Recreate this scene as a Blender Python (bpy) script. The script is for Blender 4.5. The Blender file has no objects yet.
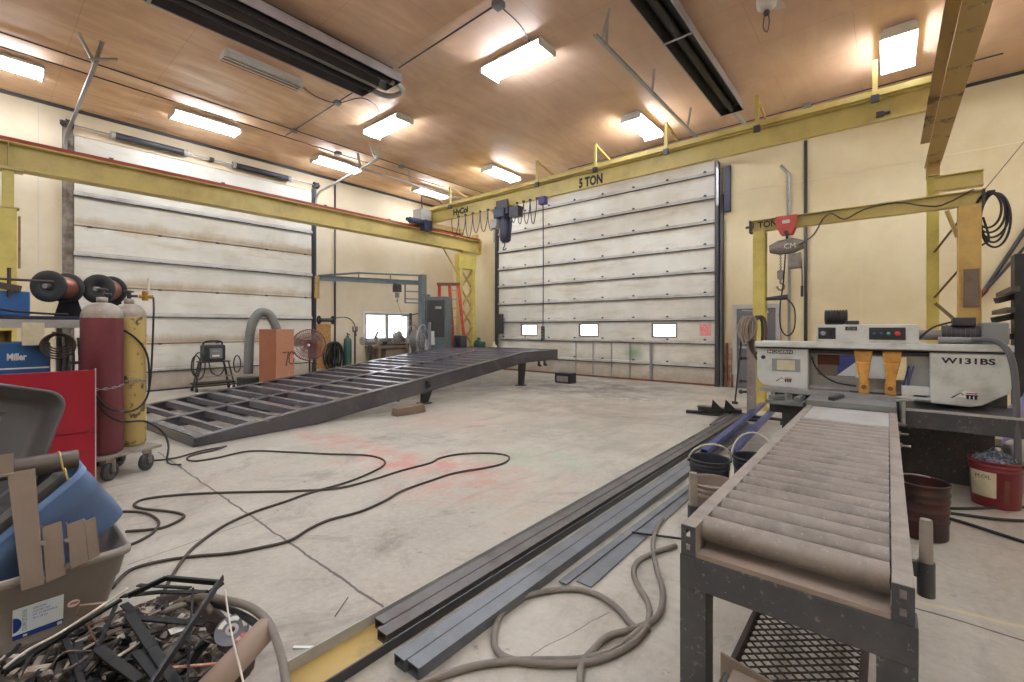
LAMP = 45.0
import bpy, bmesh, math, random
from mathutils import Vector, Matrix, Euler
rnd = random.Random(11)
SC = bpy.context.scene
COL = SC.collection
V = Vector
PI = math.pi

# ------------------------------------------------------------------ camera
TH = math.atan2(376, 450)
EYE = 1.5
cam_d = bpy.data.cameras.new('camera')
cam_d.sensor_width = 36
cam_d.lens = 36 * 450 / 1024
cam_d.shift_y = -13 / 1024
cam_d.clip_start = 0.05
cam_d.clip_end = 200
cam = bpy.data.objects.new('camera', cam_d)
COL.objects.link(cam)
cam.location = (0, 0, EYE)
cam.rotation_euler = (PI / 2, 0, TH)
SC.camera = cam

FX, FY = -math.sin(TH), math.cos(TH)


def at(px, py, z=0.0):
    """where the sight line through a photo point meets the height z"""
    a = (px - 512) / 450
    t = (EYE - z) * 450 / (py - 328)
    return V(((FX + a * FY) * t, (FY - a * FX) * t, z))


def aty(px, py, y):
    a = (px - 512) / 450
    t = y / (FY - a * FX)
    return V(((FX + a * FY) * t, y, EYE + (328 - py) / 450 * t))


def atx(px, py, x):
    a = (px - 512) / 450
    t = x / (FX + a * FY)
    return V((x, (FY - a * FX) * t, EYE + (328 - py) / 450 * t))


# ------------------------------------------------------------------ objects
def tag(o, label=None, cat=None, group=None, kind=None):
    if label: o['label'] = label
    if cat: o['category'] = cat
    if group: o['group'] = group
    if kind: o['kind'] = kind
    return o


def thing(name, label, cat, loc=(0, 0, 0), rz=0.0, group=None):
    o = bpy.data.objects.new(name, None)
    o.empty_display_size = 0.1
    COL.objects.link(o)
    o.location = loc
    o.rotation_euler = (0, 0, rz)
    return tag(o, label, cat, group)


def children(o):
    return list(o.children)


def copy_tree(o, parent=None):
    c = o.copy()
    COL.objects.link(c)
    c.parent = parent
    for ch in children(o):
        copy_tree(ch, c)
    return c


def root_loc(p):
    while p.parent is not None:
        p = p.parent
    return V(p.location)


def frame_of(d, up=(0, 0, 1)):
    d = V(d).normalized()
    u = V(up)
    if abs(d.dot(u.normalized())) > 0.999:
        u = V((0, 1, 0)) if abs(d.y) < 0.9 else V((1, 0, 0))
    s = d.cross(u).normalized()
    u = s.cross(d).normalized()
    return d, s, u


class MB:
    def __init__(self):
        self.bm = bmesh.new()

    def face(self, vs, smooth=False, mi=0):
        try:
            f = self.bm.faces.new(vs)
            f.smooth = smooth
            f.material_index = mi
            return f
        except ValueError:
            return None

    def box(self, x0, x1, y0, y1, z0, z1, mi=0):
        v = [self.bm.verts.new((x, y, z)) for x in (x0, x1) for y in (y0, y1) for z in (z0, z1)]
        for q in ((0, 1, 3, 2), (4, 6, 7, 5), (0, 4, 5, 1), (2, 3, 7, 6), (0, 2, 6, 4), (1, 5, 7, 3)):
            self.face([v[i] for i in q], mi=mi)
        return self

    def hexa(self, lo, hi, mi=0):
        """two quads of four points each, joined"""
        a = [self.bm.verts.new(p) for p in lo]
        b = [self.bm.verts.new(p) for p in hi]
        self.face(a[::-1], mi=mi)
        self.face(b, mi=mi)
        for i in range(4):
            j = (i + 1) % 4
            self.face([a[i], a[j], b[j], b[i]], mi=mi)
        return self

    def prism(self, pts, d, mi=0):
        """polygon (3d points) pushed along d"""
        d = V(d)
        n = len(pts)
        a = [self.bm.verts.new(p) for p in pts]
        b = [self.bm.verts.new(V(p) + d) for p in pts]
        self.face(a[::-1], mi=mi)
        self.face(b, mi=mi)
        for i in range(n):
            j = (i + 1) % n
            self.face([a[i], a[j], b[j], b[i]], mi=mi)
        return self

    def profile(self, p, q, pts, up=(0, 0, 1), mi=0):
        """2d outline (side, up) swept from p to q"""
        p, q = V(p), V(q)
        d, s, u = frame_of(q - p, up)
        return self.prism([p + s * a + u * b for a, b in pts], q - p, mi)

    def bar(self, p, q, w, h, up=(0, 0, 1), mi=0):
        w, h = w / 2, h / 2
        return self.profile(p, q, [(-w, -h), (w, -h), (w, h), (-w, h)], up, mi)

    def ibeam(self, p, q, w, h, tf=0.02, tw=0.012, up=(0, 0, 1), wt=None):
        a, b, t = w / 2, h / 2, tw / 2
        c = (wt or w) / 2
        return self.profile(p, q, [(-a, -b), (a, -b), (a, -b + tf), (t, -b + tf), (t, b - tf), (c, b - tf), (c, b), (-c, b),
                                   (-c, b - tf), (-t, b - tf), (-t, -b + tf), (-a, -b + tf)], up)

    def channel(self, p, q, w, h, t=0.01, up=(0, 0, 1)):
        """web on the -side, flanges towards +side"""
        b = h / 2
        return self.profile(p, q, [(0, -b), (w, -b), (w, -b + t), (t, -b + t), (t, b - t), (w, b - t), (w, b), (0, b)], up)

    def angle(self, p, q, w, h, t=0.008, up=(0, 0, 1)):
        return self.profile(p, q, [(0, 0), (w, 0), (w, t), (t, t), (t, h), (0, h)], up)

    def rhs(self, p, q, w, h, t=0.004, up=(0, 0, 1)):
        """hollow rectangular section with open ends"""
        p, q = V(p), V(q)
        d, s, u = frame_of(q - p, up)
        rings = []
        for base in (p, q):
            for k in (0, t):
                a, b = w / 2 - k, h / 2 - k
                rings.append([self.bm.verts.new(base + s * x + u * y) for x, y in ((-a, -b), (a, -b), (a, b), (-a, b))])
        o0, i0, o1, i1 = rings
        for i in range(4):
            j = (i + 1) % 4
            self.face([o0[i], o0[j], o1[j], o1[i]])
            self.face([i0[j], i0[i], i1[i], i1[j]])
            self.face([o0[j], o0[i], i0[i], i0[j]])
            self.face([o1[i], o1[j], i1[j], i1[i]])
        return self

    def cyl(self, p, q, r0, r1=None, n=16, cap=True, mi=0):
        r1 = r0 if r1 is None else r1
        p, q = V(p), V(q)
        d, s, u = frame_of(q - p)
        a, b = [], []
        for i in range(n):
            t = 2 * PI * i / n
            o = s * math.cos(t) + u * math.sin(t)
            a.append(self.bm.verts.new(p + o * r0))
            b.append(self.bm.verts.new(q + o * r1))
        for i in range(n):
            j = (i + 1) % n
            self.face([a[i], a[j], b[j], b[i]], True, mi)
        if cap:
            for ring, c, inv in ((a, p, True), (b, q, False)):
                vs = [self.bm.verts.new(v.co) for v in ring]
                self.face(vs[::-1] if inv else vs, False, mi)
        return self

    def lathe(self, prof, c=(0, 0, 0), axis=(0, 0, 1), n=28, sx=1.0, sy=1.0, mi=0):
        """profile of (radius, height) about an axis; smooth sides, repeat a point for a hard edge"""
        c = V(c)
        d, s, u = frame_of(axis)
        prev = None
        last = None
        for r, h in prof:
            if last is not None and abs(last[0] - r) < 1e-9 and abs(last[1] - h) < 1e-9:
                prev = None
            if r < 1e-6:
                ring = [self.bm.verts.new(c + d * h)]
            else:
                ring = [self.bm.verts.new(c + d * h + s * (math.cos(2 * PI * i / n) * r * sx) + u * (math.sin(2 * PI * i / n) * r * sy)) for i in range(n)]
            if prev is not None:
                for i in range(n):
                    j = (i + 1) % n
                    if len(prev) == 1 and len(ring) > 1:
                        self.face([prev[0], ring[i], ring[j]][::-1], True, mi)
                    elif len(ring) == 1 and len(prev) > 1:
                        self.face([prev[i], prev[j], ring[0]], True, mi)
                    elif len(ring) > 1:
                        self.face([prev[i], prev[j], ring[j], ring[i]], True, mi)
            prev, last = ring, (r, h)
        return self

    def tube(self, pts, r, n=8, closed=False, smooth=3, cap=True, mi=0):
        """round tube through points, smoothed as a spline"""
        P = [V(p) for p in pts]
        if smooth and len(P) > 2:
            Q = []
            m = len(P)
            rng = range(m) if closed else range(m - 1)
            for i in rng:
                p0 = P[(i - 1) % m] if (closed or i > 0) else P[i]
                p1, p2 = P[i], P[(i + 1) % m]
                p3 = P[(i + 2) % m] if (closed or i + 2 < m) else p2
                for k in range(smooth):
                    t = k / smooth
                    Q.append(0.5 * ((2 * p1) + (p2 - p0) * t + (2 * p0 - 5 * p1 + 4 * p2 - p3) * t * t + (3 * p1 - p0 - 3 * p2 + p3) * t ** 3))
            if not closed:
                Q.append(P[-1])
            P = Q
        m = len(P)
        rings = []
        u = None
        for i in range(m):
            a = P[(i - 1) % m] if (closed or i > 0) else P[i]
            b = P[(i + 1) % m] if (closed or i < m - 1) else P[i]
            d = (b - a)
            d = d.normalized() if d.length > 1e-9 else V((0, 0, 1))
            if u is None:
                d, s, u = frame_of(d)
            else:
                s = d.cross(u)
                s = s.normalized() if s.length > 1e-6 else frame_of(d)[1]
                u = s.cross(d).normalized()
            rings.append([self.bm.verts.new(P[i] + s * (math.cos(2 * PI * k / n) * r) + u * (math.sin(2 * PI * k / n) * r)) for k in range(n)])
        for i in range(m if closed else m - 1):
            A, B = rings[i], rings[(i + 1) % m]
            for k in range(n):
                l = (k + 1) % n
                self.face([A[k], A[l], B[l], B[k]], True, mi)
        if cap and not closed:
            self.face(rings[0][::-1], False, mi)
            self.face(rings[-1], False, mi)
        return self

    def ring(self, c, axis, R, r, n=28, m=8):
        d, s, u = frame_of(axis)
        c = V(c)
        return self.tube([c + s * (math.cos(2 * PI * i / n) * R) + u * (math.sin(2 * PI * i / n) * R) for i in range(n)], r, m, closed=True, smooth=0)

    def ball(self, c, r, n=10, sx=1, sy=1, sz=1):
        c = V(c)
        res = bmesh.ops.create_uvsphere(self.bm, u_segments=n + 4, v_segments=n, radius=r)
        for v in res['verts']:
            v.co = V((v.co.x * sx, v.co.y * sy, v.co.z * sz)) + c
        for f in {f for v in res['verts'] for f in v.link_faces}:
            f.smooth = True
        return self

    def xform(self, m):
        bmesh.ops.transform(self.bm, matrix=m, verts=self.bm.verts)
        return self

    def build(self, name, m, parent=None, world=True, bevel=0.0, loc=None):
        me = bpy.data.meshes.new(name)
        off = root_loc(parent) if (parent is not None and world) else (V(loc) if loc is not None else V((0, 0, 0)))
        if off.length > 0:
            bmesh.ops.translate(self.bm, verts=self.bm.verts, vec=-off)
        bmesh.ops.recalc_face_normals(self.bm, faces=self.bm.faces)
        self.bm.to_mesh(me)
        self.bm.free()
        for x in (m if isinstance(m, (list, tuple)) else [m]):
            me.materials.append(x)
        o = bpy.data.objects.new(name, me)
        COL.objects.link(o)
        if parent is not None:
            o.parent = parent
        elif loc is not None:
            o.location = loc
        if bevel:
            b = o.modifiers.new('edge', 'BEVEL')
            b.width = bevel
            b.segments = 2
            b.limit_method = 'ANGLE'
            b.angle_limit = math.radians(40)
        return o


def letters(name, text, m, parent, org, right, up, width, height, thick=0.002, bold=0.0, world=True):
    """lettering as flat raised shapes, fitted in a box from its lower left corner"""
    cu = bpy.data.curves.new(name, 'FONT')
    cu.body = text
    cu.offset = bold
    cu.extrude = 0.0
    cu.resolution_u = 3
    tmp = bpy.data.objects.new(name, cu)
    COL.objects.link(tmp)
    dg = bpy.context.evaluated_depsgraph_get()
    dg.update()
    me = bpy.data.meshes.new_from_object(tmp.evaluated_get(dg))
    bpy.data.objects.remove(tmp)
    me.name = name
    xs = [v.co.x for v in me.vertices]
    ys = [v.co.y for v in me.vertices]
    x0, x1, y0, y1 = min(xs), max(xs), min(ys), max(ys)
    right, up, org = V(right).normalized(), V(up).normalized(), V(org)
    nrm = right.cross(up).normalized()
    off = root_loc(parent) if (parent is not None and world) else V((0, 0, 0))
    for v in me.vertices:
        a = (v.co.x - x0) / max(x1 - x0, 1e-6) * width
        b = (v.co.y - y0) / max(y1 - y0, 1e-6) * height
        v.co = org + right * a + up * b + nrm * thick - off
    me.materials.clear()
    me.materials.append(m)
    o = bpy.data.objects.new(name, me)
    COL.objects.link(o)
    o.parent = parent
    return o


# ------------------------------------------------------------------ materials
def srgb(r, g, b):
    f = lambda c: (c / 255 / 12.92) if c / 255 <= 0.04045 else ((c / 255 + 0.055) / 1.055) ** 2.4
    return (f(r), f(g), f(b), 1.0)


class NT:
    def __init__(self, name):
        self.m = bpy.data.materials.new(name)
        self.m.use_nodes = True
        self.t = self.m.node_tree
        self.bsdf = self.t.nodes['Principled BSDF']
        tc = self.t.nodes.new('ShaderNodeTexCoord')
        self.co = tc.outputs['Object']

    def n(self, kind, **kw):
        nd = self.t.nodes.new(kind)
        for k, v in kw.items():
            setattr(nd, k, v)
        return nd

    def link(self, a, b):
        self.t.links.new(a, b)

    def put(self, sock, v):
        if isinstance(v, bpy.types.NodeSocket):
            self.link(v, sock)
        else:
            sock.default_value = v

    def noise(self, scale, detail=4, rough=0.6, vec=None, dist=0.0):
        nd = self.n('ShaderNodeTexNoise')
        nd.inputs['Scale'].default_value = scale
        nd.inputs['Detail'].default_value = detail
        nd.inputs['Roughness'].default_value = rough
        nd.inputs['Distortion'].default_value = dist
        self.link(vec or self.co, nd.inputs['Vector'])
        return nd.outputs['Fac']

    def scale(self, s, vec=None, loc=(0, 0, 0), rot=(0, 0, 0)):
        nd = self.n('ShaderNodeMapping')
        nd.inputs['Scale'].default_value = s
        nd.inputs['Location'].default_value = loc
        nd.inputs['Rotation'].default_value = rot
        self.link(vec or self.co, nd.inputs['Vector'])
        return nd.outputs['Vector']

    def ramp(self, fac, a, b):
        nd = self.n('ShaderNodeMapRange')
        nd.inputs['From Min'].default_value = a
        nd.inputs['From Max'].default_value = b
        self.link(fac, nd.inputs['Value'])
        return nd.outputs['Result']

    def math(self, op, a, b=0.0, c=0.0):
        nd = self.n('ShaderNodeMath', operation=op)
        self.put(nd.inputs[0], a)
        self.put(nd.inputs[1], b)
        self.put(nd.inputs[2], c)
        return nd.outputs[0]

    def mix(self, fac, a, b):
        nd = self.n('ShaderNodeMix', data_type='RGBA')
        self.put(nd.inputs[0], fac)
        self.put(nd.inputs[6], a)
        self.put(nd.inputs[7], b)
        return nd.outputs[2]

    def xyz(self, vec=None):
        nd = self.n('ShaderNodeSeparateXYZ')
        self.link(vec or self.co, nd.inputs[0])
        return nd.outputs

    def bump(self, h, strength=0.2, dist=0.01):
        nd = self.n('ShaderNodeBump')
        nd.inputs['Strength'].default_value = strength
        nd.inputs['Distance'].default_value = dist
        self.link(h, nd.inputs['Height'])
        self.link(nd.outputs['Normal'], self.bsdf.inputs['Normal'])

    def done(self, col, rough=0.6, metal=0.0, spec=None):
        self.put(self.bsdf.inputs['Base Color'], col)
        self.put(self.bsdf.inputs['Roughness'], rough)
        self.put(self.bsdf.inputs['Metallic'], metal)
        if spec is not None:
            self.bsdf.inputs['Specular IOR Level'].default_value = spec
        return self.m


def paint(name, rgb, rough=0.5, metal=0.0, dirt=None, amount=0.5, sc=3.0, lo=0.45, hi=0.75, bump=0.0, spots=None, spotamt=0.8, spec=None):
    """painted or bare surface with blotches of dirt/wear of their own shape"""
    t = NT(name)
    c = srgb(*rgb)
    d = srgb(*dirt) if dirt else tuple(x * 0.72 for x in c[:3]) + (1,)
    f = t.math('MULTIPLY', t.ramp(t.noise(sc, 6, 0.65), lo, hi), amount)
    col = t.mix(f, c, d)
    if spots:
        g = t.ramp(t.noise(sc * 9, 3, 0.6), 0.62, 0.68)
        col = t.mix(t.math('MULTIPLY', g, spotamt), col, srgb(*spots))
    if bump:
        t.bump(t.noise(sc * 14, 3), bump, 0.004)
    return t.done(col, rough, metal, spec)


M = {}
M['cream'] = paint('cream_wall_paint', (226, 213, 186), 0.75, dirt=(196, 176, 138), amount=0.55, sc=0.55, lo=0.42, hi=0.72)
M['cream_old'] = paint('cream_wall_paint_stained', (226, 211, 174), 0.75, dirt=(196, 174, 126), amount=0.6, sc=0.5, lo=0.4, hi=0.72)
M['yellow'] = paint('yellow_crane_paint', (200, 180, 106), 0.45, dirt=(150, 126, 70), amount=0.6, sc=2.2)
M['yellow_warm'] = paint('warm_yellow_paint', (208, 172, 98), 0.45, dirt=(150, 118, 66), amount=0.6, sc=3)
M['yellow_old'] = paint('worn_yellow_paint', (178, 150, 84), 0.5, dirt=(112, 86, 50), amount=0.8, sc=2.6, lo=0.5, hi=0.66)
M['yellow_bright'] = paint('bright_yellow_paint', (206, 188, 98), 0.45, dirt=(158, 134, 66), amount=0.5, sc=4)
M['tan_paint'] = paint('tan_beam_paint', (172, 142, 86), 0.5, dirt=(64, 50, 40), amount=0.85, sc=2.0, lo=0.57, hi=0.63)
M['red_rail'] = paint('red_conductor_rail', (160, 62, 44), 0.5, sc=5)
M['black'] = paint('black_steel', (34, 33, 36), 0.45, dirt=(58, 54, 52), amount=0.6, sc=6)
M['dark'] = paint('dark_grey_steel', (58, 57, 60), 0.42, dirt=(84, 78, 74), amount=0.6, sc=5)
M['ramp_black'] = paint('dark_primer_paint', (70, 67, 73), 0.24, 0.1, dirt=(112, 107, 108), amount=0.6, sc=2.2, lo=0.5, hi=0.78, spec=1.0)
M['joist'] = paint('sheen_lightened_joist_steel', (122, 120, 128), 0.24, 0.2, dirt=(150, 146, 148), amount=0.6, sc=2.5, spec=1.0)  # lighter colour paints in the grazing reflection on joist and flange tops
M['rubber'] = paint('black_rubber', (40, 38, 37), 0.6, sc=8)
M['hose'] = paint('dusty_hose_rubber', (128, 120, 110), 0.65, dirt=(84, 78, 72), sc=9)
M['cable'] = paint('dusty_brown_cable', (74, 62, 54), 0.65, sc=9)
M['grey'] = paint('grey_paint', (128, 128, 126), 0.5, sc=4)
M['lgrey'] = paint('light_grey_paint', (176, 174, 168), 0.5, dirt=(120, 114, 104), sc=3)
M['galv'] = paint('galvanised_steel', (168, 170, 172), 0.38, 0.6, dirt=(120, 122, 126), sc=7)
M['mill'] = paint('mill_scale_steel', (112, 115, 120), 0.4, 0.35, dirt=(78, 80, 84), amount=0.7, sc=5)
M['mill_rust'] = paint('dull_brown_steel', (102, 97, 95), 0.45, 0.4, dirt=(70, 60, 54), amount=0.8, sc=6)
M['blue_and_sheen'] = paint('blue_sheet_and_tube_sheen', (92, 104, 172), 0.32, 0.6, dirt=(58, 62, 110), amount=0.6, sc=4)  # on the floor tubes this blue paints in reflected window light
M['dusty'] = paint('dusty_steel', (150, 140, 130), 0.6, 0.15, dirt=(104, 94, 86), amount=0.8, sc=8, bump=0.15)
M['roller'] = paint('dusty_roller_steel', (140, 130, 120), 0.5, 0.25, dirt=(94, 86, 80), amount=0.8, sc=6, spots=(176, 170, 162), spotamt=0.35, bump=0.1)
M['frame_dark'] = paint('slate_frame_paint', (64, 64, 68), 0.45, dirt=(104, 97, 92), amount=0.5, sc=5, spots=(150, 146, 140), spotamt=0.45, bump=0.1)
M['white'] = paint('white_enamel', (232, 232, 228), 0.4, sc=3)
M['sawgrey'] = paint('machine_grey_paint', (212, 214, 208), 0.42, dirt=(150, 146, 134), amount=0.75, sc=4, lo=0.48, hi=0.75)
M['panelblack'] = paint('control_panel_black', (46, 48, 50), 0.5, sc=6)
M['orange_cast'] = paint('amber_cast_iron', (204, 150, 64), 0.45, dirt=(116, 78, 42), amount=0.9, sc=12)
M['red'] = paint('red_enamel', (154, 18, 40), 0.35, dirt=(118, 14, 32), sc=2)
M['maroon'] = paint('maroon_cylinder_paint', (112, 48, 58), 0.4, dirt=(84, 40, 46), sc=3, bump=0.05)
M['cyl_yellow'] = paint('chipped_yellow_paint', (192, 168, 104), 0.5, dirt=(84, 68, 50), amount=0.95, sc=8, lo=0.55, hi=0.61)
M['cyl_grey'] = paint('worn_grey_shoulder', (160, 152, 140), 0.45, 0.2, dirt=(112, 84, 72), amount=0.8, sc=12)
M['brass'] = paint('brass', (178, 140, 70), 0.35, 0.9, sc=9)
M['blue'] = paint('blue_enamel', (42, 96, 156), 0.4, dirt=(28, 66, 116), sc=3)
M['navy'] = paint('navy_steel', (44, 50, 74), 0.45, sc=4)
M['tote_grey'] = paint('taupe_plastic', (158, 148, 140), 0.45, dirt=(134, 124, 116), sc=2.4)
M['tote_dark'] = paint('charcoal_plastic', (94, 92, 92), 0.45, dirt=(74, 72, 72), sc=2.4)
M['tote_blue'] = paint('blue_plastic', (100, 125, 166), 0.4, dirt=(84, 108, 148), sc=2.2)
M['tote_bluerim'] = paint('pale_blue_plastic', (124, 158, 206), 0.4, sc=2.2)
M['primer'] = paint('taupe_primer', (142, 126, 112), 0.55, dirt=(116, 101, 90), sc=6)
M['rust'] = paint('rust', (122, 74, 52), 0.8, dirt=(74, 46, 36), amount=0.8, sc=8, bump=0.2)
M['redpail'] = paint('red_oil_pail', (122, 38, 44), 0.4, dirt=(90, 30, 36), sc=5)
M['darkpail'] = paint('scorched_pail', (78, 40, 36), 0.5, dirt=(44, 34, 33), amount=0.9, sc=7, lo=0.4, hi=0.6)
M['blackpail'] = paint('black_plastic_pail', (46, 47, 54), 0.4, sc=5)
M['paper'] = paint('stained_paper', (214, 206, 174), 0.8, dirt=(170, 160, 120), sc=14)
M['card'] = paint('orange_cardboard', (190, 134, 104), 0.85, dirt=(168, 112, 84), sc=3)
M['card_dark'] = paint('cardboard_side', (170, 112, 84), 0.85, sc=3)
M['ladder'] = paint('red_fibreglass', (196, 62, 46), 0.5, sc=4)
M['green'] = paint('green_enamel', (58, 92, 82), 0.45, sc=4)
M['wood'] = paint('osb_board', (190, 146, 84), 0.8, dirt=(140, 98, 52), amount=0.9, sc=14)
M['lumber'] = paint('grey_brown_timber', (132, 112, 96), 0.85, dirt=(100, 82, 66), sc=8)
M['purple'] = paint('violet_curtain', (86, 78, 132), 0.6, sc=4)
M['ink'] = paint('black_ink', (28, 27, 28), 0.6, sc=4)
M['ink_brown'] = paint('brown_marker', (96, 48, 34), 0.7, sc=4)
M['redsign'] = paint('faded_red_sign', (214, 112, 106), 0.6, dirt=(240, 206, 196), amount=0.9, sc=40, lo=0.48, hi=0.6)
M['disc'] = paint('abrasive_disc_face', (118, 120, 126), 0.6, sc=9)
M['shaving'] = paint('steel_swarf', (196, 202, 216), 0.35, 0.6, dirt=(70, 74, 96), amount=0.9, sc=40, lo=0.4, hi=0.6)
M['scrap'] = paint('mixed_scrap', (126, 114, 104), 0.6, 0.15, dirt=(52, 46, 44), amount=0.9, sc=20, lo=0.4, hi=0.6)
M['scrap_pale'] = paint('pale_scrap', (186, 174, 158), 0.6, 0.1, dirt=(120, 104, 90), sc=20)
M['kraft'] = paint('kraft_tube_card', (158, 138, 122), 0.75, dirt=(128, 108, 94), sc=4)
M['spring'] = paint('dark_spring_steel', (72, 74, 80), 0.5, 0.4, sc=6)
M['pinkrod'] = paint('pink_coated_rod', (206, 150, 132), 0.5, sc=8)
M['whiteplas'] = paint('milky_plastic', (212, 204, 192), 0.5, sc=6)
M['teal'] = paint('grey_green_jib_paint', (104, 114, 116), 0.5, dirt=(74, 80, 84), sc=5)
M['fan_red'] = paint('dull_red_wire', (140, 88, 82), 0.55, sc=6)
M['btn_red'] = paint('red_button', (206, 52, 44), 0.4, sc=6)
M['btn_blue'] = paint('blue_button', (60, 86, 140), 0.4, sc=6)
M['btn_green'] = paint('teal_button', (64, 150, 140), 0.4, sc=6)
M['btn_grey'] = paint('grey_button', (150, 152, 154), 0.4, sc=6)
M['label_blue'] = paint('deep_blue_print', (26, 62, 150), 0.5, sc=9)
M['label_green'] = paint('grey_green_print', (120, 150, 132), 0.5, sc=9)
M['silver_edge'] = paint('bare_edge', (206, 200, 196), 0.5, sc=9)
M['jet'] = paint('jet_black_steel', (13, 13, 14), 0.5, dirt=(26, 25, 25), amount=0.6, sc=7, spec=0.3)
M['copperwire'] = paint('copper_wire', (170, 116, 96), 0.4, 0.6, sc=12)


def mat_back_wall():
    t = NT('cream_back_wall_with_rust_stain')
    f = t.math('MULTIPLY', t.ramp(t.noise(0.5, 6, 0.65), 0.4, 0.72), 0.6)
    c = t.mix(f, srgb(226, 211, 174), srgb(196, 174, 126))
    for cx, cz, rx, rz, rgb, amt in ((-3.1, .45, .42, .95, (150, 100, 62), .85), (-3.2, .2, .5, .5, (110, 74, 50), .7), (-7, .1, 6, .5, (150, 126, 92), .5)):
        mp = t.n('ShaderNodeMapping', vector_type='TEXTURE')
        mp.inputs['Location'].default_value = (cx, 12.3, cz)
        mp.inputs['Scale'].default_value = (rx, 3, rz)
        t.link(t.co, mp.inputs['Vector'])
        ln = t.n('ShaderNodeVectorMath', operation='LENGTH')
        t.link(mp.outputs[0], ln.inputs[0])
        m = t.math('MULTIPLY', t.ramp(ln.outputs['Value'], 1.0, 0.3), t.ramp(t.noise(3.5, 6, 0.7), 0.36, 0.6))
        c = t.mix(t.math('MULTIPLY', m, amt), c, srgb(*rgb))
    return t.done(c, 0.75)


M['cream_back'] = mat_back_wall()


def mat_label():
    t = NT('label_card')
    n = t.ramp(t.noise(5, 2), 0.3, 0.7)
    return t.done(t.mix(n, srgb(232, 242, 250), srgb(238, 248, 236)), 0.5)


M['label'] = mat_label()


def mat_glow(name, rgb, s):
    m = bpy.data.materials.new(name)
    m.use_nodes = True
    b = m.node_tree.nodes['Principled BSDF']
    b.inputs['Base Color'].default_value = srgb(*rgb)
    b.inputs['Emission Color'].default_value = srgb(*rgb)
    b.inputs['Emission Strength'].default_value = s
    return m


M['lamp'] = mat_glow('fluorescent_tube', (236, 243, 255), LAMP if 'LAMP' in globals() else 30.0)
M['lamp_off'] = paint('unlit_tube', (214, 208, 198), 0.35, sc=3)


def mat_glass():
    m = bpy.data.materials.new('window_glass')
    m.use_nodes = True
    b = m.node_tree.nodes['Principled BSDF']
    b.inputs['Base Color'].default_value = (1, 1, 1, 1)
    b.inputs['Roughness'].default_value = 0.05
    b.inputs['Transmission Weight'].default_value = 1.0
    b.inputs['IOR'].default_value = 1.05
    return m


M['glass'] = mat_glass()


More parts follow.
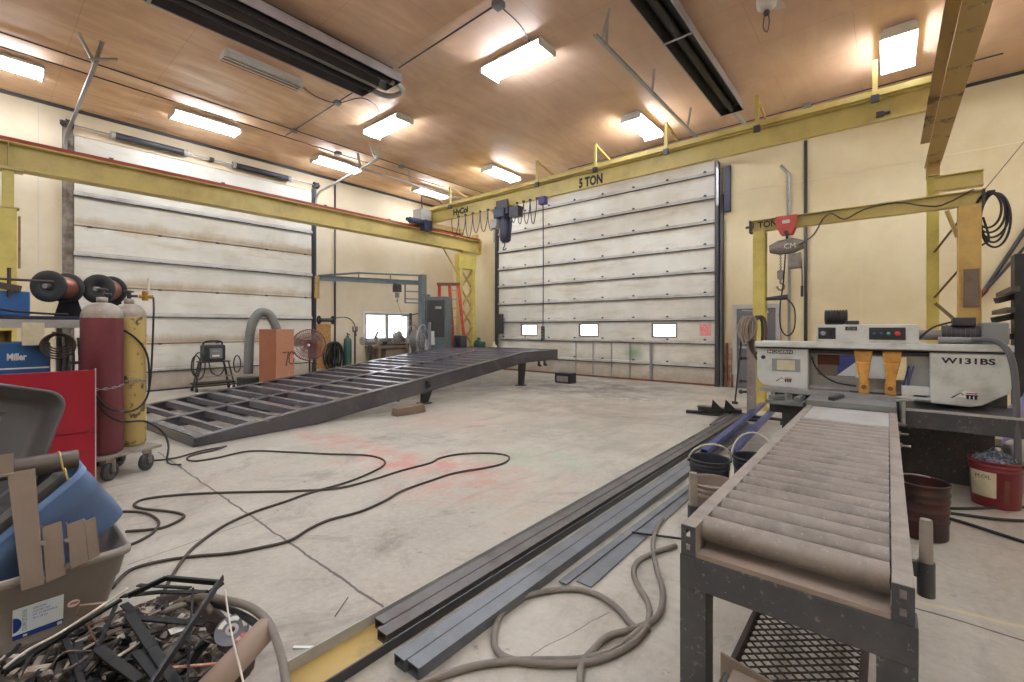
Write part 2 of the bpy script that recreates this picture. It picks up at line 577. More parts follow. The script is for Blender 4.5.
def mat_floor():
    t = NT('concrete_slab')
    big = t.ramp(t.noise(0.35, 5, 0.6), 0.35, 0.7)
    mid = t.ramp(t.noise(1.6, 7, 0.68), 0.4, 0.72)
    fine = t.ramp(t.noise(22, 4, 0.7), 0.3, 0.75)
    c = t.mix(big, srgb(194, 189, 175), srgb(166, 159, 145))
    c = t.mix(t.math('MULTIPLY', mid, 0.7), c, srgb(144, 136, 122))
    c = t.mix(t.math('MULTIPLY', fine, 0.4), c, srgb(214, 207, 195))
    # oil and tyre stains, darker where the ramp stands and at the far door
    st = t.ramp(t.noise(0.9, 8, 0.75, dist=0.8), 0.54, 0.68)
    c = t.mix(t.math('MULTIPLY', st, 0.6), c, srgb(112, 100, 90))
    sk = t.ramp(t.noise(1.6, 6, 0.7, vec=t.scale((3.2, 0.7, 1), rot=(0, 0, 0.12)), dist=0.5), 0.52, 0.72)
    c = t.mix(t.math('MULTIPLY', sk, 0.45), c, srgb(140, 128, 116))
    dk = t.ramp(t.noise(4.5, 6, 0.75), 0.6, 0.72)
    c = t.mix(t.math('MULTIPLY', dk, 0.4), c, srgb(128, 116, 106))
    sp = t.ramp(t.noise(9, 3, 0.55), 0.68, 0.74)
    c = t.mix(t.math('MULTIPLY', sp, 0.5), c, srgb(104, 94, 86))
    pk = t.ramp(t.noise(0.7, 5, 0.7, vec=t.scale((1, 1, 1), loc=(7, 3, 0))), 0.55, 0.72)
    c = t.mix(t.math('MULTIPLY', pk, 0.35), c, srgb(192, 156, 142))
    gn = t.ramp(t.noise(0.8, 5, 0.7, vec=t.scale((1, 1, 1), loc=(-5, 9, 0))), 0.56, 0.72)
    c = t.mix(t.math('MULTIPLY', gn, 0.35), c, srgb(168, 172, 148))
    x, y, z = t.xyz()

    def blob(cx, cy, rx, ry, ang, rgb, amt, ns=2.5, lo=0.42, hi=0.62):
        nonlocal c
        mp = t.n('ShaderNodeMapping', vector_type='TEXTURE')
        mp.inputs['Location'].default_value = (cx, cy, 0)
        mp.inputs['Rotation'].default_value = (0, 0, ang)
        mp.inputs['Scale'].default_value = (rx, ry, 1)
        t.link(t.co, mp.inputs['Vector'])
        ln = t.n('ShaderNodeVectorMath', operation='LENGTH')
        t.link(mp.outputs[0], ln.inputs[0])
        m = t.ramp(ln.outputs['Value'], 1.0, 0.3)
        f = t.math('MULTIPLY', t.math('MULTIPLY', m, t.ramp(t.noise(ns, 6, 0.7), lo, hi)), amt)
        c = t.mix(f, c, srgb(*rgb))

    blob(-5.6, 3.1, 1.5, 0.35, 0.1, (206, 128, 116), 0.75, 3.5)
    blob(-4.0, 3.2, 1.4, 0.5, 0.5, (206, 128, 116), 0.8, 3.5)
    blob(-3.2, 3.0, 0.9, 0.7, 0.5, (202, 138, 122), 0.6, 3.5)
    blob(-3.0, 4.2, 0.9, 0.5, 0.4, (162, 190, 160), 0.8, 3)
    blob(-5.3, 5.0, 1.4, 0.8, 0.7, (206, 140, 128), 0.45, 3)
    blob(-5.2, 2.6, 0.7, 0.3, 0.0, (170, 186, 160), 0.6, 4)
    blob(-4.5, 7.0, 2.0, 1.2, 0.2, (178, 158, 128), 0.5, 2)
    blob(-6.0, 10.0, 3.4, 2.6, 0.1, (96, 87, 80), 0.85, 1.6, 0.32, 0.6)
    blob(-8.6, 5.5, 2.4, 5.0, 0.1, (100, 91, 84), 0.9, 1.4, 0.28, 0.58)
    blob(-4.6, 7.2, 2.6, 1.6, 0.3, (140, 126, 112), 0.7, 1.8, 0.36, 0.62)
    blob(-3.4, 5.6, 1.6, 1.2, 0.3, (152, 150, 132), 0.6, 1.6, 0.36, 0.62)
    blob(1.6, 5.2, 2.0, 2.0, 0.0, (132, 118, 104), 0.6, 1.8)
    blob(-4.2, 9.0, 1.6, 0.6, 0.2, (226, 224, 214), 0.5, 5, 0.52, 0.6)

    def line(p, q, w, rgb, amt=0.85, wob=0.02):
        nonlocal c
        p, q = V(p), V(q)
        d = (q - p).normalized()
        nx, ny = -d.y, d.x
        off = nx * p.x + ny * p.y
        e = t.math('ADD', t.math('MULTIPLY', x, nx), t.math('MULTIPLY', y, ny))
        e = t.math('ADD', e, t.math('MULTIPLY', t.math('SUBTRACT', t.noise(5, 3), 0.5), wob * 2))
        e = t.math('ABSOLUTE', t.math('SUBTRACT', e, off))
        m = t.ramp(e, w, w * 0.5)
        # stop at the ends
        g = t.math('ADD', t.math('MULTIPLY', x, d.x), t.math('MULTIPLY', y, d.y))
        m = t.math('MULTIPLY', m, t.math('GREATER_THAN', g, d.x * p.x + d.y * p.y))
        m = t.math('MULTIPLY', m, t.math('LESS_THAN', g, d.x * q.x + d.y * q.y))
        c = t.mix(t.math('MULTIPLY', m, amt), c, srgb(*rgb))

    line(at(158, 452), at(393, 614), 0.011, (70, 60, 54))
    line(at(127, 565), at(262, 518), 0.006, (104, 92, 84))
    line(at(905, 605), at(1040, 645), 0.010, (62, 54, 48))
    line(at(905, 598), at(1040, 632), 0.022, (214, 196, 150), 0.6, 0.03)
    line(at(530, 655), at(610, 612), 0.004, (112, 102, 92))
    t.bump(t.noise(30, 4), 0.08, 0.004)
    r = t.ramp(t.noise(1.2, 4), 0.2, 0.9)
    return t.done(c, t.math('MULTIPLY_ADD', r, 0.25, 0.42), 0.0, 0.4)


M['floor'] = mat_floor()


def mat_ceiling():
    t = NT('plywood_ceiling')
    x, y, z = t.xyz()
    gr = t.noise(1.1, 5, 0.6, vec=t.scale((1.6, 0.35, 1)), dist=2.2)
    c = t.mix(t.ramp(gr, 0.32, 0.68), srgb(246, 218, 178), srgb(216, 172, 128))
    g2 = t.noise(0.5, 3, 0.5, vec=t.scale((1.0, 0.6, 1)), dist=3.0)
    c = t.mix(t.math('MULTIPLY', t.ramp(g2, 0.45, 0.7), 0.5), c, srgb(200, 152, 110))
    br = t.n('ShaderNodeTexBrick')
    br.inputs['Scale'].default_value = 1.0
    br.inputs['Brick Width'].default_value = 2.44
    br.inputs['Row Height'].default_value = 1.22
    br.inputs['Mortar Size'].default_value = 0.0035
    br.inputs['Color1'].default_value = (0.46, 0.46, 0.46, 1)
    br.inputs['Color2'].default_value = (0.62, 0.62, 0.62, 1)
    br.inputs['Mortar'].default_value = (0, 0, 0, 1)
    br.offset = 0.5
    t.link(t.scale((1, 1, 1), loc=(0.4, 0.2, 0)), br.inputs['Vector'])
    sheet = t.n('ShaderNodeSeparateColor')
    t.link(br.outputs['Color'], sheet.inputs[0])
    c = t.mix(t.math('MULTIPLY', t.ramp(sheet.outputs[0], 0.46, 0.62), 0.22), c, srgb(212, 170, 136))
    # smoke-browned sheets over the middle of the shop
    sm = t.ramp(t.math('ADD', x, t.math('MULTIPLY', t.math('SUBTRACT', t.noise(0.3, 4), 0.5), 7.0)), -9.6, -4.6)
    c = t.mix(t.math('MULTIPLY', sm, 0.7), c, srgb(212, 178, 156))
    bl = t.ramp(t.noise(0.45, 6, 0.65, dist=0.6), 0.46, 0.7)
    c = t.mix(t.math('MULTIPLY', bl, 0.4), c, srgb(184, 140, 118))
    c = t.mix(t.math('MULTIPLY', br.outputs['Fac'], 0.5), c, srgb(150, 112, 84))
    return t.done(c, 0.6)


M['ceiling'] = mat_ceiling()


def mat_door(name, pitch, z0, width, amt):
    t = NT(name)
    x, y, z = t.xyz()
    c = t.mix(t.ramp(t.noise(0.9, 5), 0.35, 0.7), srgb(226, 223, 212), srgb(206, 201, 186))
    st = t.ramp(t.noise(1.0, 6, 0.7, vec=t.scale((0.6, 0.6, 3.0))), 0.52, 0.72)
    c = t.mix(t.math('MULTIPLY', st, 0.5), c, srgb(176, 152, 112))
    # rust-brown smudges that run along each seam
    q = t.math('MODULO', t.math('ADD', z, pitch * 4 - z0), pitch)
    q = t.math('MINIMUM', q, t.math('SUBTRACT', pitch, q))
    sm = t.ramp(t.math('ADD', q, t.math('MULTIPLY', t.math('SUBTRACT', t.noise(1.7, 6, 0.7, vec=t.scale((1, 1, 0.5))), 0.5), width * 2.4)), width, 0.0)
    c = t.mix(t.math('MULTIPLY', sm, amt), c, srgb(166, 140, 100))
    # grime and rust rising from the ground
    low = t.ramp(t.math('ADD', z, t.math('MULTIPLY', t.noise(2.2, 6, 0.7), 0.9)), 1.25, 0.42)
    c = t.mix(t.math('MULTIPLY', low, 0.75), c, srgb(128, 104, 76))
    g = t.n('ShaderNodeMapping', vector_type='TEXTURE')
    g.inputs['Location'].default_value = (-5.63, 12.1, 0.78)
    g.inputs['Scale'].default_value = (0.36, 0.5, 0.3)
    t.link(t.co, g.inputs['Vector'])
    ln = t.n('ShaderNodeVectorMath', operation='LENGTH')
    t.link(g.outputs[0], ln.inputs[0])
    m = t.math('MULTIPLY', t.ramp(ln.outputs['Value'], 1.0, 0.2), 0.75)
    c = t.mix(m, c, srgb(96, 160, 108))
    return t.done(c, 0.5)


M['door'] = mat_door('stained_white_door_panel', .617, .49, .11, .6)
M['door_l'] = mat_door('rust_streaked_door_panel', 1.288, 1.2, .17, .75)
M['seam'] = paint('rusty_seam', (150, 118, 82), 0.7, dirt=(92, 70, 50), sc=6)
M['strut'] = paint('galvanised_strut', (150, 150, 148), 0.45, 0.5, dirt=(86, 82, 80), amount=0.8, sc=3)
# ================================================================== the setting
WX, BY, CE = -13.4, 12.3, 6.2
RX, NY = 7.0, -7.0


def struct(name, mb, m, parent=None, **k):
    o = mb.build(name, m, parent, **k)
    if parent is None:
        o['kind'] = 'structure'
    return o


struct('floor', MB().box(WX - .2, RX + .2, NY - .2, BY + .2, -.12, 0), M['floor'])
struct('ceiling', MB().box(WX - .2, RX + .2, NY - .2, BY + .2, CE, CE + .12), M['ceiling'])
WY0, WY1, WZ0, WZ1 = 8.38, 10.2, 1.1, 2.0
w = MB()
w.box(WX - .2, WX, NY, WY0, 0, CE).box(WX - .2, WX, WY1, BY, 0, CE).box(WX - .2, WX, WY0, WY1, 0, WZ0).box(WX - .2, WX, WY0, WY1, WZ1, CE)
struct('wall_left', w, M['cream'])
DX0, DX1, DZ = -10.85, -3.41, 5.8
w = MB()
w.box(WX, DX0, BY, BY + .2, 0, CE).box(DX1, RX, BY, BY + .2, 0, CE).box(DX0, DX1, BY, BY + .2, DZ, CE)
struct('wall_back', w, M['cream_back'])
struct('wall_right', MB().box(RX, RX + .2, NY, BY, 0, CE), M['cream_old'])
struct('wall_front', MB().box(WX, RX, NY - .2, NY, 0, CE), M['cream'])
# dark gap where the boards meet the walls, liner seams
struct('trim_1', MB().box(WX, WX + .03, NY, BY, CE - .07, CE - .001), M['dark'])
struct('trim_2', MB().box(WX + .03, RX, BY - .03, BY, CE - .06, CE - .001), M['dark'])
t3 = MB()
for yy in (-.35, .85, 7.3):
    t3.box(WX, WX + .004, yy, yy + .012, 0, CE - .1)
t3.box(WX, WX + .006, 6.72, BY, 5.0, 5.012)
struct('trim_3', t3, M['silver_edge'])
t4 = MB().box(DX1 + .3, RX, BY - .005, BY, 4.9, 4.915)
for xx in (-.45, 2.0):
    t4.box(xx, xx + .012, BY - .004, BY, 0, CE - .1)
struct('trim_4', t4, M['cream'])

# window in the left wall
win = struct('window_1', MB().box(WX - .06, WX - .02, WY0, WY0 + .07, WZ0, WZ1).box(WX - .06, WX - .02, WY1 - .07, WY1, WZ0, WZ1)
             .box(WX - .06, WX - .02, WY0 + .07, WY1 - .07, WZ0, WZ0 + .06).box(WX - .06, WX - .02, WY0 + .07, WY1 - .07, WZ1 - .06, WZ1)
             .box(WX - .07, WX - .015, 9.2, 9.32, WZ0 + .06, WZ1 - .06), M['lgrey'])
struct('pane', MB().box(WX - .045, WX - .04, WY0 + .07, 9.2, WZ0 + .06, WZ1 - .06), M['glass'], win)
struct('pane', MB().box(WX - .045, WX - .04, 9.32, WY1 - .07, WZ0 + .06, WZ1 - .06), M['glass'], win)
struct('window_sill', MB().box(WX - .02, WX + .08, WY0 - .06, WY1 + .06, WZ0 - .05, WZ0), M['white'], win)
struct('window_trim', MB().box(WX, WX + .02, WY0 - .08, WY0, WZ0, WZ1 + .07).box(WX, WX + .02, WY1, WY1 + .08, WZ0, WZ1 + .07)
       .box(WX, WX + .02, WY0, WY1, WZ1, WZ1 + .07), M['white'], win)

M['strut_l'] = paint('pale_strut', (196, 192, 184), 0.5, dirt=(132, 122, 110), amount=0.7, sc=2)
# ------------------------------------------------ door_1: sectional door, left wall
D1Y0, D1Y1 = 1.37, 6.55
zs = [0.02, .48, 1.125, 1.77, 2.41, 3.06, 3.70, 4.35, 4.99, 5.62]
d1 = struct('door_1', MB().box(WX + .0, WX + .02, D1Y0, D1Y1, .02, 5.62), M['seam'])
for a, b in zip(zs, zs[1:]):
    struct('door_panel', MB().box(WX + .02, WX + .06, D1Y0 + .01, D1Y1 - .01, a + .012, b - .012), M['door_l'], d1, bevel=.008)
for k, z in enumerate(zs[1:-1]):
    if k % 2 == 0:
        struct('strut', MB().profile((WX + .06, D1Y0, z), (WX + .06, D1Y1, z), [(0, .0), (.04, .0), (.04, .05), (.008, .065), (.008, .09), (0, .09)]), M['strut_l'], d1)
        struct('strut_shade_strip', MB().box(WX + .06, WX + .1, D1Y0, D1Y1, z - .03, z - .001), M['dark'], d1)  # dark strip painted in for the shadow line below the strut
    for yy in (1.62, 2.85, 4.05, 5.25, 6.35):
        struct('hinge', MB().box(WX + .06, WX + .085, yy - .035, yy + .035, z - .02, z + .015).cyl((WX + .09, yy - .04, z - .002), (WX + .09, yy + .04, z - .002), .012), M['spring'], d1)
struct('bottom_seal', MB().box(WX + .02, WX + .075, D1Y0, D1Y1, 0.0, .035), M['black'], d1)
M['jamb'] = paint('stained_jamb', (142, 132, 118), 0.6, dirt=(84, 68, 54), amount=0.9, sc=3, lo=0.4, hi=0.6)
struct('trim_5', MB().box(WX, WX + .1, D1Y0 - .17, D1Y0 - .1, 0, 5.75).box(WX, WX + .05, D1Y0 - .1, D1Y0 - .005, 0, 5.75), M['jamb'])
struct('trim_6', MB().box(WX, WX + .1, D1Y1 + .06, D1Y1 + .12, 0, 5.7).box(WX, WX + .06, D1Y1 + .005, D1Y1 + .06, 0, 5.7), M['dark'])
struct('trim_7', MB().box(WX + .001, WX + .03, D1Y0 - .1, D1Y1 + .1, 5.64, 5.66).box(WX, WX + .012, D1Y0 - .1, D1Y1 + .1, 5.66, 6.12), M['cream'])


def rail_pts(p0, p1, bend):
    return [V(p0), V(p0) + (V(bend) - V(p0)) * .8, V(bend) + (V(p1) - V(bend)) * .08, V(p1)]


def door_track(label, low, bend, end, hangers, side):
    """bent steel track: runs up beside the door, turns and slopes into the room"""
    t = thing('door_track', label, 'door track', low)
    r = MB()
    up = (V(end) - V(bend)).normalized()
    rad = .32
    P = [V(low)]
    a, b = V(low), V(bend)
    P.append(b - (b - a).normalized() * rad)
    for k in range(1, 6):
        q = k / 6
        s = b - (b - a).normalized() * rad
        e = b + up * rad
        P.append(s * (1 - q) ** 2 + b * 2 * q * (1 - q) + e * q * q)
    P.append(b + up * rad)
    P.append(V(end))
    s = V(side)
    for p, q in zip(P, P[1:]):
        r.profile(p, q, [(-.02, -.026), (.02, -.026), (.02, -.021), (-.015, -.021), (-.015, .021), (.02, .021), (.02, .026), (-.02, .026)], up=s)
    r.build('track_rail', M['galv'], t)
    for p, q in hangers:
        MB().angle(p, q, .045, .045, .005).build('hanger_strut', M['lgrey'], t)
    return t


door_track('sloping door track with white angle hangers above the left end of the left door', (WX + .14, 1.24, 5.0), (WX + .14, 1.24, 5.5), (-9.7, 1.26, 5.76),
           [((-9.86, 1.24, 5.78), (-9.86, 1.05, 6.19)), ((-9.84, 1.27, 5.78), (-9.9, 1.36, 6.19)), ((-9.86, 1.2, 5.8), (-9.6, 1.5, 5.84))], (0, 1, 0))
door_track('sloping door track above the right end of the left door', (WX + .14, 6.63, 5.0), (WX + .14, 6.63, 5.55), (-10.0, 6.63, 5.82),
           [((-10.1, 6.6, 5.84), (-10.15, 6.48, 6.19)), ((-10.1, 6.64, 5.84), (-10.1, 6.75, 6.19))], (0, 1, 0))

# torsion springs above door_1
ts = thing('torsion_spring_shaft', 'shaft with two long dark springs above the left door', 'door spring', (WX + .16, 4.0, 5.8))
MB().cyl((WX + .16, 1.15, 5.8), (WX + .16, 6.75, 5.8), .014).build('shaft', M['galv'], ts)
for y0, y1 in ((1.95, 3.38), (4.37, 5.88)):
    s = MB()
    n = 46
    prof = []
    for k in range(n + 1):
        h = y0 + .08 + (y1 - y0 - .16) * k / n
        prof += [(.066, h), (.08, h + (y1 - y0 - .16) / n * .5)]
    s.lathe([(.03, y0 + .08)] + prof[:-1] + [(.03, y1 - .08)], (WX + .16, 0, 5.8), (0, 1, 0), n=14)
    so = s.build('spring', M['spring'], ts)
    MB().lathe([(.02, y0), (.085, y0), (.085, y0), (.07, y0 + .09), (.02, y0 + .09)], (WX + .16, 0, 5.8), (0, 1, 0), n=16).build('winding_cone', M['lgrey'], so)
    MB().lathe([(.02, y1 - .09), (.07, y1 - .09), (.085, y1), (.085, y1), (.02, y1)], (WX + .16, 0, 5.8), (0, 1, 0), n=16).build('winding_cone', M['lgrey'], so)
for yy in (1.2, 3.9, 6.68):
    MB().box(WX + .032, WX + .2, yy - .02, yy + .02, 5.76, 5.84).cyl((WX + .16, yy - .045, 5.8), (WX + .16, yy + .045, 5.8), .05).build('bearing_bracket', M['dark'], ts)
for yy in (1.3, 6.62):
    MB().lathe([(.03, -.06), (.1, -.06), (.1, -.06), (.085, -.04), (.085, .04), (.1, .06), (.1, .06), (.03, .06)], (WX + .16, yy, 5.8), (0, 1, 0), n=20).build('cable_drum', M['spring'], ts)

# ------------------------------------------------ door_2: tall sectional door, back wall
z2 = [0.03, .49, 1.10, 1.715, 2.335, 2.96, 3.59, 4.22, 4.85, 5.47, 5.8]
d2 = struct('door_2', MB().box(DX0, DX1, BY - .02, BY - .005, .03, 1.2).box(DX0, DX1, BY - .02, BY - .005, 1.62, 5.8)
            .box(DX0, -9.94, BY - .02, BY - .005, 1.2, 1.62), M['seam'])
lites = []
for cx0, cx1 in ((522, 537), (580, 598), (653, 676)):
    p, q = aty(cx0, 333, BY - .06), aty(cx1, 322, BY - .06)
    lites.append((p.x, q.x))
lites_z = (1.27, 1.60)
for k, (a, b) in enumerate(zip(z2, z2[1:])):
    p = MB()
    y0, y1 = BY - .07, BY - .02
    if k == 2:
        xs = [DX0 + .01]
        for l in lites: xs += list(l)
        xs.append(DX1 - .01)
        for i in range(0, len(xs), 2):
            p.box(xs[i], xs[i + 1], y0, y1, a + .01, b - .01)
        for l in lites:
            p.box(l[0], l[1], y0, y1, a + .01, lites_z[0]).box(l[0], l[1], y0, y1, lites_z[1], b - .01)
    else:
        p.box(DX0 + .01, DX1 - .01, y0, y1, a + .01, b - .01)
    struct('door_panel', p, M['door'], d2)
for l in lites:
    f = .03
    fr = struct('door_light', MB().box(l[0] - f, l[0], BY - .085, BY - .02, lites_z[0] - f, lites_z[1] + f).box(l[1], l[1] + f, BY - .085, BY - .02, lites_z[0] - f, lites_z[1] + f)
                .box(l[0], l[1], BY - .085, BY - .02, lites_z[0] - f, lites_z[0]).box(l[0], l[1], BY - .085, BY - .02, lites_z[1], lites_z[1] + f), M['dark'], d2)
    struct('pane', MB().box(l[0], l[1], BY - .05, BY - .045, lites_z[0], lites_z[1]), M['glass'], fr)
# clear the backing sheet behind the lights
for z in z2[1:-1]:
    struct('strut', MB().profile((DX0, BY - .07, z), (DX1, BY - .07, z), [(-.0, -.005), (.0, .075), (.045, .055), (.045, -.005)]), M['strut_l'], d2)
    struct('strut_shade_strip', MB().box(DX0, DX1, BY - .11, BY - .07, z - .032, z - .006), M['dark'], d2)  # dark strip in place of the shadow under each strut
    for i in range(8):
        xx = DX0 + .25 + i * (DX1 - DX0 - .5) / 7
        struct('hinge', MB().box(xx - .035, xx + .035, BY - .1, BY - .07, z + .075, z + .1).box(xx - .015, xx + .015, BY - .095, BY - .07, z + .1, z + .12), M['spring'], d2)
struct('bottom_seal', MB().box(DX0, DX1, BY - .085, BY - .02, 0, .05), M['rust'], d2)
for xp, wd in ((576, .012), (593, .012), (611.5, .012), (630, .012), (651, .04)):
    q = aty(xp, 360, BY - .12)
    struct('stile_bar', MB().box(q.x - wd, q.x + wd, BY - .13, BY - .115, .05, 1.07), M['strut'], d2)
sg = aty(705, 327, BY - .08)
rs = struct('notice', MB().box(sg.x - .14, sg.x + .14, BY - .076, BY - .07, 1.3, 1.6), M['redsign'], d2)
rs['label'] = 'faded red and white notice'
struct('trim_8', MB().box(DX1 + .01, DX1 + .1, BY - .16, BY, 0, 5.75).box(DX1 + .16, DX1 + .2, BY - .1, BY, 0, 4.9), M['dark'])
struct('trim_9', MB().box(DX0 - .12, DX0 - .01, BY - .14, BY, 0, 5.75), M['dark'])
struct('trim_10', MB().box(DX1 + .22, DX1 + .36, BY - .1, BY, 4.45, 5.6), M['navy'])
struct('trim_11', MB().box(DX1 + .11, DX1 + .16, BY - .05, BY, 0, 5.6), M['lgrey'])
door_track('overhead track of the big back door beside the long single heater', (DX1 + .1, BY - .22, 4.6), (DX1 + .1, BY - .22, 5.78), (DX1 + .1, 5.86, 5.82),
           [((-3.3, 6.1, 5.86), (-3.12, 6.0, 6.19)), ((-3.3, 6.25, 5.86), (-3.26, 6.2, 6.19)), ((-3.3, 8.0, 5.86), (-3.22, 7.9, 6.19)), ((-3.3, 9.9, 5.86), (-3.2, 9.8, 6.19))], (1, 0, 0))
door_track('overhead track of the big back door beside the left wall lights', (DX0 - .08, BY - .22, 4.6), (DX0 - .08, BY - .22, 5.78), (DX0 - .08, 6.4, 5.82),
           [((-10.93, 6.7, 5.86), (-10.9, 6.6, 6.19)), ((-10.93, 8.3, 5.86), (-10.95, 8.3, 6.19))], (1, 0, 0))

# ------------------------------------------------ door_3: grey man door in the back wall
M['door_grey'] = paint('dark_grey_door_paint', (104, 101, 104), 0.5, sc=3)
d3 = struct('door_3', MB().box(-2.9, -2.05, BY - .05, BY - .01, .01, 1.98), M['door_grey'], bevel=.006)
struct('door_frame', MB().box(-3.0, -2.9, BY - .08, BY, 0, 2.08).box(-2.05, -1.95, BY - .08, BY, 0, 2.08).box(-2.9, -2.05, BY - .08, BY, 1.98, 2.08), M['lgrey'], d3)
struct('push_bar', MB().box(-2.84, -2.2, BY - .12, BY - .05, .99, 1.05), M['lgrey'], d3)
struct('door_closer', MB().box(-2.5, -2.2, BY - .12, BY - .05, 1.86, 1.92).bar((-2.35, BY - .12, 1.9), (-2.72, BY - .28, 1.93), .03, .012), M['silver_edge'], d3)

# ================================================================== lamps, heaters, pipes on the ceiling
def strip_light(label, loc, rz, group=None, wd=.46, ln=1.3, lit=True, ntubes=4):
    t = thing('ceiling_light', label, 'ceiling light', (loc[0], loc[1], CE - .12), rz, group)
    a, b = wd / 2, ln / 2
    h = MB()
    # shallow pan with the tubes standing proud of it
    h.hexa([(-a + .05, -b + .03, .11), (a - .05, -b + .03, .11), (a - .05, b - .03, .11), (-a + .05, b - .03, .11)],
           [(-a, -b, .03), (a, -b, .03), (a, b, .03), (-a, b, .03)])
    h.box(-a, a, -b, -b + .03, -.06, .03).box(-a, a, b - .03, b, -.06, .03)
    h.build('housing', M['white'], t, world=False)
    for i in range(ntubes):
        x = (i - (ntubes - 1) / 2) * (wd - .06) / ntubes
        MB().cyl((x, -b + .03, -.035), (x, b - .03, -.035), .018, n=8).build('tube', M['lamp'] if lit else M['lamp_off'], t, world=False)
    if not lit:
        g = MB()
        for i in range(3):
            x = (i - 1) * wd / 3
            g.cyl((x, -b, -.066), (x, b, -.066), .005, n=6)
        g.build('wire_guard', M['dark'], t, world=False)
    return t


LIGHTS = [
    ('lit ceiling light above the yellow column left of the welding bench', (-11.75, .18), 0),
    ('lit ceiling light above the left door springs', (-11.75, 3.35), 0),
    ('lit ceiling light behind the sloping door track at the right end of the left door', (-11.9, 6.55), 0),
    ('lit ceiling light in the far left corner above the bridge crane end', (-11.9, 9.95), 0),
    ('large lit ceiling light between the double heater and the single heater', (-4.9, 6.0), PI / 2),
    ('lit ceiling light just beyond the end of the double heater', (-8.75, 6.05), PI / 2),
    ('lit ceiling light above the hoist of the bridge crane', (-8.85, 10.1), 0),
    ('lit ceiling light above the 5 TON lettering of the bridge crane', (-4.3, 9.8), 0),
    ('lit ceiling light beside the tan runway beam', (.13, 9.78), 0),
]
for lb, lc, rz in LIGHTS:
    strip_light(lb, lc, rz, ntubes=3 if lc[0] < -11 else 4)
strip_light('narrow unlit ceiling light beside the double heater', (-8.55, 3.32), 0, wd=.27, ln=1.3, lit=False, ntubes=2)
for lc in ((-4.9, 1.2), (.4, 3.4), (3.6, 6.0), (4.4, 9.8), (3.6, .5), (-1.2, -1.2), (-5.5, -3.6), (-10.5, -3.4), (1.5, -4.4)):  # added fixtures out of view, put in to light the room
    strip_light('added unseen ceiling light over the near half of the shop', lc, 0, 'added unseen ceiling lights over the near half of the shop')


def heater_trough(parent, x0, x1, y0, y1, zb):
    c = (x0 + x1) / 2
    w2 = (x1 - x0) / 2
    t = .012
    outer = [(-w2, 0), (-w2, .15), (-w2 * .5, .22), (w2 * .5, .22), (w2, .15), (w2, 0)]
    inner = [(w2 - t, 0), (w2 - t, .145), (w2 * .48, .208), (-w2 * .48, .208), (-w2 + t, .145), (-w2 + t, 0)]
    MB().profile((c, y0, zb), (c, y1, zb), outer + inner).build('reflector', M['heater_in'], parent)
    tb = MB().cyl((c, y0 - .05, zb + .08), (c, y1 + .02, zb + .08), .052, n=14).build('burner_tube', M['heater_tube'], parent)
    MB().box(x0 + .02, x1 - .02, y1 - .015, y1, zb + .01, zb + .15).build('end_cap', M['black'], parent)
    return c


M['heater_in'] = paint('dull_aluminium', (176, 172, 174), 0.4, 0.5, dirt=(96, 92, 94), sc=2)
M['heater_tube'] = paint('heat_blackened_tube', (46, 44, 48), 0.45, 0.3, sc=4)
M['heater_dark'] = paint('heat_darkened_reflector', (64, 60, 64), 0.4, 0.4, sc=2)
hz = 5.86
h1 = thing('tube_heater', 'double trough radiant tube heater near the left door', 'heater', (-7.1, 2.0, hz))
ca = heater_trough(h1, -7.62, -7.14, -3.0, 4.72, hz)
cb = heater_trough(h1, -7.10, -6.62, -3.0, 4.88, hz)
for a, b in ((-7.60, -7.16), (-7.08, -6.64)):
    MB().box(a, b, -3, 4.7, hz + .15, hz + .186).build('inner_liner', M['heater_dark'], h1)
for a, b, s in ((-7.606, -7.39, -1), (-7.37, -7.154, 1), (-7.086, -6.87, -1), (-6.85, -6.634, 1)):
    q = MB()
    if s < 0: q.hexa([(a, -3, hz + .01), (a + .004, -3, hz + .01), (a + .12, -3, hz + .2), (a + .116, -3, hz + .2)], [(a, 4.7, hz + .01), (a + .004, 4.7, hz + .01), (a + .12, 4.7, hz + .2), (a + .116, 4.7, hz + .2)])
    else: q.hexa([(b, -3, hz + .01), (b - .004, -3, hz + .01), (b - .12, -3, hz + .2), (b - .116, -3, hz + .2)], [(b, 4.7, hz + .01), (b - .004, 4.7, hz + .01), (b - .12, 4.7, hz + .2), (b - .116, 4.7, hz + .2)])
    q.build('side_liner', M['heater_dark'], h1)
MB().tube([(ca, 4.7, hz + .07), (ca, 4.98, hz + .07), (ca + .1, 5.12, hz + .07), ((ca + cb) / 2, 5.17, hz + .07), (cb - .1, 5.14, hz + .07), (cb, 5.0, hz + .07), (cb, 4.8, hz + .07)], .05, 12).build('return_bend', M['lgrey'], h1)
for yy in (1.5,):
    MB().box(-7.64, -6.6, yy - .02, yy + .02, hz - .008, hz).build('cross_strap', M['galv'], h1)
for yy in (.5, 3.9):
    MB().cyl((-7.38, yy, hz + .2), (-7.38, yy, CE), .006, n=6).cyl((-6.86, yy, hz + .2), (-6.86, yy, CE), .006, n=6).build('hanger_chain', M['dark'], h1)

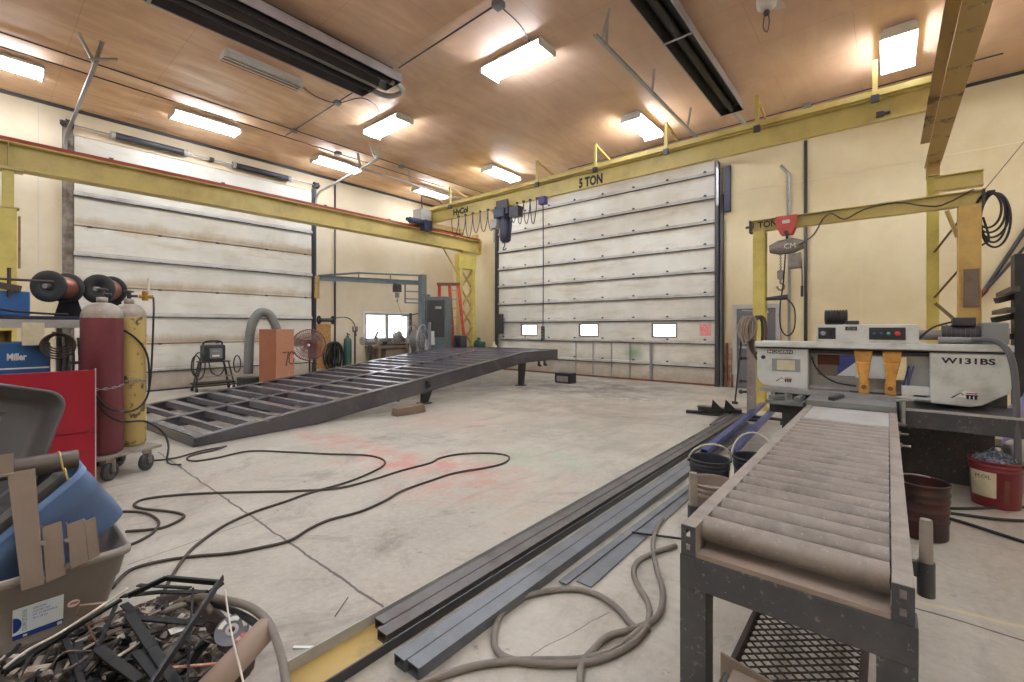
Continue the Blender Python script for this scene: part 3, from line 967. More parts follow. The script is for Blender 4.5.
h2 = thing('tube_heater', 'single trough radiant tube heater with a black inside above the bridge crane', 'heater', (-2.43, 6.0, hz))
cc = heater_trough(h2, -2.65, -2.21, 1.0, 9.9, hz)
MB().box(-2.63, -2.23, 1.0, 9.88, hz + .15, hz + .186).build('inner_liner', M['black'], h2)
for s in (-1, 1):
    b = cc + s * .208
    MB().hexa([(b, 1, hz + .01), (b - s * .004, 1, hz + .01), (b - s * .11, 1, hz + .2), (b - s * .106, 1, hz + .2)],
              [(b, 9.88, hz + .01), (b - s * .004, 9.88, hz + .01), (b - s * .11, 9.88, hz + .2), (b - s * .106, 9.88, hz + .2)]).build('side_liner', M['black'], h2)
MB().box(-2.66, -2.2, 6.78, 6.82, hz - .01, hz).build('cross_strap', M['galv'], h2)
MB().cyl((cc, 9.85, hz + .09), (cc, 10.9, hz + .16), .05, n=14).build('flue_pipe', M['lgrey'], h2)
for yy in (4.0, 9.0):
    MB().cyl((cc - .1, yy, hz + .2), (cc - .1, yy, CE), .006, n=6).cyl((cc + .1, yy, hz + .2), (cc + .1, yy, CE), .006, n=6).build('hanger_chain', M['dark'], h2)

# ceiling fan, only its underside reaches into view
fan = thing('ceiling_fan', 'white ceiling fan above the bridge crane at the top edge', 'fan', (-1.2, 6.55, 5.62))
MB().cyl((-1.2, 6.55, 5.85), (-1.2, 6.55, CE), .016).build('down_rod', M['lgrey'], fan)
MB().lathe([(0, 5.6), (.06, 5.6), (.11, 5.64), (.12, 5.7), (.11, 5.86), (.03, 5.9), (0, 5.9)], (-1.2, 6.55, 0)).build('motor', M['whiteplas'], fan)
for k in range(3):
    a = 3.55 + k * 2 * PI / 3
    d = V((math.cos(a), math.sin(a), 0))
    s = V((-d.y, d.x, 0))
    c = V((-1.2, 6.55, 5.86))
    MB().hexa([c + d * .12 - s * .05, c + d * .55 - s * .075, c + d * .55 + s * .075 + V((0, 0, .03)), c + d * .12 + s * .05 + V((0, 0, .02))],
              [v + V((0, 0, .008)) for v in (c + d * .12 - s * .05, c + d * .55 - s * .075, c + d * .55 + s * .075 + V((0, 0, .03)), c + d * .12 + s * .05 + V((0, 0, .02)))]).build('blade', M['whiteplas'], fan)
MB().ball((-1.2, 6.55, 5.56), .04).tube([(-1.22, 6.55, 5.55), (-1.24, 6.55, 5.4), (-1.2, 6.57, 5.32), (-1.17, 6.55, 5.42), (-1.18, 6.55, 5.55)], .007, 6).build('pull_chain', M['dark'], fan)


def pipe(name, label, cat, pts, r, m, sm=0, boxes=(), group=None, n=8):
    P0 = V(pts[0])
    t = MB().tube(pts, r, n, smooth=sm)
    o = t.build(name, m, None, loc=P0)
    tag(o, label, cat, group)
    for b in boxes:
        bb = MB().box(b[0] - b[3], b[0] + b[3], b[1] - b[3], b[1] + b[3], b[2] - b[3] * .6, b[2] + b[3] * .6).build('junction_box', M['grey'], o)
    return o


pipe('conduit', 'upper of two thin dark conduits along the left edge of the ceiling', 'conduit', [(-10.75, -4, 6.17), (-10.75, 11.9, 6.17)], .013, M['dark'], boxes=[(-10.75, 4.85, 6.15, .06), (-10.75, 7.9, 6.15, .06)])
pipe('conduit', 'lower of two thin dark conduits along the left edge of the ceiling', 'conduit', [(-11.2, -4, 6.13), (-11.2, 11.5, 6.13)], .013, M['dark'], boxes=[(-11.2, 6.2, 6.13, .07)])
pipe('conduit', 'conduit crossing the ceiling from the left wall to behind the double heater', 'conduit', [(-11.2, 4.86, 6.17), (-7.7, 4.82, 6.17)], .011, M['dark'], boxes=[(-8.75, 4.83, 6.16, .06)])
pipe('conduit', 'conduit crossing the ceiling from the double heater to a round box', 'conduit', [(-6.75, 4.9, 6.17), (-4.3, 4.84, 6.17)], .013, M['dark'], boxes=[(-4.3, 4.84, 6.15, .07)])
pipe('light_cable', 'curved dark cable from the unlit light to the lit one', 'cable', [(-8.6, 3.95, 6.16), (-8.85, 4.4, 6.17), (-8.75, 4.83, 6.16), (-8.2, 5.05, 6.17), (-8.3, 5.5, 6.17), (-8.75, 5.75, 6.17)], .009, M['black'], 4)
pipe('light_cable', 'dark cable from the round ceiling box to the large lit light', 'cable', [(-4.3, 4.84, 6.15), (-4.35, 5.4, 6.17), (-4.5, 5.85, 6.17)], .009, M['black'], 4)
pipe('conduit', 'thin pipe along the ceiling behind the bridge crane brackets', 'conduit', [(-7.2, 11.2, 6.16), (1.5, 11.2, 6.16)], .014, M['dark'], boxes=[(-1.3, 11.2, 6.14, .07)])
# vertical conduits on the walls
pipe('conduit', 'dark pipe running down the left wall beside the jib crane', 'conduit', [(WX + .04, 7.3, .0), (WX + .04, 7.3, 6.0)], .028, M['dark'])
pipe('conduit', 'pale pipe down the back wall behind the chain hoist', 'conduit', [(-1.78, BY - .04, .0), (-1.78, BY - .04, 5.1), (-1.95, BY - .04, 5.35)], .03, M['galv'])
pipe('conduit', 'dark pipe down the back wall right of the chain hoist', 'conduit', [(-1.45, BY - .05, .0), (-1.45, BY - .05, 5.8)], .035, M['green'] if False else M['dark'])
# ================================================================== overhead crane
RXL = -11.6
rw = thing('crane_runway', 'yellow runway beam with a red rail along the left wall', 'crane beam', (RXL, 4.5, 4.23))
MB().ibeam((RXL, -4.5, 4.455), (RXL, 11.95, 4.455), .3, .45, .025, .014).build('beam', M['yellow'], rw, bevel=.003)
MB().box(RXL + .085, RXL + .15, -4.5, 11.9, 4.68, 4.745).build('conductor_bar', M['red_rail'], rw)
MB().box(RXL - .04, RXL + .04, -4.5, 11.75, 4.68, 4.735).build('rail', M['red_rail'], rw)
MB().box(RXL - .16, RXL + .16, 11.95, 11.97, 4.2, 4.72).build('end_plate', M['yellow'], rw)
for yy in (1.7, 3.6, 6.0, 8.0):
    MB().box(RXL + .1, RXL + .155, yy - .03, yy + .03, 4.745, 4.77).build('rail_clip', M['dark'], rw)
MB().box(RXL - .1, RXL + .1, 11.7, 11.85, 4.735, 4.9).build('end_stop', M['yellow'], rw)
for yy in (.38,):
    s = MB()
    for q in (-1, 1):
        s.box(RXL + q * .012, RXL + q * .145, yy - .006, yy + .006, 4.256, 4.655)
    s.build('stiffener', M['yellow'], rw)

c1 = thing('crane_column', 'yellow column at the left edge holding up the runway beam', 'column', (RXL, .38, 0))
MB().ibeam((RXL, .38, .02), (RXL, .38, 3.55), .2, .2, .016, .01, up=(1, 0, 0)).build('shaft', M['yellow_bright'], c1, bevel=.003)
MB().box(RXL - .2, RXL + .2, .18, .58, 0, .02).build('base_plate', M['yellow_bright'], c1)
MB().box(RXL - .07, RXL + .07, .31, .45, 3.57, 4.2).build('neck', M['yellow_bright'], c1, bevel=.004)
MB().box(RXL - .13, RXL + .13, .25, .51, 3.55, 3.57).box(RXL - .14, RXL + .14, .2, .56, 4.2, 4.23).build('cap_plate', M['yellow'], c1)
MB().box(RXL - .16, RXL - .02, .5, .53, 2.55, 3.45).bar((RXL, -.4, 2.3), (RXL, .3, 2.3), .05, .05).build('side_plate', M['tan_paint'], c1)

c2 = thing('crane_column', 'laced yellow column in the far left corner with crossed bracing', 'column', (RXL, 11.3, 0))
for yy in (10.98, 11.62):
    MB().box(RXL - .1, RXL + .1, yy - .07, yy + .07, 0.02, 3.6).build('chord', M['yellow_bright'], c2, bevel=.004)
MB().box(RXL - .12, RXL + .12, 10.88, 11.72, 3.6, 4.1).build('head_block', M['yellow_bright'], c2, bevel=.006)
MB().box(RXL - .06, RXL + .06, 11.1, 11.5, 4.1, 4.2).box(RXL - .14, RXL + .14, 11.05, 11.55, 4.2, 4.228).build('cap_plate', M['yellow'], c2)
for k in range(5):
    z = .25 + k * .68
    MB().angle((RXL + .08, 11.05, z), (RXL + .08, 11.55, z + .6), .05, .05, .006).build('lacing_bar', M['yellow_old'], c2)
    MB().angle((RXL + .02, 11.55, z), (RXL + .02, 11.05, z + .6), .05, .05, .006).build('lacing_bar', M['yellow_old'], c2)
MB().box(RXL - .2, RXL + .2, 10.85, 11.75, 0, .02).build('base_plate', M['yellow'], c2)
MB().angle((RXL, 10.2, 4.2), (RXL, 10.9, 3.35), .07, .07, .008).build('knee_brace', M['yellow'], c2)

# bridge girder
GY = 9.72
br = thing('bridge_crane', 'long yellow bridge crane girder marked 5 TON', 'crane', (-5.4, GY, 4.95))
MB().ibeam((-11.5, GY, 5.14), (.85, GY, 5.14), .09, .38, .022, .014, wt=.2).build('girder', M['yellow'], br, bevel=.003)
MB().channel((-11.5, GY, 5.42), (.85, GY, 5.42), .19, .34, .012, up=(0, 1, 0)).xform(Matrix.Identity(4)).build('cap_channel', M['yellow'], br) if False else \
    MB().box(-11.5, .85, GY - .17, GY + .17, 5.33, 5.35).box(-11.5, .85, GY - .17, GY - .155, 5.35, 5.43).box(-11.5, .85, GY + .155, GY + .17, 5.35, 5.43).build('cap_channel', M['yellow'], br)
MB().box(-11.52, -11.5, GY - .14, GY + .14, 4.94, 5.36).build('end_plate', M['yellow'], br)
posts = []
for px in (450, 537, 595, 666, 757, 875):
    q = aty(px, 150, GY - .19)
    posts.append(q.x)
    MB().box(q.x - .035, q.x + .035, GY - .2, GY - .17, 5.24, 5.92).build('bracket_post', M['yellow'], br)
    MB().bar((q.x, GY - .19, 5.9), (q.x, GY + .62, 5.72), .035, .05).build('bracket_arm', M['yellow_old'], br)
    MB().box(q.x - .055, q.x + .055, GY - .215, GY - .165, 5.22, 5.34).build('clamp', M['dark'], br)
letters('lettering', '5 TON', M['ink'], br, (-5.93, GY - .01, 4.985), (1, 0, 0), (0, 0, 1), .66, .25, .004, .05)['label'] = 'black stencilled 5 TON'
letters('lettering', 'HyCol', M['ink'], br, aty(453.5, 217.5, GY - .01), (1, 0, 0), (0, 0, 1), .66, .25, .004, .05)['label'] = 'black HyCol lettering'
p = aty(880, 109, GY - .02)
MB().box(p.x - .05, p.x + .05, GY - .07, GY - .012, 5.02, 5.1).cyl((p.x + .05, GY - .04, 5.06), (p.x + .13, GY - .04, 5.06), .025).build('limit_switch', M['dark'], br)
et = MB().box(RXL - .12, RXL + .12, 8.9, 11.1, 4.8, 4.96)
et.build('end_truck', M['tan_paint'], br, bevel=.008)
for yy in (9.1, 10.9):
    MB().lathe([(.02, -.05), (.1, -.05), (.1, -.05), (.09, -.03), (.09, .03), (.1, .05), (.1, .05), (.02, .05)], (RXL, yy, 4.835), (1, 0, 0), n=20).build('wheel', M['dark'], br)
MB().box(RXL + .02, RXL + .42, 8.95, 9.35, 4.9, 5.25).build('control_cabinet', M['lgrey'], br, bevel=.01)
m_ = MB().cyl((RXL + .3, 8.6, 4.84), (RXL + .3, 9.1, 4.84), .09, n=16).cyl((RXL + .3, 8.5, 4.84), (RXL + .3, 8.6, 4.84), .055, n=16).box(RXL + .2, RXL + .42, 9.1, 9.4, 4.6, 4.92)
m_.build('travel_motor', M['navy'], br)
MB().tube([(RXL + .3, 9.1, 5.22), (RXL + .32, 9.05, 5.6), (RXL + .3, 9.15, 5.68), (RXL + .6, 9.5, 5.55), (RXL + .7, 9.6, 5.4)], .018, 8).build('cable_mast', M['dark'], br)

# hoist trolley under the girder
hx = aty(505, 220, GY).x
ho = thing('electric_hoist', 'dark blue electric hoist hanging under the bridge crane', 'hoist', (hx, GY, 3.95))
for s in (-1, 1):
    MB().box(hx - .22, hx + .22, GY + s * .13 - .012, GY + s * .13 + .012, 4.72, 5.12).build('trolley_plate', M['dark'], ho)
for s in (-1, 1):
    for q in (-.13, .13):
        MB().cyl((hx + q, GY + s * .05, 5.02), (hx + q, GY + s * .118, 5.02), .05, n=14).build('wheel', M['spring'], ho)
MB().box(hx - .28, hx + .12, GY - .2, GY + .2, 4.62, 4.9).build('gear_housing', M['navy'], ho, bevel=.03)
MB().lathe([(0, 3.92), (.1, 3.93), (.15, 3.98), (.16, 4.1), (.16, 4.5), (.13, 4.62), (0, 4.62)], (hx + .06, GY - .05, 0), n=20).build('motor', M['navy'], ho)
MB().box(hx - .36, hx - .12, GY - .25, GY - .02, 4.34, 4.6).build('electrics_box', M['lgrey'], ho, bevel=.015)
MB().cyl((hx - .1, GY + .1, 4.1), (hx - .1, GY + .1, 4.65), .012, n=6).build('load_chain', M['spring'], ho)
MB().box(hx - .17, hx - .03, GY + .05, GY + .15, 3.95, 4.12).tube([(hx - .1, GY + .1, 3.95), (hx - .1, GY + .1, 3.86), (hx - .16, GY + .1, 3.8), (hx - .1, GY + .1, 3.75), (hx - .04, GY + .1, 3.8)], .016, 8).build('hook_block', M['dark'], ho)
MB().box(hx + .3, hx + .62, GY - .18, GY + .04, 4.58, 4.86).tube([(hx + .35, GY - .12, 4.58), (hx + .3, GY - .1, 4.2), (hx + .2, GY - .1, 4.0)], .02).build('cable_trolley', M['dark'], ho)


def festoon(label, x0, x1, n, drop):
    t = thing('festoon_cable', label, 'cable', ((x0 + x1) / 2, GY - .14, 4.92))
    for i in range(n):
        a = x0 + (x1 - x0) * i / n
        b = x0 + (x1 - x0) * (i + 1) / n
        d = drop * (0.75 + .35 * rnd.random())
        MB().tube([(a, GY - .14, 4.92), (a + .02, GY - .14, 4.92 - d * .5), (a + (b - a) * .3, GY - .15, 4.92 - d * .95), (a + (b - a) * .6, GY - .15, 4.92 - d), (b - .03, GY - .14, 4.92 - d * .5), (b, GY - .14, 4.92)], .012, 6, smooth=4).build('loop', M['dark'], t)
        MB().box(b - .025, b + .025, GY - .17, GY - .11, 4.91, 4.96).build('cable_carrier', M['dark'], t)
    return t


festoon('hanging cable loops left of the electric hoist', aty(455, 210, GY).x, aty(499, 210, GY).x, 6, .62)
festoon('hanging cable loops right of the electric hoist', aty(514, 205, GY).x, aty(540, 205, GY).x, 4, .6)
px_ = aty(543, 210, GY - .14).x
pe = thing('pendant_control', 'crane pendant control hanging on a long cable before the big door', 'crane control', (px_, GY - .14, 1.15))
MB().box(px_ - .1, px_ + .1, GY - .22, GY - .06, 4.74, 4.94).build('cable_trolley', M['purple'], pe, bevel=.01)
MB().tube([(px_, GY - .14, 4.74), (px_ + .01, GY - .14, 3.2), (px_, GY - .14, 1.55)], .014, 6).build('cable', M['rubber'], pe)
MB().box(px_ - .04, px_ + .04, GY - .18, GY - .1, 1.15, 1.55).build('control_box', M['dark'], pe, bevel=.012)
for k, mm in enumerate(('btn_red', 'btn_grey', 'btn_grey', 'btn_grey')):
    MB().cyl((px_, GY - .19, 1.5 - k * .08), (px_, GY - .178, 1.5 - k * .08), .014, n=10).build('button', M[mm], pe)

# right hand runway, passing over the conveyor
RXR = .575
rr = thing('crane_runway', 'tan scuffed runway beam coming down from the top right corner', 'crane beam', (RXR, 3.5, 4.23))
MB().ibeam((RXR, -5, 4.455), (RXR, 10.45, 4.455), .2, .45, .022, .014, wt=.3).build('beam', M['tan_paint'], rr, bevel=.003)
MB().box(RXR - .04, RXR + .04, -5, 10.3, 4.68, 4.75).build('rail', M['red_rail'], rr)
MB().box(RXR - .08, RXR + .08, 10.18, 10.42, 4.02, 4.23).cyl((RXR - .06, 10.1, 4.2), (RXR - .06, 10.1, 4.28), .025, n=6).cyl((RXR + .06, 10.1, 4.2), (RXR + .06, 10.1, 4.28), .025, n=6).build('seat_bracket', M['tan_paint'], rr)
M['brace'] = paint('dark_olive_paint', (120, 100, 62), 0.5, sc=5)
c3 = thing('crane_column', 'yellow post with diagonal braces under the end of the tan runway beam', 'column', (RXR, 10.3, 0))
MB().ibeam((RXR, 10.3, .02), (RXR, 10.3, 4.02), .15, .15, .016, .01, up=(0, 1, 0)).build('shaft', M['yellow_bright'], c3, bevel=.003)
MB().box(RXR - .2, RXR + .2, 10.1, 10.5, 0, .02).build('base_plate', M['yellow'], c3)
MB().ibeam((RXR, 9.9, 3.8), (1.12, 9.9, 3.8), .16, .24, .014, .01).build('head_beam', M['yellow'], c3)
for z0, z1 in ((2.75, 3.25), (2.0, 2.5), (1.9, 1.45), (1.05, .6)):
    MB().angle((RXR + .03, 10.2, z0), (.92, 9.55, z1), .035, .035, .006).build('diagonal_brace', M['brace'], c3)

# small gantry with the chain hoist
GY2 = 9.35
gx0, gx1 = -1.82, .9
ga = thing('hoist_gantry', 'small yellow gantry frame with a red trolley behind the bandsaw', 'gantry', ((gx0 + gx1) / 2, GY2, 0))
MB().ibeam((-1.96, GY2, 3.39), (1.04, GY2, 3.39), .14, .21, .014, .01).build('beam', M['yellow'], ga, bevel=.002)
MB().ibeam((gx0, GY2, .02), (gx0, GY2, 3.28), .2, .2, .014, .01, up=(0, 1, 0)).build('post', M['yellow_bright'], ga, bevel=.002)
MB().box(gx1 - .11, gx1 + .13, GY2 - .1, GY2 + .1, .02, 3.28).build('post', M['yellow_warm'], ga, bevel=.01)
MB().box(gx0 - .18, gx0 + .18, GY2 - .18, GY2 + .18, 0, .02).build('base_plate', M['yellow'], ga)
MB().box(gx1 - .22, gx1 + .22, GY2 - .22, GY2 + .22, 0, .02).build('base_plate', M['yellow'], ga)
MB().box(-1.99, -1.96, GY2 - .08, GY2 + .08, 3.27, 3.5).box(-2.06, -1.99, GY2 - .02, GY2 + .02, 3.37, 3.41).build('end_stop', M['dark'], ga)
MB().box(1.04, 1.07, GY2 - .08, GY2 + .08, 3.27, 3.5).build('end_stop', M['dark'], ga)
MB().bar((RXR + .1, GY2, 3.25), (gx1 - .11, GY2, 2.85), .05, .05).build('knee_brace', M['yellow_old'], ga)
MB().box(gx1 - .06, gx1 + .1, GY2 - .15, GY2 - .13, 1.8, 2.35).build('wear_plate', M['lumber'], ga)
letters('lettering', '1 TON', M['ink'], ga, (-1.93, GY2 - .072, 3.335), (1, 0, 0), (0, 0, 1), .4, .12, .004, .02)['label'] = 'black 1 TON lettering'
# cable swagged along the beam and a coil at its end
MB().tube([(-1.2, GY2 - .1, 2.95), (-.98, GY2 - .1, 3.1), (-.85, GY2 - .1, 3.35), (-.72, GY2 - .1, 3.42), (-.55, GY2 - .1, 3.3), (-.3, GY2 - .1, 3.42), (.1, GY2 - .1, 3.46), (.4, GY2 - .1, 3.36), (.62, GY2 - .1, 3.33), (.95, GY2 - .1, 3.5)], .012, 6).build('power_cable', M['cable'], ga)

hx2 = aty(787, 230, GY2).x
ch = thing('chain_hoist', 'grey electric chain hoist on the red trolley of the small gantry', 'hoist', (hx2, GY2, 2.4))
M['faded_red'] = paint('faded_red_paint', (206, 88, 74), .5, dirt=(150, 60, 52), sc=8)
for s in (-1, 1):
    y = GY2 + s * .09
    MB().prism([(hx2 - .165, y - .006, 3.5), (hx2 + .165, y - .006, 3.5), (hx2 + .165, y - .006, 3.36), (hx2 + .09, y - .006, 3.17), (hx2 - .09, y - .006, 3.17), (hx2 - .165, y - .006, 3.36)], (0, .012, 0)).build('trolley_plate', M['faded_red'], ch)
MB().box(hx2 - .06, hx2 + .06, GY2 - .104, GY2 - .098, 3.36, 3.42).build('maker_plate', M['white'], ch)
MB().cyl((hx2, GY2 - .1, 3.2), (hx2, GY2 + .1, 3.2), .035, n=12).build('load_pin', M['dark'], ch)
MB().ring((hx2, GY2, 3.12), (1, 0, 0), .05, .014).build('suspension_hook', M['dark'], ch)
MB().cyl((hx2 - .27, GY2, 2.94), (hx2 - .14, GY2, 2.95), .07, .125, n=18).cyl((hx2 - .14, GY2, 2.95), (hx2 + .1, GY2, 2.97), .13, .14, n=20).cyl((hx2 + .1, GY2, 2.97), (hx2 + .26, GY2, 2.97), .135, .07, n=18).build('body', M['dusty'], ch)
letters('badge', 'CM', M['white'], ch, (hx2 - .02, GY2 - .15, 2.9), (1, 0, 0), (0, 0, 1), .17, .09, .003)
MB().box(hx2 + .02, hx2 + .22, GY2 - .1, GY2 + .1, 2.56, 2.82).build('chain_bucket', M['dusty'], ch, bevel=.03)
ck = MB()
for k in range(11):
    z = 2.82 - k * .028
    ck.ring((hx2 - .1, GY2, z), (1, 0, 0) if k % 2 else (0, 1, 0), .016, .005, 10, 5)
ck.build('load_chain', M['spring'], ch)
MB().box(hx2 - .15, hx2 - .05, GY2 - .045, GY2 + .045, 2.38, 2.54).build('hook_block', M['dusty'], ch, bevel=.02)
MB().tube([(hx2 - .1, GY2, 2.38), (hx2 - .1, GY2, 2.31), (hx2 - .045, GY2, 2.27), (hx2 - .06, GY2, 2.2), (hx2 - .12, GY2, 2.19), (hx2 - .16, GY2, 2.25)], .017, 8).build('hook', M['dusty'], ch)
MB().tube([(hx2 + .2, GY2 - .02, 2.84), (hx2 + .23, GY2 - .02, 2.5), (hx2 + .23, GY2 - .02, 2.2)], .009, 6).cyl((hx2 + .23, GY2 - .02, 2.05), (hx2 + .23, GY2 - .02, 2.24), .022, n=8).build('pull_cord', M['dark'], ch)
MB().tube([(hx2 - .02, GY2 - .04, 2.82), (hx2 - .05, GY2 - .05, 2.3), (hx2 - .1, GY2 - .05, 1.9), (hx2 - .09, GY2 - .05, 1.5), (hx2 + .02, GY2 - .05, 1.36), (hx2 + .12, GY2 - .05, 1.5), (hx2 + .12, GY2 - .05, 1.85), (hx2, GY2 - .05, 2.03)], .012, 6).build('control_cable', M['rubber'], ch)
MB().cyl((hx2 - .32, GY2 - .06, 2.03), (hx2 + .02, GY2 - .06, 2.05), .03, .05, n=10).build('pendant_grip', M['dark'], ch)

coil = MB()
cx = aty(991, 215, GY2).x
for k in range(5):
    R1, R2 = .13 + .02 * (k % 3), .25 + .035 * k
    coil.tube([(cx + .02 * k - .03 + math.cos(a) * R1, GY2 - .02 + .02 * k, 3.44 - R2 + math.sin(a) * R2) for a in [2 * PI * i / 18 for i in range(18)]], .014, 6, closed=True, smooth=2)
coil.tube([(cx - .08, GY2, 3.1), (cx - .02, GY2, 2.8), (cx - .06, GY2, 2.72), (cx - .16, GY2, 2.66)], .014, 6)
coil.box(cx - .04, cx + .04, GY2 - .03, GY2 + .08, 3.42, 3.47)
tag(coil.build('cable_coil', M['rubber'], None, loc=(cx, GY2, 2.9)), 'black cable coil hanging on the right end of the small gantry', 'cable')
pipe('guy_wire', 'thin wire running up the back wall from the gantry end', 'wire', [(1.07, GY2 + .05, 3.5), aty(1024, 142, 11.9), aty(1060, 85, 12.2)], .006, M['dark'])

for lb, a, b, r in (('thicker of two black brace rods crossing the back wall at the right edge', aty(983, 293, 12.24), aty(1040, 208, 12.24), .035),
                    ('thinner of two black brace rods crossing the back wall at the right edge', aty(985, 291, 12.17), aty(1040, 231, 12.17), .024)):
    o = thing('brace_rod', lb, 'rod', tuple(a))
    MB().cyl(a, b, r, n=10).build('rod', M['dark'], o)
    d = (V(b) - V(a)).normalized()
    MB().cyl(V(a) - d * .16, V(a) + d * .05, r * .5, r * 1.5, n=10).build('rod_end', M['rust'], o)
# ================================================================== ramp frame
ang = math.radians(4.57)
UD = V((-math.sin(ang), math.cos(ang), 0))      # along the ramp, away from the eye
SD = V((-math.cos(ang), -math.sin(ang), 0))     # across, towards the left door
O = V((-6.69, 1.79, 0))
L1, L2, WD = 7.45, 9.2, 3.3                     # slope length, full length, width
ZT0, ZT1 = .12, .88


def rp(u, s, z):
    return O + UD * u + SD * s + V((0, 0, z))


def ztop(u):
    return ZT0 + (ZT1 - ZT0) * min(u, L1) / L1


ra = thing('steel_ramp', 'big dark unfinished steel ramp frame lying across the shop floor', 'ramp', tuple(O))


def stringer(s, name='stringer', t=.012, flange=.09, sign=1):
    def tr(u): return ztop(u)
    def bo(u): return max(0.004, ztop(u) - .29)
    us = [0, .5, 1.2, 1.65, 3, 5, L1, L2]
    m = MB()
    for a, b in zip(us, us[1:]):
        lo = [rp(a, s, bo(a)), rp(a, s + t * sign, bo(a)), rp(a, s + t * sign, tr(a)), rp(a, s, tr(a))]
        hi = [rp(b, s, bo(b)), rp(b, s + t * sign, bo(b)), rp(b, s + t * sign, tr(b)), rp(b, s, tr(b))]
        m.hexa(lo, hi)
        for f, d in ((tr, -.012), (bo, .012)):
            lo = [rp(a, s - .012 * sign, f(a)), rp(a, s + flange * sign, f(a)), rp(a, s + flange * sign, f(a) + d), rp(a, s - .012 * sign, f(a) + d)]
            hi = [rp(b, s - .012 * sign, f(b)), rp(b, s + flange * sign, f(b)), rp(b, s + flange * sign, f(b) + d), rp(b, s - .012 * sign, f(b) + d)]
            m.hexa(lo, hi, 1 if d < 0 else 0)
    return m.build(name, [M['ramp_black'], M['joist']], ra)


stringer(0)
stringer(WD / 2 - .05)
stringer(WD, sign=-1)
# cross joists: broad channels alternating with thin angles
nj = 28
for k in range(nj):
    u = .02 + k * (L2 - .12) / (nj - 1)
    for s0, s1 in ((.014, WD / 2 - .052), (WD / 2 + .042, WD - .014)):
        zt = ztop(u) - .004
        sl = (ZT1 - ZT0) / L1 if u < L1 else 0
        if k % 2 == 0:
            d = .1 if u > .6 else .09
            m = MB()
            a, b = rp(u, s0, zt), rp(u, s1, zt)
            w = UD * .11 + V((0, 0, .11 * sl))
            m.hexa([a, a + w, a + w - V((0, 0, .008)), a - V((0, 0, .008))], [b, b + w, b + w - V((0, 0, .008)), b - V((0, 0, .008))])
            q = UD * .008
            m.hexa([a, a + q, a + q - V((0, 0, d)), a - V((0, 0, d))], [b, b + q, b + q - V((0, 0, d)), b - V((0, 0, d))])
            a2, b2 = a + w - q, b + w - q
            m.hexa([a2, a2 + q, a2 + q - V((0, 0, d)), a2 - V((0, 0, d))], [b2, b2 + q, b2 + q - V((0, 0, d)), b2 - V((0, 0, d))])
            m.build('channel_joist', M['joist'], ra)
        else:
            m = MB()
            a, b = rp(u, s0, zt), rp(u, s1, zt)
            w = UD * .06 + V((0, 0, .06 * sl))
            m.hexa([a, a + w, a + w - V((0, 0, .006)), a - V((0, 0, .006))], [b, b + w, b + w - V((0, 0, .006)), b - V((0, 0, .006))])
            q = UD * .006
            d = min(.08, zt - .01)
            m.hexa([a, a + q, a + q - V((0, 0, d)), a - V((0, 0, d))], [b, b + q, b + q - V((0, 0, d)), b - V((0, 0, d))])
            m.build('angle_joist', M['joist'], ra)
e = MB()
a, b = rp(-.02, 0, .0), rp(-.02, WD, 0)
e.hexa([a, a + UD * .012, a + UD * .012 + V((0, 0, ZT0)), a + V((0, 0, ZT0))], [b, b + UD * .012, b + UD * .012 + V((0, 0, ZT0)), b + V((0, 0, ZT0))])
e.build('toe_plate', M['ramp_black'], ra)
e = MB()
a, b = rp(L2, 0, ZT1 - .29), rp(L2, WD, ZT1 - .29)
e.hexa([a, a + UD * .012, a + UD * .012 + V((0, 0, .29)), a + V((0, 0, .29))], [b, b + UD * .012, b + UD * .012 + V((0, 0, .29)), b + V((0, 0, .29))])
e.build('end_plate', M['ramp_black'], ra)
for u, s in ((3.98, .07), (7.4, .07), (3.98, WD - .07), (7.4, WD - .07)):
    zt = ztop(u) - .28
    c = rp(u, s, 0)
    MB().hexa([(c.x - .05, c.y - .06, .02), (c.x + .05, c.y - .06, .02), (c.x + .05, c.y + .06, .02), (c.x - .05, c.y + .06, .02)], [(c.x - .05, c.y - .06, zt), (c.x + .05, c.y - .06, zt), (c.x + .05, c.y + .16, zt), (c.x - .05, c.y + .16, zt)]).build('leg', M['black'], ra)
    MB().box(c.x - .11, c.x + .11, c.y - .11, c.y + .11, .002, .02).build('foot_plate', M['black'], ra)
# lifting shackle on the near web and small cleats under the far end
c = rp(3.98, -.03, ztop(3.98) - .16)
MB().ring(c, tuple(SD), .065, .014, 18, 7).box(c.x - .02, c.x + .03, c.y - .04, c.y + .04, c.z + .03, c.z + .09).build('shackle', M['black'], ra)
for u in (8.2, 8.5):
    c = rp(u, .02, ZT1 - .29)
    MB().box(c.x - .02, c.x + .02, c.y - .03, c.y + .03, c.z - .14, c.z).cyl((c.x + .02, c.y, c.z - .12), (c.x + .07, c.y, c.z - .12), .03, n=10).build('cleat', M['black'], ra)
c = rp(3.3, .05, 0)
MB().box(c.x - .02, c.x + .02, c.y - .02, c.y + .02, .13, .28).build('cleat', M['black'], ra)

bl = MB().hexa([(-6.56, 4.6, 0.001), (-6.37, 4.58, 0.001), (-6.34, 5.2, 0.001), (-6.54, 5.22, 0.001)], [(-6.55, 4.62, .13), (-6.38, 4.6, .135), (-6.36, 5.17, .14), (-6.53, 5.2, .135)])
tag(bl.build('timber_block', M['lumber'], None, bevel=.012, loc=(-6.5, 4.83, 0)), 'short grey timber block on the floor beside the ramp frame leg', 'timber block')
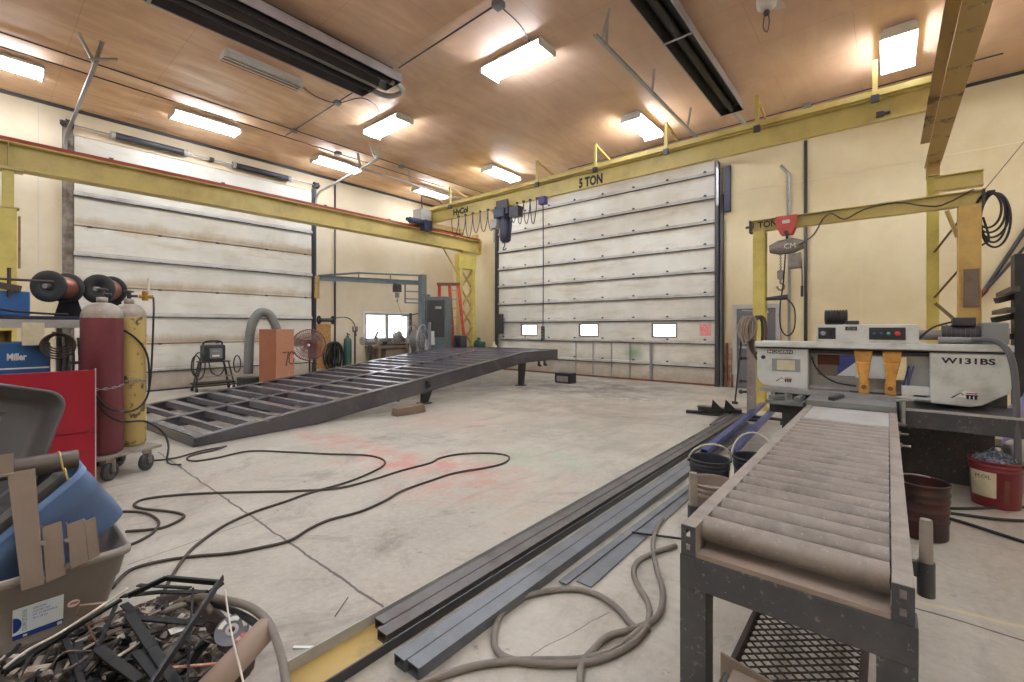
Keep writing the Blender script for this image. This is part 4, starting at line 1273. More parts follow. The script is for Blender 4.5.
# machine pieces under the far end of the ramp
bx = thing('steel_crate', 'small dark steel crate on the floor beyond the ramp frame end', 'crate', (-6.75, 10.35, 0))
MB().box(-7.0, -6.5, 10.2, 10.5, .01, .28).build('body', M['black'], bx, bevel=.01)
MB().box(-6.93, -6.57, 10.185, 10.2, .05, .2).build('front_recess', M['dusty'], bx)

# ================================================================== steel on the floor
def tubebar(label, x, y0, y1, w, h, m, z=.004, dx=0.0, group=None):
    o = MB().rhs((x, y0, z + h / 2), (x + dx, y1, z + h / 2), w, h, .006).build('steel_tube', m, None, loc=(x, y0, z))
    return tag(o, label, 'steel tube', group)


tubebar('left of the pair of grey rectangular steel tubes on the floor', -1.648, 1.2, 7.6, .075, .052, M['mill'], dx=-.02)
tubebar('right one of the paired grey rectangular steel tubes, beside the loose flat bar', -1.566, 1.21, 7.5, .08, .052, M['mill'], dx=-.02)
tubebar('brown steel tube along the left of the floor steel, on the yellow channel side', -1.92, 1.28, 8.4, .075, .05, M['mill_rust'], z=.011, dx=-.02)
tubebar('brown steel tube lying between the outer brown tube and the grey pair', -1.838, 1.24, 8.4, .075, .05, M['mill_rust'], z=.011, dx=-.02)
ych = thing('steel_channel', 'long yellow painted channel on the floor cradling two brown tubes', 'steel channel', (-1.88, .86, 0))
MB().hexa([(-1.985, .86, .003), (-1.775, .86, .003), (-1.775, .86, .009), (-1.985, .86, .009)], [(-2.01, 8.5, .003), (-1.8, 8.5, .003), (-1.8, 8.5, .009), (-2.01, 8.5, .009)]).build('web', M['yellow_old'], ych)
MB().hexa([(-1.993, .86, .003), (-1.985, .86, .003), (-1.985, .86, .062), (-1.993, .86, .062)], [(-2.018, 8.5, .003), (-2.01, 8.5, .003), (-2.01, 8.5, .062), (-2.018, 8.5, .062)]).build('flange', M['lgrey'], ych)
MB().hexa([(-1.775, .86, .003), (-1.767, .86, .003), (-1.767, .86, .05), (-1.775, .86, .05)], [(-1.8, 8.5, .003), (-1.792, 8.5, .003), (-1.792, 8.5, .05), (-1.8, 8.5, .05)]).build('flange', M['dark'], ych)  # dark colour paints in the shadow along this flange
for lb, p, q, w in (('wider of two thin flat steel bars on the floor', (-1.36, 2.28), (-1.395, 5.2), .1), ('narrower thin flat bar overlapping the wider one', (-1.455, 2.2), (-1.42, 4.9), .055)):
    o = MB().bar((p[0], p[1], .008 if w > .08 else .0155), (q[0], q[1], .008 if w > .08 else .0155), w, .007)
    tag(o.build('flat_bar', M['mill'], None, loc=(p[0], p[1], 0)), lb, 'steel bar')
# thin rods crossing under the conveyor corner
o = MB().cyl((-1.42, 3.05, .025), (-.65, 3.4, .012), .008, n=6)
tag(o.build('thin_rod', M['black'], None, loc=(-1.4, 3.05, 0)), 'thin black rod on the floor crossing the flat bars', 'rod')
# tubes ahead of the saw, their blue a painted window reflection
for lb, p, q, w, h in (('left of two steel tubes with painted blue window sheen sloping towards the bandsaw', at(704, 452, .1), at(763, 404, .16), .075, .06),
                       ('right one of two steel tubes with painted blue window sheen sloping towards the bandsaw, beside the pails', at(732, 452, .1), at(773, 410, .17), .075, .06)):
    p, q = V(p), V(q)
    p = q + (p - q) * 1.0
    o = MB().rhs(p, q, w, h, .006)
    tag(o.build('steel_tube', M['blue_and_sheen'], None, loc=tuple(p)), lb, 'steel tube')
ho_ = thing('steel_skid', 'low dark steel skid under the ends of the blue-sheen tubes', 'skid', (-1.6, 7.3, 0))
MB().box(-1.77, -1.2, 8.0, 8.06, .06, .1).build('cross_bar', M['dark'], ho_)
for xx in (-1.77, -1.28):
    MB().box(xx, xx + .08, 8.0, 8.06, .0, .06).build('foot', M['dark'], ho_)

sc = thing('scrap_channel', 'rusty channel offcut with two upright flanges on the floor near the man door', 'steel channel', (-2.25, 8.45, 0))
MB().channel(at(698, 413) + V((0, 0, .075)), at(742, 417) + V((0, 0, .075)), .16, .14, .012).build('body', M['mill_rust'], sc)
for px in (711, 724):
    c = at(px, 409, .14)
    MB().prism([c, c + V((.16, .08, 0)), c + V((.02, .02, .16)), ], (.008, -.01, 0)).build('flange_plate', M['black'], sc)
o = MB().bar(at(686, 413) + V((0, 0, .03)), at(702, 414) + V((0, 0, .03)), .09, .05)
tag(o.build('steel_offcut', M['black'], None, loc=tuple(at(690, 413))), 'small dark steel offcut left of the rusty channel offcut', 'steel offcut')
o = MB().bar(at(712, 428) + V((0, 0, .03)), at(727, 416) + V((0, 0, .03)), .07, .05)
tag(o.build('steel_offcut', M['mill_rust'], None, loc=tuple(at(715, 424))), 'short brown bar in front of the rusty channel offcut', 'steel offcut')

# ================================================================== hoses and cables on the floor
def cable(name, label, px, r, m, cat='cable', sm=5, z=None):
    P = [at(*q) for q in px]
    P = [V((p.x, p.y, (r + .001) if len(q) < 3 else q[2])) for p, q in zip(P, px)]
    o = MB().tube(P, r, 8, smooth=sm).build(name, m, None, loc=tuple(P[0]))
    return tag(o, label, cat)


cable('welding_cable', 'dark cable looping from the cylinder cart across the floor to its far bend', [(148, 462), (175, 459), (200, 452), (222, 448), (226, 447), (215, 451), (193, 456), (187, 460), (195, 462), (216, 459), (250, 452), (290, 453), (330, 455), (365, 456), (382, 460), (384, 466), (370, 474), (345, 484), (310, 494), (285, 503), (255, 513), (228, 525), (205, 540), (188, 555), (172, 578), (160, 602)], .0105, M['cable'])
cable('welding_cable', 'short dark cable curving out from behind the taupe tote', [(116, 513), (136, 513), (150, 516), (159, 524), (153, 534), (140, 542), (124, 549)], .010, M['cable'])
cable('welding_cable', 'dark cable reaching furthest into the middle of the floor and back to the taupe tote', [(126, 533), (150, 531), (163, 529), (177, 523), (184, 517), (171, 513), (143, 510), (134, 506), (146, 500), (180, 496), (218, 494), (256, 493), (300, 492), (340, 489), (375, 480), (400, 472), (430, 464), (440, 459), (460, 455), (490, 454), (508, 457), (506, 463), (490, 468), (455, 474), (430, 482), (402, 492), (385, 502), (360, 513), (330, 521), (310, 530), (290, 542), (262, 549), (230, 555), (195, 558), (160, 563), (130, 572), (112, 590)], .0105, M['cable'])
cable('air_hose', 'thick dusty hose lying in a big loop on the floor by the conveyor', [(663, 521), (656, 532), (653, 548), (656, 570), (662, 590), (662, 608), (655, 622), (635, 632), (608, 640), (592, 655), (582, 668), (580, 690)], .016, M['hose'], 'hose')
cable('air_hose', 'thick dusty hose making an arc from the roller conveyor leg to the near floor', [(676, 548), (655, 555), (637, 565), (634, 578), (640, 592), (648, 606), (649, 622), (640, 640), (620, 655), (590, 666), (560, 668), (530, 667), (503, 660), (494, 645), (500, 620), (520, 602), (548, 594), (575, 592), (598, 598), (618, 612), (634, 630), (650, 632)], .016, M['hose'], 'hose')
cable('air_hose', 'nearest dusty hose running along the bottom edge of the floor', [(400, 700), (430, 684), (470, 671), (510, 665), (545, 664), (580, 663), (610, 655), (630, 642), (646, 628)], .016, M['hose'], 'hose')
for lb, pts in (('upper of three dark cables on the floor behind the ribbed pail', [(930, 509), (960, 510), (1000, 509), (1040, 508)]),
                ('middle one of three dark cables on the floor beside the ribbed pail', [(930, 512), (960, 516), (1000, 521), (1040, 523)]),
                ('lowest of three dark cables on the floor beside the ribbed pail', [(930, 515), (960, 523), (1000, 536), (1040, 549)])):
    cable('floor_cable', lb, pts, .012, M['rubber'])
sp = MB()
for (a, b) in (((335, 617), (348, 598)),):
    sp.cyl(at(*a) + V((0, 0, .004)), at(*b) + V((0, 0, .004)), .003, n=5)
tag(sp.build('wire_offcut', M['dark'], None, loc=tuple(at(335, 617))), 'thin wire offcut alone on the bare floor', 'wire')
tg = at(304, 648)
tag(MB().box(tg.x - .05, tg.x + .05, tg.y - .008, tg.y + .008, .001, .006).xform(Matrix.Translation(tg) @ Matrix.Rotation(TH, 4, 'Z') @ Matrix.Translation(-tg)).build('paper_tag', M['white'], None, loc=tuple(tg)), 'white strip tag on the floor beside the scrap heap', 'tag')
# ================================================================== roller conveyor
XL, XR = -.607, .06
YC0, YC1 = 1.735, 5.22
cv = thing('roller_conveyor', 'dusty grey roller conveyor leading up to the bandsaw', 'conveyor', ((XL + XR) / 2, YC0, 0))
for x0, x1, s in ((XL, XL + .052, 1), (XR - .052, XR, -1)):
    r = MB().box(x0, x1, YC0 + .006, YC1, .738, .75).box(x0, x1, YC0 + .006, YC1, .64, .648)
    xi = x1 - .008 if s > 0 else x0
    r.box(xi, xi + .008, YC0 + .006, YC1, .648, .738)
    xo = x0 if s > 0 else x1 - .006
    r.box(xo, xo + .006, YC0 + .006, YC1, .7, .738)
    rl = r.build('side_rail', M['dusty'], cv, bevel=.002)
    ep = MB()
    ep.box(x0, x1, YC0, YC0 + .006, .64, .658).box(x0, x1, YC0, YC0 + .006, .737, .75).box(x0, x0 + .018, YC0, YC0 + .006, .658, .737).box(x1 - .018, x1, YC0, YC0 + .006, .658, .737)
    ep.box(x0 + .018, x1 - .018, YC0, YC0 + .006, .683, .709)
    ep.build('end_plate', M['frame_dark'], rl)
NR = 21
for k in range(NR):
    y = 1.85 + k * .1265
    r = MB().cyl((XL + .053, y, .712), (XR - .056, y, .712), .046, n=22)
    ro = r.build('roller', M['roller'], cv)
    MB().cyl((XL + .05, y, .712), (XR - .05, y, .712), .011, n=8).build('axle', M['spring'], ro)
MB().box(XL + .054, XR - .054, 4.48, 5.2, .735, .747).build('slide_plate', M['lgrey'], cv, bevel=.003)
MB().box(XL + .054, XR - .054, YC0 + .004, YC0 + .05, .638, .655).box(XL + .054, XR - .054, YC0 + .05, YC0 + .36, .638, .645).build('dust_ledge', M['primer'], cv)
for yb in (YC0 - .0, 3.4, 5.0):
    MB().box(XL - .006, XR + .008, yb, yb + .1, .518, .637).build('cross_beam', M['frame_dark'], cv, bevel=.004)
    for xx in (XL - .02, XR - .1):
        lg = MB().rhs((xx + .06, yb + .055, .012), (xx + .06, yb + .055, .518), .095, .09, .006, up=(0, 1, 0)).build('leg', M['frame_dark'], cv)
        MB().box(xx - .02, xx + .14, yb - .03, yb + .14, .0, .012).build('foot_plate', M['frame_dark'], lg)
for xx in (XL - .07, XR + .04):
    yy = 2.09
    MB().cyl((xx, yy, .585), (xx, yy, .7), .024, n=18).box(min(xx, XL if xx < 0 else XR), max(xx, XL if xx < 0 else XR), yy - .012, yy + .012, .645, .695).build('peg_socket', M['frame_dark'], cv)
    MB().lathe([(0, .69), (.019, .69), (.019, .69), (.0175, .83), (.016, .845), (.016, .845), (0, .847)], (xx, yy, 0), n=18).build('guide_peg', M['dusty'], cv)
for yy in (4.1, 4.55, 5.0):
    MB().cyl((XR, yy, .69), (XR + .06, yy, .69), .008, n=8).cyl((XR, yy, .69), (XR + .015, yy, .69), .018, n=6).build('clamp_stud', M['dusty'], cv)

# expanded metal tray on the floor beneath
MB().box(XL + .054, XR - .054, YC0 + .36, YC1 - .05, .6, .606).build('gap_shade_sheet', M['frame_dark'], cv)  # added dark sheet, makes the gaps between rollers read as shade
tr = thing('mesh_tray', 'rusty expanded metal tray under the near end of the conveyor', 'tray', (-.25, 2.6, 0))
tx0, tx1, ty0, ty1, tz = -.485, -.06, 1.38, 3.2, .16
f = MB().box(tx0, tx0 + .018, ty0, ty1, tz - .03, tz + .02).box(tx1 - .025, tx1, ty0, ty1, tz - .03, tz + .02).box(tx0 + .025, tx1 - .025, ty0, ty0 + .025, tz - .03, tz + .02).box(tx0 + .025, tx1 - .025, ty1 - .025, ty1, tz - .03, tz + .02)
M['rust_dark'] = paint('dark_rusted_steel', (66, 50, 45), 0.7, dirt=(44, 37, 35), sc=9)
f.build('tray_frame', M['rust_dark'], tr)
g = MB()
step = .048
k = -40
while k < 80:
    for s in (1, -1):
        # lines y = c + s*1.1*x clipped to the tray
        c = ty0 + k * step
        P = []
        xa, xb = tx0 + .02, tx1 - .02
        ya, yb = c + s * .9 * (xa - tx0), c + s * .9 * (xb - tx0)
        if s < 0:
            ya, yb = ya + .4, yb + .4
        lo, hi = ty0 + .02, ty1 - .02
        pa, pb = V((xa, ya, tz)), V((xb, yb, tz))
        d = pb - pa
        t0, t1 = 0.0, 1.0
        if abs(d.y) > 1e-6:
            u, v = (lo - ya) / d.y, (hi - ya) / d.y
            t0, t1 = max(t0, min(u, v)), min(t1, max(u, v))
        if t1 - t0 > .03:
            g.bar(pa + d * t0, pa + d * t1, .004, .007)
    k += 1
g.build('expanded_mesh', M['rust_dark'], tr)
for xx in (tx0 + .03, tx1 - .03):
    for yy in (ty0 + .03, ty1 - .03):
        MB().box(xx - .02, xx + .02, yy - .02, yy + .02, 0, tz - .03).build('leg', M['rust_dark'], tr)
rb = thing('steel_bracket', 'brown welded steel bracket on the mesh tray between the conveyor legs', 'bracket', (-.42, 1.72, .17))
MB().box(-.43, -.32, 1.6, 1.76, .26, .268).box(-.43, -.32, 1.6, 1.61, .185, .26).box(-.43, -.42, 1.61, 1.76, .185, .26).build('box_section', M['primer'], rb)
MB().prism([(-.475, 1.77, .185), (-.29, 1.77, .185), (-.29, 1.77, .27), (-.475, 1.77, .3)], (0, .01, 0)).build('back_plate', M['primer'], rb)
MB().cyl((-.465, 1.66, .19), (-.44, 1.74, .25), .016, n=10).build('pin', M['dark'], rb)
MB().box(-.475, -.29, 1.58, 1.79, .182, .186).build('base_plate', M['primer'], rb)

# ================================================================== bandsaw
SY = 5.75
bs = thing('bandsaw', 'large grey horizontal bandsaw with a control box on top', 'bandsaw', (-.16, 6.0, 0))


def fy(px, py, y=SY): return aty(px, py, y)


def front_poly(pts, y, depth):
    return [V((p[0], y, p[1])) for p in pts], V((0, depth, 0))


pl = [(-1.15, 1.275), (-1.15, .95), (-1.13, .90), (-1.09, .86), (-1.03, .84), (-.66, .83), (-.66, 1.275)]
a, d = front_poly(pl, SY, .36)
lg_ = MB().prism(a, d).build('wheel_guard', M['sawgrey'], bs, bevel=.012)
pr_ = [(.30, 1.275), (.30, .80), (.56, .79), (.64, .81), (.80, .93), (.825, 1.0), (.825, 1.275)]
a, d = front_poly(pr_, SY - .03, .4)
rg_ = MB().prism(a, d).build('wheel_guard', M['sawgrey'], bs, bevel=.012)
MB().box(-1.165, .83, SY - .05, SY + .38, 1.29, 1.35).build('top_beam', M['sawgrey'], bs, bevel=.008)
MB().box(-1.16, -.655, SY - .012, SY + .02, 1.272, 1.29).build('guard_shade_strip', M['black'], bs)  # black strips painted in for the shade under the top beam
MB().box(.3, .828, SY - .04, SY + .02, 1.272, 1.29).build('guard_shade_strip', M['black'], bs)
# web between the guards with the throat opening
wb = MB()
wb.box(-.66, .30, SY + .2, SY + .23, 1.21, 1.29).box(-.66, -.60, SY + .2, SY + .23, .85, 1.21).box(.14, .30, SY + .12, SY + .15, .86, 1.28).box(-.60, .14, SY + .2, SY + .23, .85, .98) 
wb.build('saw_frame', M['lgrey'], bs, bevel=.004)
MB().box(-.60, -.40, SY + .24, SY + .25, 1.1, 1.21).build('rust_plate', M['rust'], bs)
MB().box(-.60, -.42, SY + .24, SY + .25, .97, 1.1).build('splash_plate', M['primer'], bs)
MB().box(.10, .31, SY + .0, SY + .12, .86, .94).build('lower_guard', M['sawgrey'], bs, bevel=.006)
MB().box(-.66, .32, SY + .02, SY + .023, .862, .888).build('blade', M['galv'], bs)
MB().cyl((-.66, SY + .1, 1.25), (.30, SY + .1, 1.25), .022, n=12).build('guide_bar', M['dark'], bs)
for xa, lean in ((fy(863, 355).x, .008), (fy(892, 355).x, -.012)):
    g = MB()
    g.hexa([(xa - .075, SY + .0, 1.27), (xa + .075, SY + .0, 1.27), (xa + .075, SY + .16, 1.27), (xa - .075, SY + .16, 1.27)],
           [(xa - .062, SY + .0, 1.16), (xa + .062, SY + .0, 1.16), (xa + .062, SY + .12, 1.16), (xa - .062, SY + .12, 1.16)])
    g.hexa([(xa - .062, SY + .0, 1.16), (xa + .062, SY + .0, 1.16), (xa + .062, SY + .12, 1.16), (xa - .062, SY + .12, 1.16)],
           [(xa - .032 + lean, SY - .01, .96), (xa + .032 + lean, SY - .01, .96), (xa + .032 + lean, SY + .07, .96), (xa - .032 + lean, SY + .07, .96)])
    g.box(xa - .042 + lean, xa + .042 + lean, SY - .025, SY + .08, .845, .965)
    ga_ = g.build('guide_arm', M['orange_cast'], bs, bevel=.008)
    MB().box(xa - .03, xa + .03, SY - .012, SY + .002, 1.06, 1.14).build('rib', M['orange_cast'], ga_)
    MB().cyl((xa + lean, SY - .05, .91), (xa + lean, SY - .02, .91), .022, n=10).build('guide_roller', M['rust'], ga_)
MB().tube([fy(812, 357, SY + .1), fy(815, 366, SY + .05), fy(824, 376, SY + .02), fy(838, 383, SY + .02), fy(856, 386, SY + .05)], .009, 6).build('coolant_hose', M['rubber'], bs)
# control box
cx0, cx1 = -.58, .225
cb_ = MB().box(cx0, cx1, SY - .03, SY + .22, 1.35, 1.535).build('control_box', M['white'] if False else M['sawgrey'], bs, bevel=.006)
y_ = SY - .034
for xa, xb in ((cx0 + .015, cx0 + .165), (-.145, .13)):
    MB().box(xa, xb, y_, y_ + .006, 1.385, 1.505).build('control_panel', M['panelblack'], cb_, bevel=.003)
for xa, mm, r in ((cx0 + .06, 'btn_grey', .024), (-.105, 'btn_blue', .014), (-.05, 'btn_blue', .014), (.005, 'btn_green', .016), (.07, 'btn_red', .024)):
    MB().lathe([(0, .03), (r * .8, .028), (r, .02), (r, .02), (r * .7, 0), (0, 0)], (xa, y_, 1.445), (0, -1, 0), n=16).build('button', M[mm], cb_)
MB().box(cx0 + .115, cx0 + .135, y_ - .02, y_, 1.42, 1.47).build('lever_switch', M['ink'], cb_)
MB().box(-.335, -.24, y_, y_ + .004, 1.475, 1.515).build('badge', M['panelblack'], cb_)
MB().ring((-.305, y_ - .002, 1.495), (0, 1, 0), .011, .004, 16, 6).build('badge_emblem', M['btn_grey'], cb_)
for zz in (1.488, 1.5):
    MB().box(-.285, -.25, y_ - .002, y_, zz - .003, zz + .003).build('badge_line', M['btn_grey'], cb_)
# writing and plates on the guards
MB().box(-1.045, -.8, SY - .004, SY + .002, 1.215, 1.256).build('name_plate', M['panelblack'], lg_)
letters('lettering', 'MODERN', M['white'], lg_, (-1.035, SY - .005, 1.222), (1, 0, 0), (0, 0, 1), .225, .028, .001, .01)
pp = MB().box(-1.0, -.73, SY - .004, SY + .002, 1.02, 1.16).build('data_plate', M['btn_grey'], lg_)
MB().box(-.95, -.78, SY - .006, SY, 1.035, 1.145).build('stained_sticker', M['paper'], pp)
MB().cyl((-1.085, SY - .008, 1.17), (-1.085, SY, 1.17), .022, n=16).build('cap_nut', M['panelblack'], lg_)


def emblem(parent, x, y, z, s):
    """small white badge: a black peak beside a black box with a red bar above it"""
    MB().prism([(x - s * .3, y, z), (x + s * .55, y, z - s * .12), (x + s * .55, y, z + s * .3), (x + s * .1, y, z + s * .36)], (0, -.002, 0)).build('emblem_ground', M['white'], parent)
    MB().prism([(x - s * .5, y - .004, z - s * .1), (x - s * .38, y - .004, z - s * .1), (x + .0, y - .004, z + s * .24), (x - s * .06, y - .004, z + s * .24)], (0, -.001, 0)) \
        .prism([(x - s * .06, y - .004, z + s * .24), (x, y - .004, z + s * .24), (x + s * .1, y - .004, z + s * .1), (x + s * .04, y - .004, z + s * .1)], (0, -.001, 0)).build('emblem_peak', M['ink'], parent)
    m = MB()
    for i in range(3):
        m.box(x + s * (.2 + .17 * i), x + s * (.31 + .17 * i), y - .005, y - .003, z - s * .12, z + s * .1)
    m.box(x + s * .16, x + s * .7, y - .005, y - .003, z + s * .08, z + s * .14).build('emblem_box', M['ink'], parent)
    MB().box(x + s * .2, x + s * .66, y - .005, y - .003, z + s * .2, z + s * .26).build('emblem_bar', M['btn_red'], parent)


emblem(lg_, -.9, SY - .001, .92, .13)
emblem(rg_, .51, SY - .031, .88, .15)
letters('lettering', 'W131BS', M['ink'], rg_, (.375, SY - .036, 1.175), (1, 0, 0), (0, 0, 1), .345, .055, .001, .03)
MB().box(.305, .82, SY - .0345, SY - .03, 1.15, 1.255).build('name_band', M['btn_grey'] if False else M['sawgrey'], rg_)
# motors on top of the right end
mt = MB().cyl((.40, 6.05, 1.44), (.66, 6.05, 1.44), .085, n=20)
for k in range(7):
    mt.cyl((.43 + k * .032, 6.05, 1.44), (.44 + k * .032, 6.05, 1.44), .095, n=20)
mt.build('drive_motor', M['dark'], bs)
MB().box(.47, .63, 5.97, 6.1, 1.52, 1.6).build('terminal_box', M['dark'], bs, bevel=.01)
MB().box(.66, .83, 5.9, 6.16, 1.35, 1.55).build('gearbox', M['grey'], bs, bevel=.015)
MB().cyl((.2, 6.1, 1.43), (.4, 6.1, 1.43), .05, n=16).build('coupling', M['dusty'], bs)
MB().cyl((.36, 5.78, 1.385), (.52, 5.78, 1.385), .033, n=14).cyl((.52, 5.78, 1.385), (.65, 5.78, 1.385), .03, n=14).build('hose_union', M['grey'], bs)
MB().tube([(.2, 5.8, 1.36), (.28, 5.85, 1.46), (.36, 5.95, 1.52), (.48, 6.02, 1.56)], .01, 6).build('motor_cable', M['rubber'], bs)
rl_ = MB()
prof = [(.0, 0)]
for k in range(8):
    prof += [(.07, k * .026), (.085, k * .026 + .006), (.085, k * .026 + .018), (.07, k * .026 + .024)]
rl_.lathe(prof + [(0, .21)], (-.55, 6.2, 1.62), (1, 0, 0), n=20).box(-.52, -.38, 6.12, 6.28, 1.35, 1.56)
rl_.build('hose_reel', M['rubber'], bs)
MB().box(-.36, -.24, 6.1, 6.2, 1.35, 1.58).build('valve_block', M['dark'], bs, bevel=.01)
# bed, vice, tray and base
M['hose_dark'] = paint('grey_rubber_hose', (92, 90, 92), 0.5, sc=5)
MB().box(-.62, .06, 5.24, 5.72, .74, .8).build('vice_bed', M['grey'], bs, bevel=.006)
MB().bar((-.42, 5.3, .815), (-.36, 5.6, .815), .05, .03).build('clamp_bar', M['dark'], bs)
MB().box(-1.1, .07, 5.6, 5.72, .8, .845).build('fence_bar', M['galv'], bs)
MB().box(.09, .9, 5.5, 6.2, .59, .752).build('coolant_tray', M['frame_dark'], bs, bevel=.004)
MB().box(.09, .9, 5.494, 5.52, .742, .762).build('tray_lip', M['lgrey'], bs)
MB().box(-.95, .76, 6.05, 6.6, .0, .59).build('base_cabinet', M['frame_dark'], bs, bevel=.006)
MB().box(-1.0, .09, 5.72, 6.6, .59, .8).build('bed_frame', M['frame_dark'], bs, bevel=.006)
MB().box(-.62, .06, 5.26, 5.7, .56, .74).box(-.6, -.5, 5.3, 5.4, .0, .56).box(-.06, .04, 5.3, 5.4, .0, .56).build('bed_support', M['black'], bs)
MB().cyl((.14, 5.62, .84), (.3, 5.62, .84), .022, n=12).cyl((.07, 5.62, .84), (.14, 5.62, .84), .014, n=10).build('vice_screw', M['galv'], bs)
MB().cyl((.1, 5.36, .62), (.1, 5.36, .86), .022, n=12).cyl((.05, 5.3, .85), (.17, 5.4, .85), .01, n=8).build('clamp_post', M['galv'], bs)
MB().box(-.3, .1, 5.74, 5.78, .845, .862).build('work_stop', M['dark'], bs)
th_ = MB().tube([fy(972, 340, 5.72), fy(988, 340, 5.68), fy(1001, 344, 5.64), fy(1009, 353, 5.6), fy(1014, 370, 5.57), fy(1016, 395, 5.54), fy(1017, 425, 5.52), fy(1018, 455, 5.5), fy(1018, 478, 5.5)], .023, 12)
tag(th_.build('suction_hose', M['hose_dark'], None, loc=(.8, 5.6, 0)), 'thick grey hose drooping over the right end of the bandsaw', 'hose')
MB().box(.2, .85, 6.15, 6.2, .75, 1.29).build('back_plate', M['frame_dark'], bs)
cl = MB()
for k in range(3):
    cl.cyl((-.95 + k * .13, 5.5, .74), (-.95 + k * .13, 5.5, .82), .018, n=10)
cl.box(-1.0, -.66, 5.4, 5.6, .7, .74).bar((-.95, 5.4, .77), (-.8, 5.6, .77), .05, .04).bar((-.72, 5.4, .77), (-.69, 5.6, .77), .05, .04)
cl.build('stop_block', M['grey'], bs)
MB().box(-.98, -.68, 5.5, 5.72, .6, .7).box(-.78, -.68, 5.5, 5.6, 0, .6).build('infeed_bracket', M['dark'], bs)
# sheets leaning behind the saw throat
for lb, nm, x0, x1, m1 in (('blue and white sheet seen through the saw throat left of the amber guide arm', 'printed_sheet', -.50, -.30, 'blue_and_sheen'),
                           ('white board seen through the saw throat between the two amber guide arms', 'printed_sheet', -.28, .0, 'white')):
    t = thing(nm, lb, 'sheet', ((x0 + x1) / 2, 6.75, 0))
    MB().hexa([(x0, 6.7, .003), (x1, 6.7, .003), (x1, 6.71, .003), (x0, 6.71, .003)], [(x0, 6.8, 1.36), (x1, 6.8, 1.36), (x1, 6.81, 1.36), (x0, 6.81, 1.36)]).build('board', M[m1], t)
    if m1 == 'blue_and_sheen':
        MB().prism([(x0 + .02, 6.766, .92), (x1, 6.766, .92), (x1, 6.778, 1.09)], (0, -.006, .0)).build('white_corner', M['white'], t)
    else:
        MB().prism([(x0, 6.785, 1.17), (x1, 6.785, 1.17), (x1, 6.787, 1.2), (x0, 6.787, 1.2)], (0, -.004, 0)).build('blue_stripe', M['label_blue'], t)
for k, (dx, mm) in enumerate(((0, 'label_blue'), (.035, 'blue_and_sheen'))):
    o = MB().bar((.10 + dx, 5.83 + .02 * k, .852), (.155 + dx, 5.85 + .012 * k, 1.13), .012, .05, up=(0, 1, 0))
    tag(o.build('blue_strip', M[mm], None, loc=(.05 + dx, 5.88, .89)), ('front of two blue flat strips leaning beside the right amber guide arm', 'rear one of two blue flat strips leaning by the right guide arm')[k], 'strip')

# ================================================================== pails
def pail(name, label, c, r0, r1, h, m, rim, liner=None, ribs=(), bail=None, bailm=None, cat='bucket', sy=1.0, extra=None):
    t = thing(name, label, cat, (c[0], c[1], 0))
    x, y = c
    pr = [(0, .004), (r0, .004), (r0, .004), (r0 + .003, .02)]
    for rb in ribs:
        q = r0 + (r1 - r0) * rb / h
        pr += [(q, rb - .012), (q + .006, rb - .006), (q + .006, rb + .006), (q, rb + .012)]
    pr += [(r1, h - .012), (r1 + rim, h - .01), (r1 + rim, h), (r1, h + .004), (r1 - .004, h - .002), (r1 - .006, h - .02), (r0 - .006, .014), (0, .012)]
    MB().lathe(pr, (x, y, 0), n=36, sy=sy).build('body', m, t)
    if bail:
        a, lean, rise = bail
        d = V((math.cos(a), math.sin(a), 0))
        n = V((-d.y, d.x, 0))
        P = []
        for i in range(13):
            q = PI * i / 12
            P.append(V((x, y, h - .02)) + d * (math.cos(q) * (r1 + rim + .006)) + (n * lean + V((0, 0, rise))) * math.sin(q))
        MB().tube(P, .008, 8, smooth=0).build('handle', bailm, t)
        for s in (1, -1):
            e = V((x, y, h - .02)) + d * s * (r1 + rim)
            MB().ball(e, .014, 6).build('handle_lug', m, t)
    return t


pail('pail', 'black plastic pail with its white handle up, left of the conveyor', (-1.19, 4.1), .14, .162, .37, M['blackpail'], .008, ribs=(.3, .33), bail=(.5, -.12, .17), bailm=M['whiteplas'])
pail('pail', 'second black pail half hidden by the conveyor rail', (-.90, 4.36), .14, .16, .38, M['blackpail'], .008, ribs=(.3, .33), bail=(.2, .14, .2), bailm=M['whiteplas'])
gp = pail('pail', 'dusty grey pail without a handle in front of the black pails', (-1.0, 3.5), .135, .155, .37, M['primer'], .008, ribs=(.29, .33))
MB().lathe([(0, .29), (.143, .29)], (-1.0, 3.5, 0), n=28).build('residue', M['dusty'], gp)
pail('pail', 'scorched dark red ribbed steel pail beside the right rail of the conveyor', (.185, 4.42), .145, .155, .39, M['darkpail'], .008, ribs=(.13, .2, .27, .32), bail=(.4, .15, .02), bailm=M['dusty'])
rp_ = pail('pail', 'bright red oil pail full of steel swarf in front of the bandsaw base', (.70, 5.56), .145, .165, .385, M['redpail'], .008, ribs=(.31, .345), bail=(2.6, -.1, -.06), bailm=M['whiteplas'])
